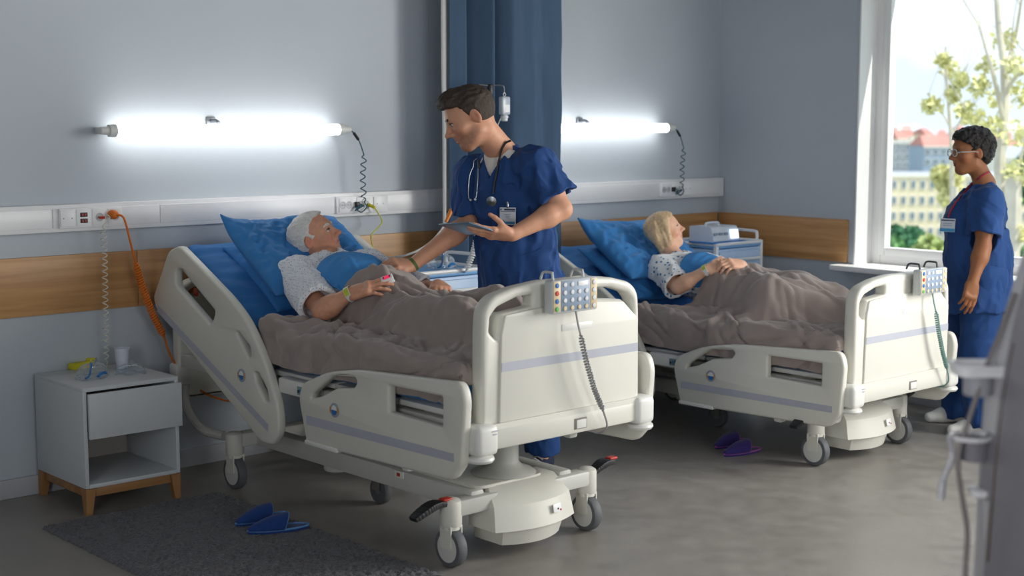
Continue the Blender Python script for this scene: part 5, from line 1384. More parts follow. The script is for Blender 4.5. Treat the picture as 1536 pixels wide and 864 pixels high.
def blanket(name, label, cat, cx, fy, dz, cov, head_y, foot_y, xn, xf, drop_n, drop_f, lift, seed, amp, material, nx=200, ny=210, blur=2.2, thick=0.010, folds_fn=None, drop_foot=0.08, creases=0, crease_dir=0.5):
    """cover lying on a body; head_y is a function of local x giving the upper edge; drops hang over the sides and the foot"""
    w = 0.455
    gx = np.linspace(-0.5, 0.5, 90); gy = np.linspace(-0.05, 1.75, 150)
    Hh, base = drape_height(cov, cx, fy, dz, gx, gy)
    # cloth bridges hollows: widen then smooth
    D = Hh.copy()
    for s in range(2):
        P = np.pad(D, 1, mode='edge'); D = np.maximum.reduce([P[i:i+D.shape[0], j:j+D.shape[1]] for i in range(3) for j in range(3)])
    D = np.maximum(gauss(D, blur), Hh)
    D = gauss(D, 1.0)
    def samp(x, y):
        fx = np.clip((x+0.5)/1.0*(len(gx)-1), 0, len(gx)-1.001); fy_ = np.clip((y+0.05)/1.8*(len(gy)-1), 0, len(gy)-1.001)
        i = fx.astype(int); j = fy_.astype(int); a = fx-i; b_ = fy_-j
        return (D[i, j]*(1-a)+D[i+1, j]*a)*(1-b_)+(D[i, j+1]*(1-a)+D[i+1, j+1]*a)*b_
    L0, L1 = -(abs(xn)+drop_n), xf+drop_f
    U = np.linspace(L0, L1, nx); Vv = np.linspace(-drop_foot, 1, ny)
    Ug, Vg = np.meshgrid(U, Vv, indexing='ij')
    over_n = np.clip(xn-Ug, 0, None); over_f = np.clip(Ug-xf, 0, None)
    Xc = np.clip(Ug, xn, xf)
    Ye = head_y(Xc, Ug); Yl = foot_y+np.clip(Vg, 0, 1)*(Ye-foot_y); over_t = np.clip(-Vg, 0, None)
    r = 0.03
    def bend(o): return np.where(o < r*1.57, r*np.sin(np.minimum(o/r, 1.57)), r), np.where(o < r*1.57, r*(1-np.cos(np.minimum(o/r, 1.57))), r+(o-r*1.57))
    bn, dn = bend(over_n); bf, df = bend(over_f); bt, dt = bend(over_t)
    X = Xc-bn+bf; Y = Yl-bt; Z = samp(Xc, Yl)+lift-np.maximum(np.maximum(dn, df), dt)
    # folds
    q = np.stack([Ug*7+Yl*3, Yl*5-Ug*2, np.full_like(Ug, seed)], -1)
    wob = fbm(np.stack([Ug*3, Yl*3, np.full_like(Ug, seed+3)], -1), 2)[..., None]*1.2
    f1 = 1-np.abs(fbm(q+wob, 2))*2.0; f2 = fbm(np.stack([Ug*16+Yl*8, Yl*10-Ug*6, np.full_like(Ug, seed+7)], -1)+wob, 2)
    f3 = fbm(np.stack([Ug*3.0, Yl*3.0, np.full_like(Ug, seed+1)], -1), 2)
    f = amp*(np.clip(f1-0.15, -0.3, 1)*1.1+0.35*f2+0.6*f3)
    if folds_fn is not None: f = f+folds_fn(Ug, Yl, X, Y)
    rs = np.random.RandomState(int(seed*7)); ymax = float(Yl.max())
    for _ in range(creases):
        cu, cy_, an, ln_, wd, am = rs.uniform(L0+0.05, L1-0.05), rs.uniform(foot_y+0.15, ymax-0.05), rs.normal(crease_dir, 0.45), rs.uniform(0.08, 0.22), rs.uniform(0.010, 0.020), rs.uniform(0.006, 0.014)*amp/0.02
        du, dyy = Ug-cu, Yl-cy_; al = du*math.sin(an)+dyy*math.cos(an); ac = du*math.cos(an)-dyy*math.sin(an)+0.06*al*al/0.05*rs.uniform(-1, 1)
        f = f+am*(np.exp(-(ac/wd)**2)-0.55*np.exp(-((ac-1.7*wd)/wd)**2))*np.exp(-(al/ln_)**2)
    hang = np.clip(np.maximum(over_n, over_f)/0.06, 0, 1)
    hem = np.clip((1-Vg)/0.03, 0, 1)
    f = np.maximum(f, -0.6*lift)
    X = X-np.sign(Ug)*hang*(f*0.9+0.004); Z = Z+f*(1-hang)*(0.5+0.5*hem)
    X = X+cx; Y = Y+fy
    me = grid_mesh(name, X-cx, Y-fy, Z-(0.78+dz)); o = link(name, me, material); o.location = (cx, fy, 0.78+dz)
    sm = o.modifiers.new('thickness', 'SOLIDIFY'); sm.thickness = thick; sm.offset = 1.0
    tag(o, label, cat); return o
# --- nearer bed
def headA(x, u):
    y = np.interp(x, [-0.46, -0.36, -0.30, -0.24, -0.18, -0.12, -0.06, 0.05, 0.25, 0.45], [1.46, 1.45, 1.42, 1.36, 1.28, 1.225, 1.20, 1.19, 1.16, 1.13])
    return y
def fA(u, y, X, Y):
    # long creases running from the waist to the feet and across the lap
    s = 0
    for a, b_, c_, wd, am in ((-0.30, 0.20, 1.25, 0.035, 0.016), (-0.20, 0.12, 0.9, 0.03, 0.014), (-0.38, 0.15, 1.0, 0.03, 0.012), (0.02, -0.10, 0.9, 0.04, 0.012), (-0.10, 0.45, 1.15, 0.03, 0.012)):
        line = a+b_*(1.2-y)+0.03*np.sin(y*9+a*20); s = s+1.5*am*np.exp(-((u-line)/(wd*0.8))**2)*np.exp(-((y-c_)/0.28)**2)
    # bunching beside the elbow
    s = s+0.030*np.exp(-((u+0.40)/0.06)**2-((y-1.40)/0.07)**2)+0.012*np.sin((u*0.8+y)*55)*np.exp(-((u+0.33)/0.14)**2-((y-1.27)/0.16)**2)
    return s
blanket('blanket', 'taupe grey fleece blanket over the old man, creased across his lap', 'blanket', BCX, BFY, 0.0, PA['cover'], headA, 0.10, -0.445, 0.445, 0.160, 0.10, 0.028, 2.0, 0.022, M_blanket, folds_fn=fA, creases=46, crease_dir=0.55)
def headS(x, u): return np.interp(x, [-0.3, -0.16, 0.0, 0.14, 0.3], [1.42, 1.47, 1.50, 1.47, 1.40])
M_sheetfold = mat('blue_cover', S(66, 136, 200), 0.72, noise=0.05, nscale=6, bump=0.1, bscale=420, spec=0.25)
blanket('bed_sheet', 'bright blue sheet drawn over the chest of the old man', 'sheet', BCX+0.015, BFY, 0.0, PA['cover'], headS, 1.15, -0.165, 0.19, 0.02, 0.02, 0.014, 6.0, 0.006, M_sheetfold, 80, 80, 1.2, 0.005, drop_foot=0.0, creases=16, crease_dir=1.2)
# --- bed by the window
def headB(x, u): return np.interp(x, [-0.46, -0.36, -0.24, -0.14, 0.0, 0.15, 0.45], [1.44, 1.40, 1.28, 1.15, 1.08, 1.05, 1.08])
def fB(u, y, X, Y):
    s = 0
    for a, b_, c_, wd, am in ((-0.20, 0.25, 1.0, 0.035, 0.022), (-0.33, 0.20, 1.05, 0.03, 0.018), (-0.05, 0.45, 0.75, 0.035, 0.020), (0.15, 0.1, 0.8, 0.04, 0.015), (-0.42, 0.3, 0.9, 0.03, 0.014)):
        line = a+b_*(1.2-y)+0.03*np.sin(y*8+a*20); s = s+1.4*am*np.exp(-((u-line)/(wd*0.8))**2)*np.exp(-((y-c_)/0.26)**2)
    return s+0.02*np.exp(-((u+0.40)/0.06)**2-((y-1.38)/0.06)**2)
blanket('blanket', 'taupe grey fleece blanket in deep folds over the blonde woman', 'blanket', B2X, B2Y, B2D, PB['cover'], headB, 0.10, -0.445, 0.445, 0.180, 0.10, 0.032, 9.0, 0.024, M_blanket, folds_fn=fB, creases=56, crease_dir=0.45)
def headT(x, u): return np.interp(x, [-0.3, -0.16, 0.0, 0.14, 0.3], [1.28, 1.36, 1.40, 1.38, 1.3])
blanket('bed_sheet', 'blue sheet folded over the chest of the blonde woman', 'sheet', B2X+0.01, B2Y, B2D, PB['cover'], headT, 1.04, -0.17, 0.22, 0.01, 0.08, 0.014, 11.0, 0.006, M_sheetfold, 80, 80, 1.2, 0.005, drop_foot=0.0, creases=16, crease_dir=1.2)
# ================================================================== things around the beds
def V3(v): return tuple(float(q) for q in v)
M_clear, nt, b, ln = mat_nodes('clear_plastic')
nt.nodes.remove(b); tr = nt.nodes.new('ShaderNodeBsdfTransparent'); gl = nt.nodes.new('ShaderNodeBsdfGlossy'); gl.inputs['Roughness'].default_value = 0.12; df = nt.nodes.new('ShaderNodeBsdfDiffuse'); df.inputs[0].default_value = S(210, 222, 232)
lw = nt.nodes.new('ShaderNodeLayerWeight'); lw.inputs[0].default_value = 0.35; m1 = nt.nodes.new('ShaderNodeMixShader'); m2 = nt.nodes.new('ShaderNodeMixShader'); m1.inputs[0].default_value = 0.55
ln(gl.outputs[0], m1.inputs[1]); ln(df.outputs[0], m1.inputs[2]); ln(lw.outputs['Facing'], m2.inputs[0]); ln(tr.outputs[0], m2.inputs[1]); ln(m1.outputs[0], m2.inputs[2])
tr.inputs[0].default_value = (0.90, 0.93, 0.95, 1); ln(m2.outputs[0], nt.nodes['Material Output'].inputs[0])
M_bluepl = mat('blue_plastic', S(28, 116, 190), 0.4, noise=0.03)
M_cup = mat('frosted_cup', S(205, 212, 222), 0.45, noise=0.01)
M_yellow = mat('yellow_card', S(206, 196, 40), 0.55, noise=0.04)
M_orange = mat('orange_rubber', S(214, 112, 28), 0.45, noise=0.04)
M_hose = mat('translucent_hose', S(206, 206, 196), 0.3, noise=0.03)

# ---- nightstand
M_lam = mat('white_laminate', S(196, 202, 205), 0.4, noise=0.01)
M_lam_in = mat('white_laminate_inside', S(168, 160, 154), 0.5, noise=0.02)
M_oak = wood_mat('oak_legs', S(138, 98, 60), S(168, 124, 80), 'z', 0.45, 0.8)
M_oakx = wood_mat('oak_frame', S(138, 98, 60), S(168, 124, 80), 'x', 0.45, 0.8)
NX0, NX1, NY0, NY1, NZ0, NZ1 = 2.68, 3.14, 5.752, 6.245, 0.118, 0.566
ns = empty('nightstand', ((NX0+NX1)/2, (NY0+NY1)/2, 0), label='white nightstand on short oak legs beside the nearer bed', cat='nightstand')
w, d = NX1-NX0, NY1-NY0
for s in (-1, 1): MB().box((s*(w/2-0.009), 0, (NZ0+NZ1)/2-0.008), (0.018, d, NZ1-NZ0-0.018), 0.002).build('side_panel', M_lam, ns)
MB().box((0, 0, NZ1-0.009), (w, d, 0.018), 0.002).build('top', M_lam, ns)
MB().box((0, 0, NZ0+0.009), (w-0.036, d, 0.018), 0.002).build('bottom_panel', M_lam, ns)
MB().box((0, 0.0, 0.345), (w-0.036, d-0.02, 0.014), 0.001).build('shelf', M_lam_in, ns)
MB().box((0, d/2-0.006, (NZ0+NZ1)/2), (w-0.036, 0.008, NZ1-NZ0-0.03)).build('back_panel', M_lam_in, ns)
dr = MB().box((0.012, -d/2-0.014, 0.440), (w-0.012, 0.018, 0.200), 0.002).build('drawer', M_lam, ns)
MB().box((0.0, -0.02, 0.43), (w-0.06, d-0.06, 0.15)).build('drawer_box', M_lam_in, dr)
for s in (-1, 1): MB().box((0, s*(d/2-0.025), NZ0-0.021), (w-0.06, 0.022, 0.042), 0.002).build('leg_frame', M_oakx, ns)
for s in (-1, 1): MB().box((s*(w/2-0.022), 0, NZ0-0.021), (0.022, d-0.06, 0.042), 0.002).build('leg_frame', M_oakx, ns)
for sx in (-1, 1):
    for sy in (-1, 1):
        cx, cy = sx*(w/2-0.024), sy*(d/2-0.024); t = 0.024; q = 0.014
        top = [(cx-t, cy-t), (cx+t, cy-t), (cx+t, cy+t), (cx-t, cy+t)]; bx, by = cx+sx*(t-q), cy+sy*(t-q)
        bot = [(bx-q, by-q), (bx+q, by-q), (bx+q, by+q), (bx-q, by+q)]
        MB().add([p+(NZ0-0.001,) for p in top]+[p+(0,) for p in bot], [(0, 1, 2, 3), (7, 6, 5, 4)]+[(i, 4+i, 4+(i+1) % 4, (i+1) % 4) for i in range(4)]).build('leg', M_oak, ns)
# ---- on the nightstand
cp = onz(185, 553, NZ1)
cup = MB().lathe((0, 0, 0), [(0.0, 0.001), (0.026, 0.001), (0.029, 0.03), (0.034, 0.094), (0.037, 0.095), (0.037, 0.098), (0.033, 0.098), (0.028, 0.03), (0.025, 0.003), (0, 0.003)], 28).build('plastic_cup', M_cup)
cup.location = (cp[0], cp[1]+0.01, NZ1); tag(cup, 'white plastic cup on the nightstand', 'cup')
yp = onz(122, 552, NZ1); yb = empty('yellow_box', (yp[0], yp[1], NZ1), 0.25, 'small yellow card box at the back of the nightstand', 'box')
MB().box((0, 0, 0.014), (0.115, 0.05, 0.028), 0.002).build('box_body', M_yellow, yb); MB().box((0.052, 0, 0.034), (0.03, 0.042, 0.014), 0.002).build('flap', M_yellow, yb)
def mask(loc, rz, sc, label, blue=True):
    r = empty('oxygen_mask', loc, rz, label, 'mask', 'clear breathing masks')
    n, k = 16, 30; A, B = np.meshgrid(np.linspace(0, 1, n), np.linspace(0, 2*np.pi, k), indexing='ij')
    rad = np.sin(np.clip(A, 0, 1)*np.pi/2)**0.75
    wob = 1+0.10*np.cos(3*B+1)*A
    X = 0.062*sc*rad*np.cos(B)*wob*(1.25); Y = 0.05*sc*rad*np.sin(B)*wob; Z = 0.052*sc*(1-A**2.2)+0.004+0.004*np.sin(5*B)*A
    link('mask_shell', grid_mesh('mask_shell', X, Y, Z), M_clear, r)
    rim = [(0.062*sc*1.25*math.cos(a)*(1+0.1*math.cos(3*a+1)), 0.05*sc*math.sin(a)*(1+0.1*math.cos(3*a+1)), 0.006+0.004*math.sin(5*a)) for a in np.linspace(0, 2*np.pi, 40)[:-1]]
    MB().tube(rim, 0.004, 6, True).build('rim', M_clear, r)
    if blue:
        MB().tube(bez([(-0.072*sc, -0.02*sc, 0.01), (-0.058*sc, -0.03*sc, 0.022), (-0.036*sc, -0.025*sc, 0.048*sc+0.01), (-0.01*sc, -0.005, 0.058*sc)], 5), 0.0042, 6).build('strap', M_bluepl, r)
        MB().tube(bez([(-0.03*sc, -0.048*sc, 0.012), (0.0, -0.05*sc, 0.024), (0.03*sc, -0.046*sc, 0.018)], 5), 0.006, 6).build('nose_clip', M_bluepl, r)
    MB().lathe((0, 0, 0.05*sc), [(0.012, 0), (0.011, 0.02), (0.009, 0.022)], 14, (0.5, -0.2, 0.6)).build('port', M_clear, r)
    return r
mp = onz(138, 566, NZ1); mask((mp[0], mp[1], NZ1), 0.5, 1.15, 'clear breathing mask with a blue strap on the nightstand')
mp = onz(192, 560, NZ1); mask((mp[0], mp[1]-0.02, NZ1), -0.5, 0.85, 'smaller clear breathing mask beside the plastic cup', False)

# ---- leads from the wall socket over the nightstand
wy = WY-TD-0.02
pl = ony(172, 322, wy-0.03)
r = empty('orange_plug_lead', V3(pl), label='orange plug with coiled orange cable beside the nightstand', cat='cable')
MB().lathe((0, 0.035, 0), [(0.017, 0), (0.022, 0.006), (0.022, 0.03), (0.017, 0.042), (0.008, 0.048)], 20, (0, -1, 0)).build('plug', M_orange, r)
P = lambda px, py, y: ony(px, py, y)-pl
pts = bez([(0.004, -0.012, 0), P(186, 328, wy-0.06), P(196, 365, wy-0.05), P(203, 393, wy-0.03)], 8)
pts += [V3(v) for v in coil([P(203, 393, wy-0.03), P(213, 430, wy-0.025), P(228, 470, wy-0.03), P(246, 505, wy-0.035)], 0.0135, 0.0125, 9)]
pts += bez([P(246, 505, wy-0.035), P(262, 545, wy-0.03), P(300, 585, wy-0.05), P(335, 600, wy-0.15), P(350, 600, wy-0.3)], 8)
MB().tube(pts, 0.0052, 7).build('coiled_cable', M_orange, r)
pl = ony(158, 326, wy-0.012)
r = empty('oxygen_hose', V3(pl), label='thin pale coiled hose hanging from the wall socket to the nightstand', cat='hose')
MB().tube([(-0.03, 0.0, 0), (-0.008, -0.012, 0)], 0.006, 8).build('connector', M_red, r)
P = lambda px, py, y: ony(px, py, y)-pl
ring = bez([(-0.008, -0.012, 0), (0.0, -0.02, 0.012), (0.012, -0.022, 0.0), (0.004, -0.02, -0.012), P(155, 338, wy-0.03)], 6)
ring += [V3(v) for v in coil([P(155, 338, wy-0.03), P(157, 400, wy-0.02), P(158, 470, wy-0.01), P(160, 545, wy-0.0)], 0.0125, 0.030, 10)]
ring += bez([P(160, 547, wy-0.0), P(163, 557, wy-0.08), P(150, 560, wy-0.12), P(146, 563, wy-0.26)], 6)
MB().tube(ring, 0.0026, 6).build('coil', M_hose, r)
# yellow lead
pl = ony(556, 308, wy-0.015)
r = empty('yellow_cable', V3(pl), label='yellow cable hanging from the socket behind the old man', cat='cable')
P = lambda px, py, y: ony(px, py, y)-pl
MB().cyl((-0.006, 0.012, 0.004), (0.012, -0.02, -0.012), 0.009, n=12).build('plug', MATS['yellow_card'], r)
MB().tube(bez([(0.01, -0.018, -0.01), P(566, 318, wy-0.03), P(573, 332, wy-0.03), P(567, 342, wy-0.04), P(557, 352, wy-0.05), P(558, 366, wy-0.05), P(563, 385, wy-0.05), P(562, 400, wy-0.05), P(560, 430, wy-0.05)], 7), 0.0034, 7).build('lead', mat('yellow_lead', S(196, 196, 70), 0.45, noise=0.03), r)

# ---- rug and slippers
rx0, rx1, ry0, ry1 = 2.45, 3.30, 3.85, 5.69
n, m_ = 120, 250; A, B = np.meshgrid(np.linspace(0, 1, n), np.linspace(0, 1, m_), indexing='ij')
X = (A-0.5)*(rx1-rx0); Y = (B-0.5)*(ry1-ry0); ed = np.minimum(np.minimum(A, 1-A)*(rx1-rx0), np.minimum(B, 1-B)*(ry1-ry0)); hgt = np.clip(ed/0.012, 0, 1)**0.5
nz = fbm(np.stack([X*110, Y*110, X*0], -1), 2); Z = 0.001+hgt*(0.016+0.011*nz)
X = X+0.006*fbm(np.stack([X*60, Y*60, X*0+5], -1), 1); Y = Y+0.006*fbm(np.stack([X*60, Y*60, X*0+9], -1), 1)
rug = link('rug', grid_mesh('rug', X, Y, Z), mat('charcoal_rug', S(92, 92, 97), 0.95, noise=0.28, nscale=90, bump=0.8, bscale=160, sheen=0.3, spec=0.1)); rug.location = ((rx0+rx1)/2, (ry0+ry1)/2, 0)
tag(rug, 'charcoal shaggy rug on the floor in front of the nightstand', 'rug')
def slipper(toe, heel, z, mfelt, mtrim, label, group):
    toe = np.array(toe, float); heel = np.array(heel, float); L_ = 0.262; c = (toe+heel)/2; dv = nrm(toe-heel); ang = math.atan2(dv[1], dv[0])
    r = empty('slipper', (c[0], c[1], z), ang, label, 'slipper', group)
    def half(t): return 0.046*math.sin(math.pi*min(max(t, 0), 1)**0.80)**0.62*(0.80+0.28*t)
    N = 30; ts = [i/N for i in range(N+1)]
    out = [((t-0.5)*L_, half(t)) for t in ts]+[((t-0.5)*L_, -half(t)) for t in ts[::-1][1:-1]]
    MB().prism(out, 'xy', 0.0, 0.012).build('sole', mfelt, r)
    MB().tube([(p[0], p[1], 0.013) for p in out], 0.0042, 6, True).build('trim', mtrim, r)
    a = 14; tt = np.linspace(0.44, 0.985, 22); X = np.zeros((22, a+1)); Y = X.copy(); Z = X.copy()
    for i, t in enumerate(tt):
        hw = half(t)*1.0; hh = 0.050*(1-((t-0.44)/0.56)**1.5)+0.008
        for j in range(a+1):
            th = math.pi*j/a; X[i, j] = (t-0.5)*L_-0.03*(1-abs(math.cos(th)))*0+(-0.025*math.sin(th)*(1 if i < 6 else 0)*(1-i/6)); Y[i, j] = hw*math.cos(th); Z[i, j] = 0.012+hh*math.sin(th)**0.8
    up = link('upper', grid_mesh('upper', X, Y, Z), mfelt, r); sm = up.modifiers.new('t', 'SOLIDIFY'); sm.thickness = 0.004
    MB().tube([(X[0, j], Y[0, j], Z[0, j]) for j in range(a+1)], 0.0042, 6).build('trim', mtrim, r)
    st = MB()
    per = [(p[0]*1.012, p[1]*1.03) for p in out]
    for i in range(0, len(per), 1): st.box((per[i][0], per[i][1], 0.0135), (0.0025, 0.0025, 0.009))
    s_ = st.build('stitching', mtrim, r); s_['kind'] = 'stuff'
    return r
M_felt = mat('blue_felt', S(24, 58, 122), 0.92, noise=0.08, nscale=60, bump=0.3, bscale=300, sheen=0.2); M_ftrim = mat('light_blue_trim', S(92, 138, 190), 0.8, noise=0.1)
M_pfelt = mat('purple_felt', S(48, 36, 104), 0.92, noise=0.08, nscale=60, bump=0.3, bscale=300, sheen=0.2); M_ptrim = mat('magenta_trim', S(150, 80, 150), 0.8, noise=0.1)
slipper(onz(350, 797), onz(436, 778), 0.018, M_felt, M_ftrim, 'blue felt slipper farther back of the pair on the rug', 'blue slippers')
slipper(onz(367, 808), onz(468, 796), 0.018, M_felt, M_ftrim, 'blue felt slipper nearer the viewer of the pair on the rug', 'blue slippers')
slipper(onz(1072, 674), onz(1119, 662), 0.0, M_pfelt, M_ptrim, 'purple felt slipper at the back of the pair under the window bed', 'purple slippers')
slipper(onz(1092, 684), onz(1134, 676), 0.0, M_pfelt, M_ptrim, 'purple felt slipper at the front of the pair under the window bed', 'purple slippers')

# ---- curtain
M_curt = mat('steel_blue_curtain', S(66, 90, 116), 0.85, noise=0.06, nscale=20, bump=0.15, bscale=300, sheen=0.1, stretch=(1, 1, 0.2))
cv = empty('curtain', (5.37, 6.05, 0), label='steel blue floor-length curtain hanging between the two beds', cat='curtain')
nxp, nzp = 140, 40; U, Zz = np.meshgrid(np.linspace(0, 1, nxp), np.linspace(0.06, 2.99, nzp), indexing='ij')
x0, x1 = 4.955, 5.775
pl_ = np.array([0.0, 0.14, 0.19, 0.36, 0.42, 0.58, 0.72, 0.86, 1.0]); dy = np.array([-0.03, -0.085, 0.12, -0.09, 0.12, -0.05, -0.09, -0.045, -0.08])
from_u = np.interp(U, pl_, dy); kk = np.hanning(9); kk /= kk.sum()
prof = np.convolve(np.pad(np.interp(np.linspace(0, 1, nxp), pl_, dy), 4, mode='edge'), kk, 'valid')
sway = 0.012*fbm(np.stack([U*6, Zz*0.8, U*0], -1), 2)
X = x0+(x1-x0)*U+0.012*np.sin(U*18+Zz*0.6); Y = 6.05+prof[:, None]*(1-0.12*(Zz-1.5)/1.5)+sway+0.006*fbm(np.stack([U*14, Zz*5, U*0+3], -1), 2)*np.clip((U-0.7)/0.2, 0, 1)*2.0
link('drape', grid_mesh('drape', X-5.37, Y-6.05, Zz), M_curt, cv).modifiers.new('t', 'SOLIDIFY').thickness = 0.003
zz = np.linspace(0.06, 2.99, 30); A = np.stack([np.full(30, x0+0.004)-0.004*np.sin(zz*2), np.full(30, 6.035), zz], -1); B = np.stack([np.interp(zz, [0, 1.0, 1.25, 1.7, 2.0, 2.5, 3.0], [4.944, 4.944, 4.946, 4.946, 4.940, 4.940, 4.937]), np.full(30, 6.052), zz], -1)
V = np.stack([A, B], 0); link('lining', grid_mesh('lining', V[..., 0]-5.37, V[..., 1]-6.05, V[..., 2]), mat('white_lining', S(226, 226, 222), 0.8, noise=0.02), cv).modifiers.new('t', 'SOLIDIFY').thickness = 0.003  # narrow white strip along the left edge of the curtain
MB().box((0, 0, 2.985), (1.2, 0.03, 0.025), 0.004).build('curtain_track', M_white, cv)

# ---- drip stand with bag
IV = (5.10, 5.83)
r = empty('drip_stand', (IV[0], IV[1], 0), label='chrome drip stand with two hooks behind the male nurse', cat='drip stand')
MB().cyl((0, 0, 0.12), (0, 0, 1.86), 0.011, n=14).build('pole', M_chrome, r)
MB().box((0, 0, 1.885), (0.028, 0.03, 0.06), 0.006).build('hook_holder', M_dark, r)
for s in (-1, 1): MB().tube(bez([(0, 0, 1.905), (s*0.05, 0, 1.91), (s*0.088, 0, 1.908), (s*0.098, 0, 1.895), (s*0.098, 0, 1.872), (s*0.088, 0, 1.862)], 5), 0.0042, 8).build('hook', M_chrome, r)
for k in range(5):
    a = 2*math.pi*k/5+0.5; MB().tube([(0, 0, 0.12), (0.16*math.cos(a), 0.16*math.sin(a), 0.085), (0.19*math.cos(a), 0.19*math.sin(a), 0.06)], 0.012, 8).ball((0.19*math.cos(a), 0.19*math.sin(a), 0.026), 0.026, 10, 8).build('leg', M_chrome, r)
bg = empty('drip_bottle', (IV[0]+0.098, IV[1]-0.004, 1.716), label='clear plastic infusion bottle hanging on the drip stand', cat='bottle')
MB().box((0, 0, 0.085), (0.062, 0.036, 0.100), 0.010, seg=3).build('bottle_body', mat('milky_plastic', S(205, 215, 226), 0.25, noise=0.02, trans=0.25), bg)
MB().lathe((0, 0, 0.0), [(0.012, 0), (0.018, 0.004), (0.018, 0.016), (0.022, 0.020), (0.022, 0.028), (0.014, 0.036)], 18).build('cap', mat('milky_cap', S(220, 224, 228), 0.35, noise=0.02), bg)
MB().tube([(0.008*math.cos(a), 0, 0.145+0.010*math.sin(a)) for a in np.linspace(0, 2*np.pi, 15)[:-1]], 0.002, 6, True).build('hanger', MATS['milky_cap'], bg)
MB().box((0.006, -0.0186, 0.07), (0.03, 0.001, 0.04)).build('bottle_label', M_white, bg)
# infusion line to the patient
li = empty('infusion_line', V3(IV+(1.2,)), label='white tube with an orange clamp running to the arm of the old man', cat='tube')
o_ = np.array(IV+(1.2,)); Dm = 6.78
q = lambda px, py, t: V3(depth(px, py, t)-o_)
pth = bez([q(752, 176, float((np.array((IV[0]+0.098, IV[1], 1.7))-EYE)@FWD)), q(720, 240, 7.3), q(693, 270, 7.2), q(684, 290, 7.15), q(676, 317, 7.12)], 8)
MB().tube(pth, 0.003, 6).build('drip_tube', M_hose, li)
MB().cyl(q(677, 315, 7.12), q(669, 333, 7.1), 0.012, 0.008, n=12).build('clamp', mat('orange_clamp', S(226, 132, 36), 0.4, noise=0.03), li)
MB().tube(bez([q(668, 334, 7.1), q(662, 345, 7.08), q(648, 361, 7.02), q(630, 374, 6.95), q(608, 383, 6.87), q(588, 386, 6.78), q(570, 387, 6.70), q(562, 391, 6.65)], 8), 0.0052, 8).build('white_tube', mat('white_tube', S(214, 214, 208), 0.35, noise=0.02), li)

# ---- bedside cabinets behind the beds
M_cabinet = mat('pale_blue_cabinet', S(178, 204, 232), 0.4, noise=0.02); M_cabtop = mat('sky_blue_tray', S(120, 172, 222), 0.45, noise=0.03)
def cabinet(x0, x1, yf, zt, label):
    w, d = x1-x0, 0.42; r = empty('bedside_cabinet', ((x0+x1)/2, yf+d/2, 0), label=label, cat='cabinet', group='bedside cabinets')
    MB().box((0, 0, (zt-0.03+0.10)/2), (w-0.02, d-0.02, zt-0.13), 0.008).build('body', M_cabinet, r)
    MB().box((0, 0, zt-0.015), (w, d, 0.022), 0.006).build('top', M_cabtop, r)
    rim = [(-w/2, -d/2, zt), (w/2, -d/2, zt), (w/2, d/2, zt), (-w/2, d/2, zt)]
    MB().tube(round3(rim), 0.011, 8, True).build('rim', M_white, r)
    for z0, z1 in ((zt-0.21, zt-0.045), (0.13, zt-0.23)):
        dw = MB().box((0, -d/2+0.004, (z0+z1)/2), (w-0.06, 0.018, z1-z0), 0.005).build('drawer' if z0 > 0.3 else 'door', M_cabinet, r)
        MB().tube([(-w/2+0.06, -d/2-0.02, z1-0.055), (w/2-0.06, -d/2-0.02, z1-0.055)], 0.010, 8).build('handle', M_white, dw)
    for s in (-1, 1):
        MB().box((s*(w/2-0.012), -d/2+0.012, zt/2+0.03), (0.026, 0.026, zt-0.07), 0.006).build('corner_post', M_white, r)
        for t in (-1, 1): MB().ball((s*(w/2-0.04), t*(d/2-0.04), 0.03), (0.014, 0.03, 0.03), 12, 8).cyl((s*(w/2-0.04), t*(d/2-0.04), 0.05), (s*(w/2-0.04), t*(d/2-0.04), 0.11), 0.01).build('caster', M_tyre, r)
    MB().tube(bez([(w/2+0.012, -d/2+0.06, zt+0.0), (w/2+0.012, -d/2+0.06, zt+0.04), (w/2+0.012, -d/2+0.09, zt+0.06), (w/2+0.012, d/2-0.09, zt+0.06), (w/2+0.012, d/2-0.06, zt+0.04), (w/2+0.012, d/2-0.06, zt)], 5), 0.010, 8).build('side_rail', M_white, r)
    return r
def round3(p): 
    q = round_poly([(a[0], a[1]) for a in p], 0.03); return [(a[0], a[1], p[0][2]) for a in q]
ZC = 0.952
cabinet(4.41, 4.88, 5.60, ZC, 'pale blue bedside cabinet with white rim behind the male nurse')
cabinet(6.78, 7.24, 5.64, 0.958, 'pale blue bedside cabinet carrying a monitor in the corner')
mask((4.68, 5.74, ZC+0.004), 0.4, 1.25, 'clear mask bag with blue clip on the cabinet behind the male nurse')
# white coiled hose at the cabinet
c0 = ony(716, 352, 5.55); r = empty('white_coil_hose', V3(c0), label='white coiled hose rising from the cabinet behind the male nurse', cat='hose')
P = lambda px, py, y: V3(ony(px, py, y)-c0)
MB().tube(bez([P(735, 300, 5.55), P(726, 325, 5.55), P(717, 350, 5.55)], 5)+[V3(v) for v in coil([P(717, 350, 5.55), P(711, 375, 5.55), P(700, 405, 5.56)], 0.013, 0.013, 9)]+bez([P(700, 405, 5.56), P(696, 408, 5.62), P(680, 398, 5.72)], 5), 0.0045, 7).build('coil', M_white, r)
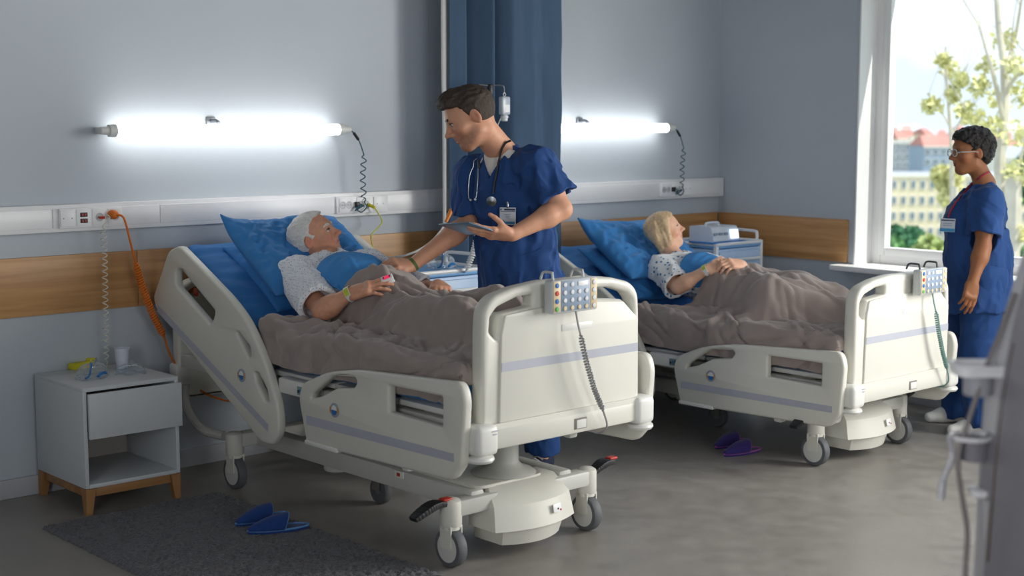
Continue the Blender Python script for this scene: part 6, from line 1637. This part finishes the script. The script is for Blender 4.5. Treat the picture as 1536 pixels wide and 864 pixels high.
# monitor on the corner cabinet
mo = empty('monitor', (6.93, 5.76, 0.972), label='white bedside monitor with a small lit screen on the corner cabinet', cat='monitor')
M_mon = mat('monitor_case', S(206, 214, 224), 0.35, noise=0.02)
MB().prism(round_poly([(-0.10, 0.0), (0.10, 0.0), (0.10, 0.095), (-0.075, 0.095)], 0.015), 'yz', -0.15, 0.10).build('case', M_mon, mo)
MB().tube(bez([(-0.11, 0.0, 0.092), (-0.11, 0.0, 0.108), (-0.09, 0.0, 0.114), (-0.01, 0.0, 0.114), (0.01, 0, 0.108), (0.01, 0, 0.092)], 4), 0.008, 8).build('carry_handle', M_mon, mo)
MB().box((0.052, -0.096, 0.045), (0.075, 0.008, 0.058), 0.002, Matrix.Rotation(math.radians(-11), 3, 'X')).build('screen', mat('lit_screen', S(235, 242, 250), 0.3, emit=S(232, 240, 250), estr=0.9), mo)
for k in range(3): MB().box((-0.125+0.05*k, -0.093, 0.05), (0.034, 0.006, 0.016), 0.002, Matrix.Rotation(math.radians(-11), 3, 'X')).build('key', M_padblue, mo)
MB().box((-0.03, -0.02, -0.003), (0.30, 0.20, 0.008), 0.003).build('foot_mat', M_bluepl, mo)

# ---- what the male nurse wears and holds
C = MN['cast']
def on(px, py, off=0.004):
    p, n_ = C.at(px, py, off)
    return p
base = on(740, 292); st = empty('stethoscope', V3(base), label='stethoscope with black tubing around the neck of the male nurse', cat='stethoscope')
def run(pxs, off): 
    px_, ts = [], []
    for a in pxs:
        p = on(a[0], a[1], off)
        if p is not None: px_.append(a); ts.append(float((p-EYE)@FWD))
    # the tube bridges hollows: it stays as near as its nearest neighbour
    tm = [min(ts[max(0, i-1):i+2]) for i in range(len(ts))]
    return [V3(depth(a[0], a[1], t)-base) for a, t in zip(px_, tm)]
M_tubing = mat('black_tubing', S(22, 23, 27), 0.4, noise=0.03); M_steel = mat('stainless', S(196, 204, 210), 0.2, metal=0.9, noise=0.02)
hb = MN['h']; nbk = [V3(hb.P(x, y, z)-base) for x, y, z in ((-0.055, -0.055, -0.115), (0.0, -0.095, -0.115), (0.055, -0.055, -0.115))]
right = run([(766, 211), (759, 214), (754, 221), (751, 229), (749, 238), (747, 247), (746, 256), (744, 266), (742, 276), (740, 291)], 0.007)
left = run([(720, 226), (718, 240), (719, 252)], 0.006)
MB().tube(bez(right, 5), 0.0052, 8).build('tubing', M_tubing, st); MB().tube(bez(left, 5), 0.0052, 8).build('tubing', M_tubing, st)
p, n_ = C.at(738, 301, 0.008); n_ = nrm(n_); MB().lathe(p-base, [(0.0, -0.004), (0.023, -0.004), (0.025, 0.0), (0.023, 0.007), (0.010, 0.009), (0.0, 0.010)], 24, n_).build('chest_piece', M_steel, st)
for pxs in ([(716, 238), (711, 242), (710, 250), (705, 262), (703, 280), (703, 296), (706, 300)], [(717, 240), (717, 254), (716.5, 270), (715, 290), (713, 299)]):
    q = run(pxs, 0.006); MB().tube(bez(q, 5), 0.0028, 7).build('binaural', M_steel, st); MB().ball(q[-1], 0.006, 10, 8).build('ear_tip', M_white, st)
# badge
def badge(name, cst, cpx, wpx, hpx, nd, label, M_top):
    """card hanging flat against the chest at a pixel; nd is the way it faces"""
    c, _ = cst.at(cpx[0], cpx[1], 0.0); n_ = nrm(nd); c = c+n_*0.016; ex = nrm(np.cross(Z3, n_)); ey = np.cross(n_, ex); k = float((c-EYE)@FWD)/F_PX
    w = wpx*k/max(0.3, abs(ex@RGT)); hh = hpx*k
    r = empty(name, V3(c), label=label, cat='badge'); Rm = Matrix((ex, ey, n_)).transposed()
    def pl(nm, x, y, sx, sy, z, m_, t=0.0012): return MB().box(Rm @ Vector((x, y, z)), (sx, sy, t), 0.0, Rm).build(nm, m_, r)
    pl('card', 0, 0, w, hh, 0, M_top, 0.002)
    return r, pl, w, hh, Rm, n_, c, ex, ey
M_card = mat('badge_card', S(205, 212, 220), 0.3, noise=0.02); M_navy = mat('badge_navy', S(40, 56, 92), 0.4, noise=0.03); M_cyan = mat('badge_blue', S(64, 146, 196), 0.4, noise=0.03)
r, pl, w, hh, Rm, n_, c, ex, ey = badge('name_badge', C, (763.3, 324), 24, 26, dirv(-0.30, -0.95, 0.02), 'white and blue name badge clipped to the chest of the male nurse', M_card)
pl('heading_band', 0, hh*0.38, w*0.92, hh*0.10, 0.0014, M_navy); pl('heading_mark', -w*0.30, hh*0.38, w*0.16, hh*0.10, 0.002, M_card); 
pl('heading_rule', 0, hh*0.27, w*0.92, hh*0.03, 0.0014, M_navy); pl('footer_band', w*0.13, -hh*0.38, w*0.62, hh*0.13, 0.0014, M_cyan)
for k in range(3): pl('text_line', 0.0, hh*(0.10-0.10*k), w*(0.4-0.1*k), hh*0.025, 0.0014, M_padblue)
MB().lathe(Rm @ Vector((-w*0.30, -hh*0.34, 0.001)), [(hh*0.12, 0), (hh*0.12, 0.0012), (hh*0.07, 0.0012), (hh*0.07, 0.0008)], 20, n_).build('emblem', M_cyan, r)
MB().box(Rm @ Vector((0, hh*0.60, 0.002)), (0.010, 0.022, 0.004), 0.001, Rm).ball(Rm @ Vector((0, hh*0.78, 0.004)), 0.006, 10, 8).build('clip', M_steel, r)
# chest pocket edge and hip pocket seam on the scrub top are sewn strips
for k_, pxs in enumerate(([(778, 384), (790, 381), (802, 378), (812, 373)],)):
    q = [V3(on(a, b_, 0.0015)-np.array(MN['rl'])) for a, b_ in pxs]; MB().tube(bez(q, 4), 0.0022, 6).build('pocket_edge', M_scrub, MN['root'])
# tablet
wl = MN['wrL']; dt = float((wl-EYE)@FWD)
e1 = nrm(R2*0.147-F2*0.19+Z3*0.023); e2 = nrm(R2*0.07+F2*0.148-Z3*0.055); e2 = nrm(e2-e1*(e1@e2)); n_ = np.cross(e1, e2); n_ = n_ if n_[2] > 0 else -n_
tc_ = depth(702, 342.5, dt-0.015); Rm = Matrix((e1, e2, np.cross(e1, e2))).transposed()
tb = empty('tablet', V3(tc_), label='slate grey tablet computer held by the male nurse', cat='tablet')
sgn = 1 if np.cross(e1, e2)[2] > 0 else -1
MB().box((0, 0, 0), (0.235, 0.165, 0.008), 0.004, Rm, seg=3).build('case', mat('tablet_back', S(96, 122, 142), 0.35, metal=0.2, noise=0.02), tb)
MB().box(Rm @ Vector((0, 0, sgn*0.0042)), (0.222, 0.152, 0.001), 0.0004, Rm).build('screen', mat('tablet_glass', S(20, 24, 30), 0.1, noise=0.02), tb)
# ---- female nurse: lanyard and badge
C2 = FN['cast']
r, pl, w, hh, Rm, n_, c, ex, ey = badge('name_badge', C2, (1423, 338), 18, 20, dirv(-0.62, -0.78, 0.12), 'white and blue name badge on a red lanyard of the female nurse', M_card)
pl('footer_band', 0, -hh*0.36, w*0.98, hh*0.24, 0.0014, M_cyan); pl('heading_band', 0, hh*0.36, w*0.9, hh*0.08, 0.0014, M_navy)
for k in range(2): pl('text_line', 0.0, hh*(0.12-0.14*k), w*0.6, hh*0.04, 0.0014, M_padblue)
pts = []
for a in [(1483, 258), (1476, 262), (1468, 268), (1458, 276), (1449, 285), (1440, 297), (1432, 308), (1426, 318), (1423, 326)]:
    q_ = C2.at(a[0], a[1], 0.004)[0]
    if q_ is not None: pts.append(V3(q_-c))
M_red2 = mat('red_lanyard', S(150, 34, 60), 0.6, noise=0.04)
MB().tube(bez(pts, 5), 0.0055, 6).build('lanyard', M_red2, r)
# ---- finger clip on the old man
tips = PA['tipsR']; t1_ = tips[0]; dv = nrm(tips[0]-tips[1]*0.5-JA['wrR']*0.5); dfg = nrm(tips[0]-JA['wrR']); up_ = JA['nR']
ux = np.cross(dfg, up_); ux = nrm(ux); uz = np.cross(ux, dfg); Rm = Matrix((ux, dfg, uz)).transposed()
ox_ = empty('pulse_oximeter', V3(t1_), label='white finger clip with a pink display on the finger of the old man', cat='oximeter')
for s in (-1, 1): MB().box(Rm @ Vector((0, -0.008, s*0.0095)), (0.030, 0.056, 0.013), 0.005, Rm, seg=3).build('shell', M_white, ox_)
MB().box(Rm @ Vector((0, -0.008, 0.0163)), (0.020, 0.034, 0.0016), 0.0005, Rm).build('display', mat('pink_display', S(230, 60, 100), 0.3, emit=S(235, 50, 95), estr=0.5), ox_)
for s in (-1, 1): MB().box(Rm @ Vector((0, -0.008+s*0.014, 0.0172)), (0.010, 0.006, 0.0012), 0.0, Rm).build('print', M_dark, ox_)

# ---- machine at the right edge, close to the viewer
MT = 3.0; mo_ = EYE+R2*1.0+F2*MT*1.0; mo_ = np.array((mo_[0], mo_[1], 0.0))
def mloc(px, py, t): return depth(px, py, t)
dm = empty('dialysis_machine', V3(mo_), label='tall grey medical machine with tray at the right edge', cat='machine')
def MP(px, py, t): p = mloc(px, py, t)-mo_; return (float(p@R2), float(p@F2), float(p[2]))
dm.rotation_euler = (0, 0, math.atan2(R2[1], R2[0]))
M_mach = mat('machine_grey', S(200, 199, 204), 0.38, noise=0.02); M_machd = mat('machine_dark', S(136, 134, 142), 0.35, noise=0.03); M_machw = mat('machine_white', S(246, 245, 248), 0.25, noise=0.01)
def edge_poly(pxs, t, right):
    q = [MP(a, b_, t) for a, b_ in pxs]; y = q[0][1]
    pl_ = [(p_[0], p_[2]) for p_ in q]; pl_.append((pl_[-1][0]+0.03, 1.56)); pl_.append((right, 1.56)); pl_.append((right, 0.07)); pl_.append((pl_[0][0]-0.01, 0.07))
    return pl_
side = [(1482, 864), (1484, 700), (1487, 610), (1494, 555), (1508, 490), (1530, 410), (1546, 350)]
MB().prism(edge_poly(side, 3.02, 0.44), 'xz', -0.09, 0.02).build('cabinet_body', M_mach, dm)
front = [(1500, 864), (1506, 700), (1513, 610), (1520, 555), (1530, 490), (1548, 410), (1560, 350)]
MB().prism(edge_poly(front, 2.90, 0.44), 'xz', -0.46, -0.09).build('front_panel', M_machd, dm)
pp = [MP(a, b_, 2.88) for a, b_ in [(1507, 864), (1514, 700), (1523, 600), (1534, 520)]]
MB().tube([(p_[0]-0.004, -0.115, p_[2]) for p_ in pp], 0.0022, 6).build('panel_seam', mat('brown_seam', S(96, 78, 62), 0.5, noise=0.03), dm)
MB().box((0.23, -0.22, 0.055), (0.52, 0.5, 0.07), 0.02).build('base', M_mach, dm)
for sx in (0.03, 0.43):
    for sy in (-0.42, -0.02): MB().lathe((sx-0.012, sy, 0.03), [(0, 0), (0.03, 0), (0.03, 0.024), (0, 0.024)], 20, (1, 0, 0)).build('caster', M_tyre, dm)
# tray with a cup below, on a bracket
a = MP(1466, 552, 3.02); ty = a[1]
mb = MB(); out = round_poly([(-0.052, -0.05), (0.062, -0.05), (0.062, 0.05), (-0.052, 0.05)], 0.03)
tr_ = MB().prism([(x+a[0], y+ty) for x, y in out], 'xy', a[2]-0.012, a[2]+0.004).build('tray', M_machw, dm)
MB().tube([(x*0.94+a[0], y*0.94+ty, a[2]+0.006) for x, y in out], 0.006, 8, True).build('tray_rim', M_machw, dm)
MB().lathe((a[0]+0.002, ty, a[2]-0.06), [(0.0, 0), (0.026, 0.001), (0.030, 0.005), (0.030, 0.05)], 24).build('tray_cup', mat('cup_grey', S(170, 170, 178), 0.3, noise=0.02), dm)
MB().box((a[0]+0.075, ty, a[2]-0.01), (0.06, 0.06, 0.03), 0.01).build('bracket', M_machw, dm)
# lower holder ring with a clear hose, ledge and catch
b_ = MP(1456, 655, 3.02)
MB().tube([(b_[0]+0.042*math.cos(t), b_[1]+0.042*math.sin(t), b_[2]) for t in np.linspace(0, 2*np.pi, 28)[:-1]], 0.005, 8, True).build('holder_ring', M_machw, dm)
MB().lathe((b_[0]+0.012, b_[1]+0.01, b_[2]-0.052), [(0.030, 0), (0.032, 0.002), (0.034, 0.048)], 24).build('holder_cup', M_machd, dm)
MB().box((b_[0]+0.062, b_[1], b_[2]-0.03), (0.05, 0.05, 0.05), 0.008).build('bracket', M_machd, dm)
c_ = MP(1466, 738, 3.02); MB().box((c_[0]+0.002, c_[1], c_[2]), (0.034, 0.05, 0.016), 0.005).build('ledge', M_machw, dm)
MB().prism([(c_[0]+0.012, c_[2]-0.012), (c_[0]+0.05, c_[2]-0.012), (c_[0]+0.05, b_[2]+0.03), (c_[0]+0.02, b_[2])], 'xz', c_[1]-0.03, c_[1]+0.03).build('bracket', M_machd, dm)
MB().tube(bez([MP(1424, 655, 3.0), MP(1428, 685, 3.0), MP(1415, 720, 3.0), MP(1411, 750, 3.0)], 6), [0.006]*13+[0.008]*6, 10).build('clear_hose', mat('hose_milky', S(200, 200, 208), 0.25, noise=0.02, trans=0.2), dm)
MB().tube(bez([MP(1522, 440, 3.0), MP(1500, 500, 3.0), MP(1480, 550, 3.0), MP(1450, 640, 3.0), MP(1437, 690, 3.0), MP(1444, 750, 3.0), MP(1451, 800, 3.0), MP(1448, 880, 3.0), MP(1452, 1100, 3.0)], 8), 0.0058, 8).build('tube', mat('machine_tube', S(132, 124, 122), 0.4, noise=0.03), dm)
# ================================================================== outside the window
GZ = -30.0
M_grass = mat('far_ground', S(150, 158, 140), 0.95, noise=0.15, nscale=0.2)
g = MB().box((710, 600, GZ-0.5), (1400, 2400, 1.0)).build('ground', M_grass); g['kind'] = 'structure'
def out(px, py, t): return depth(px, py, t)
M_beige = mat('beige_render', S(226, 214, 186), 0.85, noise=0.04, nscale=0.05); M_winglass = mat('far_glass', S(112, 128, 142), 0.2, noise=0.1, nscale=0.6); M_winframe = mat('far_frame', S(232, 228, 218), 0.6, noise=0.02)
M_redroof = mat('red_roof', S(190, 132, 122), 0.8, noise=0.1, nscale=0.05); M_greyroof = mat('grey_roof', S(168, 172, 178), 0.7, noise=0.08, nscale=0.05); M_bluegrey = mat('blue_grey_render', S(150, 166, 188), 0.8, noise=0.06, nscale=0.05); M_cream2 = mat('pale_render', S(232, 228, 220), 0.85, noise=0.04, nscale=0.05)  # red roof and other town colours lightened, haze is put into them
AX = RGT[:2]; ANG = math.atan2(RGT[1], RGT[0])
def building(px0, px1, pyt, t, label, wall, roof, rows, cols, deep=14.0, yaw=0.0, wh=None, roof_h=1.2, win_m=None):
    """a block whose front faces the viewer: left/right pixel, eaves pixel, distance"""
    a, b_ = out(px0, pyt, t), out(px1, pyt, t); W = np.linalg.norm(b_-a); H = a[2]-GZ; c = (a+b_)/2+F2*deep/2
    r = empty('apartment_building', (c[0], c[1], GZ), ANG+yaw, label, 'building')
    MB().box((0, 0, H/2), (W, deep, H)).build('wall', wall, r)
    if roof_h > 0.3:
        MB().add([(-W/2-0.3, -deep/2-0.3, H), (W/2+0.3, -deep/2-0.3, H), (W/2+0.3, deep/2+0.3, H), (-W/2-0.3, deep/2+0.3, H), (-W/2+1.5, -1.0, H+roof_h), (W/2-1.5, -1.0, H+roof_h), (W/2-1.5, 1.0, H+roof_h), (-W/2+1.5, 1.0, H+roof_h)],
                 [(0, 1, 5, 4), (1, 2, 6, 5), (2, 3, 7, 6), (3, 0, 4, 7), (4, 5, 6, 7), (3, 2, 1, 0)]).build('roof', roof, r)
    else: MB().box((0, 0, H+0.15), (W+0.5, deep+0.5, 0.3)).build('roof', roof, r)
    MB().box((0, -deep/2-0.12, H-0.35), (W+0.2, 0.5, 0.7)).build('cornice', M_winframe, r)
    if rows:
        ww, wh_ = (W/cols*0.42, 1.65) if wh is None else wh
        fm = MB().box((0, 0, 0), (ww+0.5, 0.3, wh_+0.5)).mesh('window_frame', 0); gm = MB().box((0, -0.06, 0), (ww, 0.3, wh_)).mesh('pane', 0)
        fm.materials.append(M_winframe); gm.materials.append(win_m or M_winglass)
        for i in range(rows):
            for j in range(cols):
                z = H-2.6-i*(4.2 if t > 200 else 3.1); x = -W/2+W*(j+0.5)/cols
                f = bpy.data.objects.new('window', fm); COL.objects.link(f); f.parent = r; f.location = (x, -deep/2-0.03, z)
                p_ = bpy.data.objects.new('pane', gm); COL.objects.link(p_); p_.parent = f
    return r
building(1250, 1760, 262, 380, 'long beige apartment block with rows of small windows below the skyline', M_beige, M_greyroof, 4, 36, 16, 0.0, (1.05, 1.9), 0.5)
building(1386, 1530, 219, 620, 'blue-grey block with a red roof behind the beige apartment block', M_bluegrey, M_redroof, 2, 12, 24, 0.0, (1.8, 2.2), 4.5)
building(1330, 1374, 213, 700, 'narrow slate grey tower at the left of the window view', mat('slate_render', S(140, 148, 160), 0.8, noise=0.05, nscale=0.05), M_greyroof, 3, 4, 20, 0.1, (1.6, 2.2), 0.2)
building(1500, 1640, 236, 520, 'pale low house right of the birch trunk', M_cream2, M_greyroof, 1, 8, 20, -0.1, (1.5, 2.0), 4.0)
rnd = random.Random(5)
for k in range(16):
    px = 1290+k*24+rnd.uniform(-6, 6); w_ = rnd.uniform(13, 21); t = rnd.uniform(800, 1150)
    building(px, px+w_, 210-rnd.uniform(0, 9), t, ['pale far house on the skyline, number %s from the left' % n_ for n_ in ('first second third fourth fifth sixth seventh eighth ninth tenth eleventh twelfth thirteenth fourteenth fifteenth sixteenth').split()][k].replace('number ', ''),
             rnd.choice([M_cream2, M_beige, M_bluegrey]), rnd.choice([M_redroof, M_redroof, M_greyroof]), 0, 0, 24, rnd.uniform(-0.3, 0.3), None, rnd.uniform(3.0, 7.0))
# leaves
def leaf_cloud(name, centres, radii, count, size, material, parent, seed):
    rs = np.random.RandomState(seed); V = []; 
    k = rs.randint(0, len(centres), count); d = rs.normal(size=(count, 3)); d /= np.linalg.norm(d, axis=1)[:, None]
    p = np.array(centres)[k]+d*np.array(radii)[k][:, None]*(rs.rand(count)**0.4)[:, None]
    u = rs.normal(size=(count, 3)); u /= np.linalg.norm(u, axis=1)[:, None]; v = np.cross(u, rs.normal(size=(count, 3))); v /= np.linalg.norm(v, axis=1)[:, None]
    s = size*(0.6+0.8*rs.rand(count))[:, None]
    q = np.stack([p-u*s, p+v*s*0.55, p+u*s, p-v*s*0.55], 1).reshape(-1, 3); n = np.arange(count)*4
    me = bpy.data.meshes.new(name); me.vertices.add(len(q)); me.vertices.foreach_set('co', q.astype(np.float32).ravel())
    idx = (n[:, None]+np.arange(4)[None]).astype(np.int32); me.loops.add(idx.size); me.loops.foreach_set('vertex_index', idx.ravel()); me.polygons.add(count); me.polygons.foreach_set('loop_start', np.arange(0, count*4, 4, dtype=np.int32)); me.update(calc_edges=True)
    o = link(name, me, material, parent); o['kind'] = 'stuff'; return o
M_bark = mat('pale_bark', S(196, 190, 172), 0.85, noise=0.2, nscale=3); M_yleaf = mat('yellow_leaf', S(214, 212, 150), 0.7, noise=0.15, nscale=2); M_gleaf = mat('green_leaf', S(96, 140, 84), 0.75, noise=0.25, nscale=1.5); M_gleaf2 = mat('deep_green_leaf', S(72, 122, 84), 0.75, noise=0.25, nscale=1.5)
def tree(path, r0, branches, t, label, leaf_n, leaf_s, seed, spots):
    b0 = out(path[0][0], path[0][1], t); r = empty('birch_tree', (b0[0], b0[1], GZ), 0, label, 'tree', 'thin birches outside the window'); o = np.array((b0[0], b0[1], GZ))
    P_ = [np.array((0, 0, 0.0))]+[out(x, y, t)-o for x, y in path]
    P_[0] = P_[1]*np.array((1, 1, 0))
    pts = bez(P_, 6); n = len(pts); MB().tube([V3(p) for p in pts], [r0*(1-0.75*i/n) for i in range(n)], 8).build('trunk', M_bark, r)
    rs = random.Random(seed)
    for br in branches:
        q = [V3(out(x, y, t+rs.uniform(-0.5, 0.5)*(i > 0))-o) for i, (x, y) in enumerate(br)]; pt = bez(q, 5); m_ = len(pt)
        bo = MB().tube(pt, [r0*0.34*(1-0.7*i/m_) for i in range(m_)], 6).build('branch', M_bark, r)
        for k in range(3):
            a = np.array(pt[rs.randrange(m_//3, m_)]); e_ = a+np.array((rs.uniform(-0.5, 0.5), rs.uniform(-0.5, 0.5), rs.uniform(0.1, 0.8)))*t/16
            MB().tube([V3(a), V3((a+e_)/2+np.array((0.03, 0.03, 0.05))), V3(e_)], [r0*0.10, r0*0.07, r0*0.04], 5).build('twig', M_bark, bo)
    cs = [out(x, y, t+rs.uniform(-0.8, 0.8))-o for x, y, _ in spots]; rad = [q_*t/F_PX for _, _, q_ in spots]
    leaf_cloud('leaves', cs, rad, leaf_n, leaf_s, M_yleaf, r, seed)
tree([(1512, 560), (1508, 400), (1503, 300), (1500, 240), (1507, 170), (1506, 100), (1498, 40), (1492, -60)], 0.11,
     [[(1503, 300), (1525, 255), (1545, 190)], [(1505, 180), (1492, 120), (1478, 70), (1465, 30)], [(1506, 110), (1522, 60), (1532, 0)], [(1500, 240), (1480, 205), (1455, 185)], [(1506, 140), (1528, 110), (1550, 90)], [(1508, 420), (1526, 380), (1545, 330)]],
     18.0, 'pale birch with a few yellow leaves right of the female nurse', 900, 0.05, 3,
     [(1500, 150, 22), (1470, 130, 16), (1520, 100, 20), (1505, 60, 20), (1535, 140, 22), (1460, 175, 18), (1530, 260, 24), (1525, 200, 20), (1480, 100, 16), (1528, 350, 18), (1515, 300, 16), (1490, 190, 18)])
tree([(1424, 560), (1426, 400), (1428, 300), (1427, 215), (1424, 170), (1420, 120), (1418, 70)], 0.05,
     [[(1425, 190), (1408, 160), (1390, 140)], [(1423, 160), (1440, 125), (1452, 95)], [(1420, 120), (1408, 95), (1402, 75)], [(1426, 205), (1445, 175), (1458, 160)]],
     19.0, 'slim birch with sparse yellow leaves left of the female nurse', 480, 0.05, 8,
     [(1400, 155, 16), (1425, 105, 16), (1440, 120, 14), (1415, 90, 12), (1445, 165, 14), (1392, 160, 12), (1430, 140, 14)])
def bush(px, py, t, rpx, label, n, m_, seed, size):
    c = out(px, py, t); rr = rpx*t/F_PX; r = empty('leafy_tree', (c[0], c[1], GZ), 0, label, 'tree', 'green trees below the window'); rs = random.Random(seed)
    MB().cyl((0, 0, 0), (0, 0, c[2]-GZ), 0.22, 0.10, 8).build('trunk', M_bark, r)
    cs = [np.array((rs.uniform(-0.8, 0.8)*rr, rs.uniform(-0.8, 0.8)*rr, c[2]-GZ+rs.uniform(-1.0, 0.6)*rr)) for _ in range(9)]+[np.array((0, 0, c[2]-GZ-rr*(0.8+k)))for k in range(2)]
    leaf_cloud('foliage', cs, [rr*rs.uniform(0.45, 0.7) for _ in cs], n, size, m_, r, seed)
bush(1372, 372, 34, 30, 'deep green leafy tree at the lower left of the window', 5200, M_gleaf2, 11, 0.11)
bush(1412, 378, 30, 30, 'pale green leafy tree just left of the female nurse', 4200, mat('pale_green_leaf', S(176, 190, 122), 0.7, noise=0.2, nscale=1.5), 12, 0.10)
bush(1340, 380, 28, 26, 'green leafy tree hidden partly by the window frame', 3000, M_gleaf, 13, 0.10)
bush(1528, 405, 32, 36, 'bright green leafy tree behind the birch trunk', 5200, M_gleaf, 14, 0.11)
bush(1460, 395, 36, 34, 'deep green leafy tree hidden mostly behind the female nurse', 3600, M_gleaf2, 15, 0.12)
bush(1530, 250, 120, 24, 'round green tree rising over the beige block at the right', 5000, M_gleaf2, 16, 0.35)
bush(1420, 268, 50, 17, 'yellow-green tree top before the beige block left of the nurse', 1500, M_yleaf, 17, 0.14)
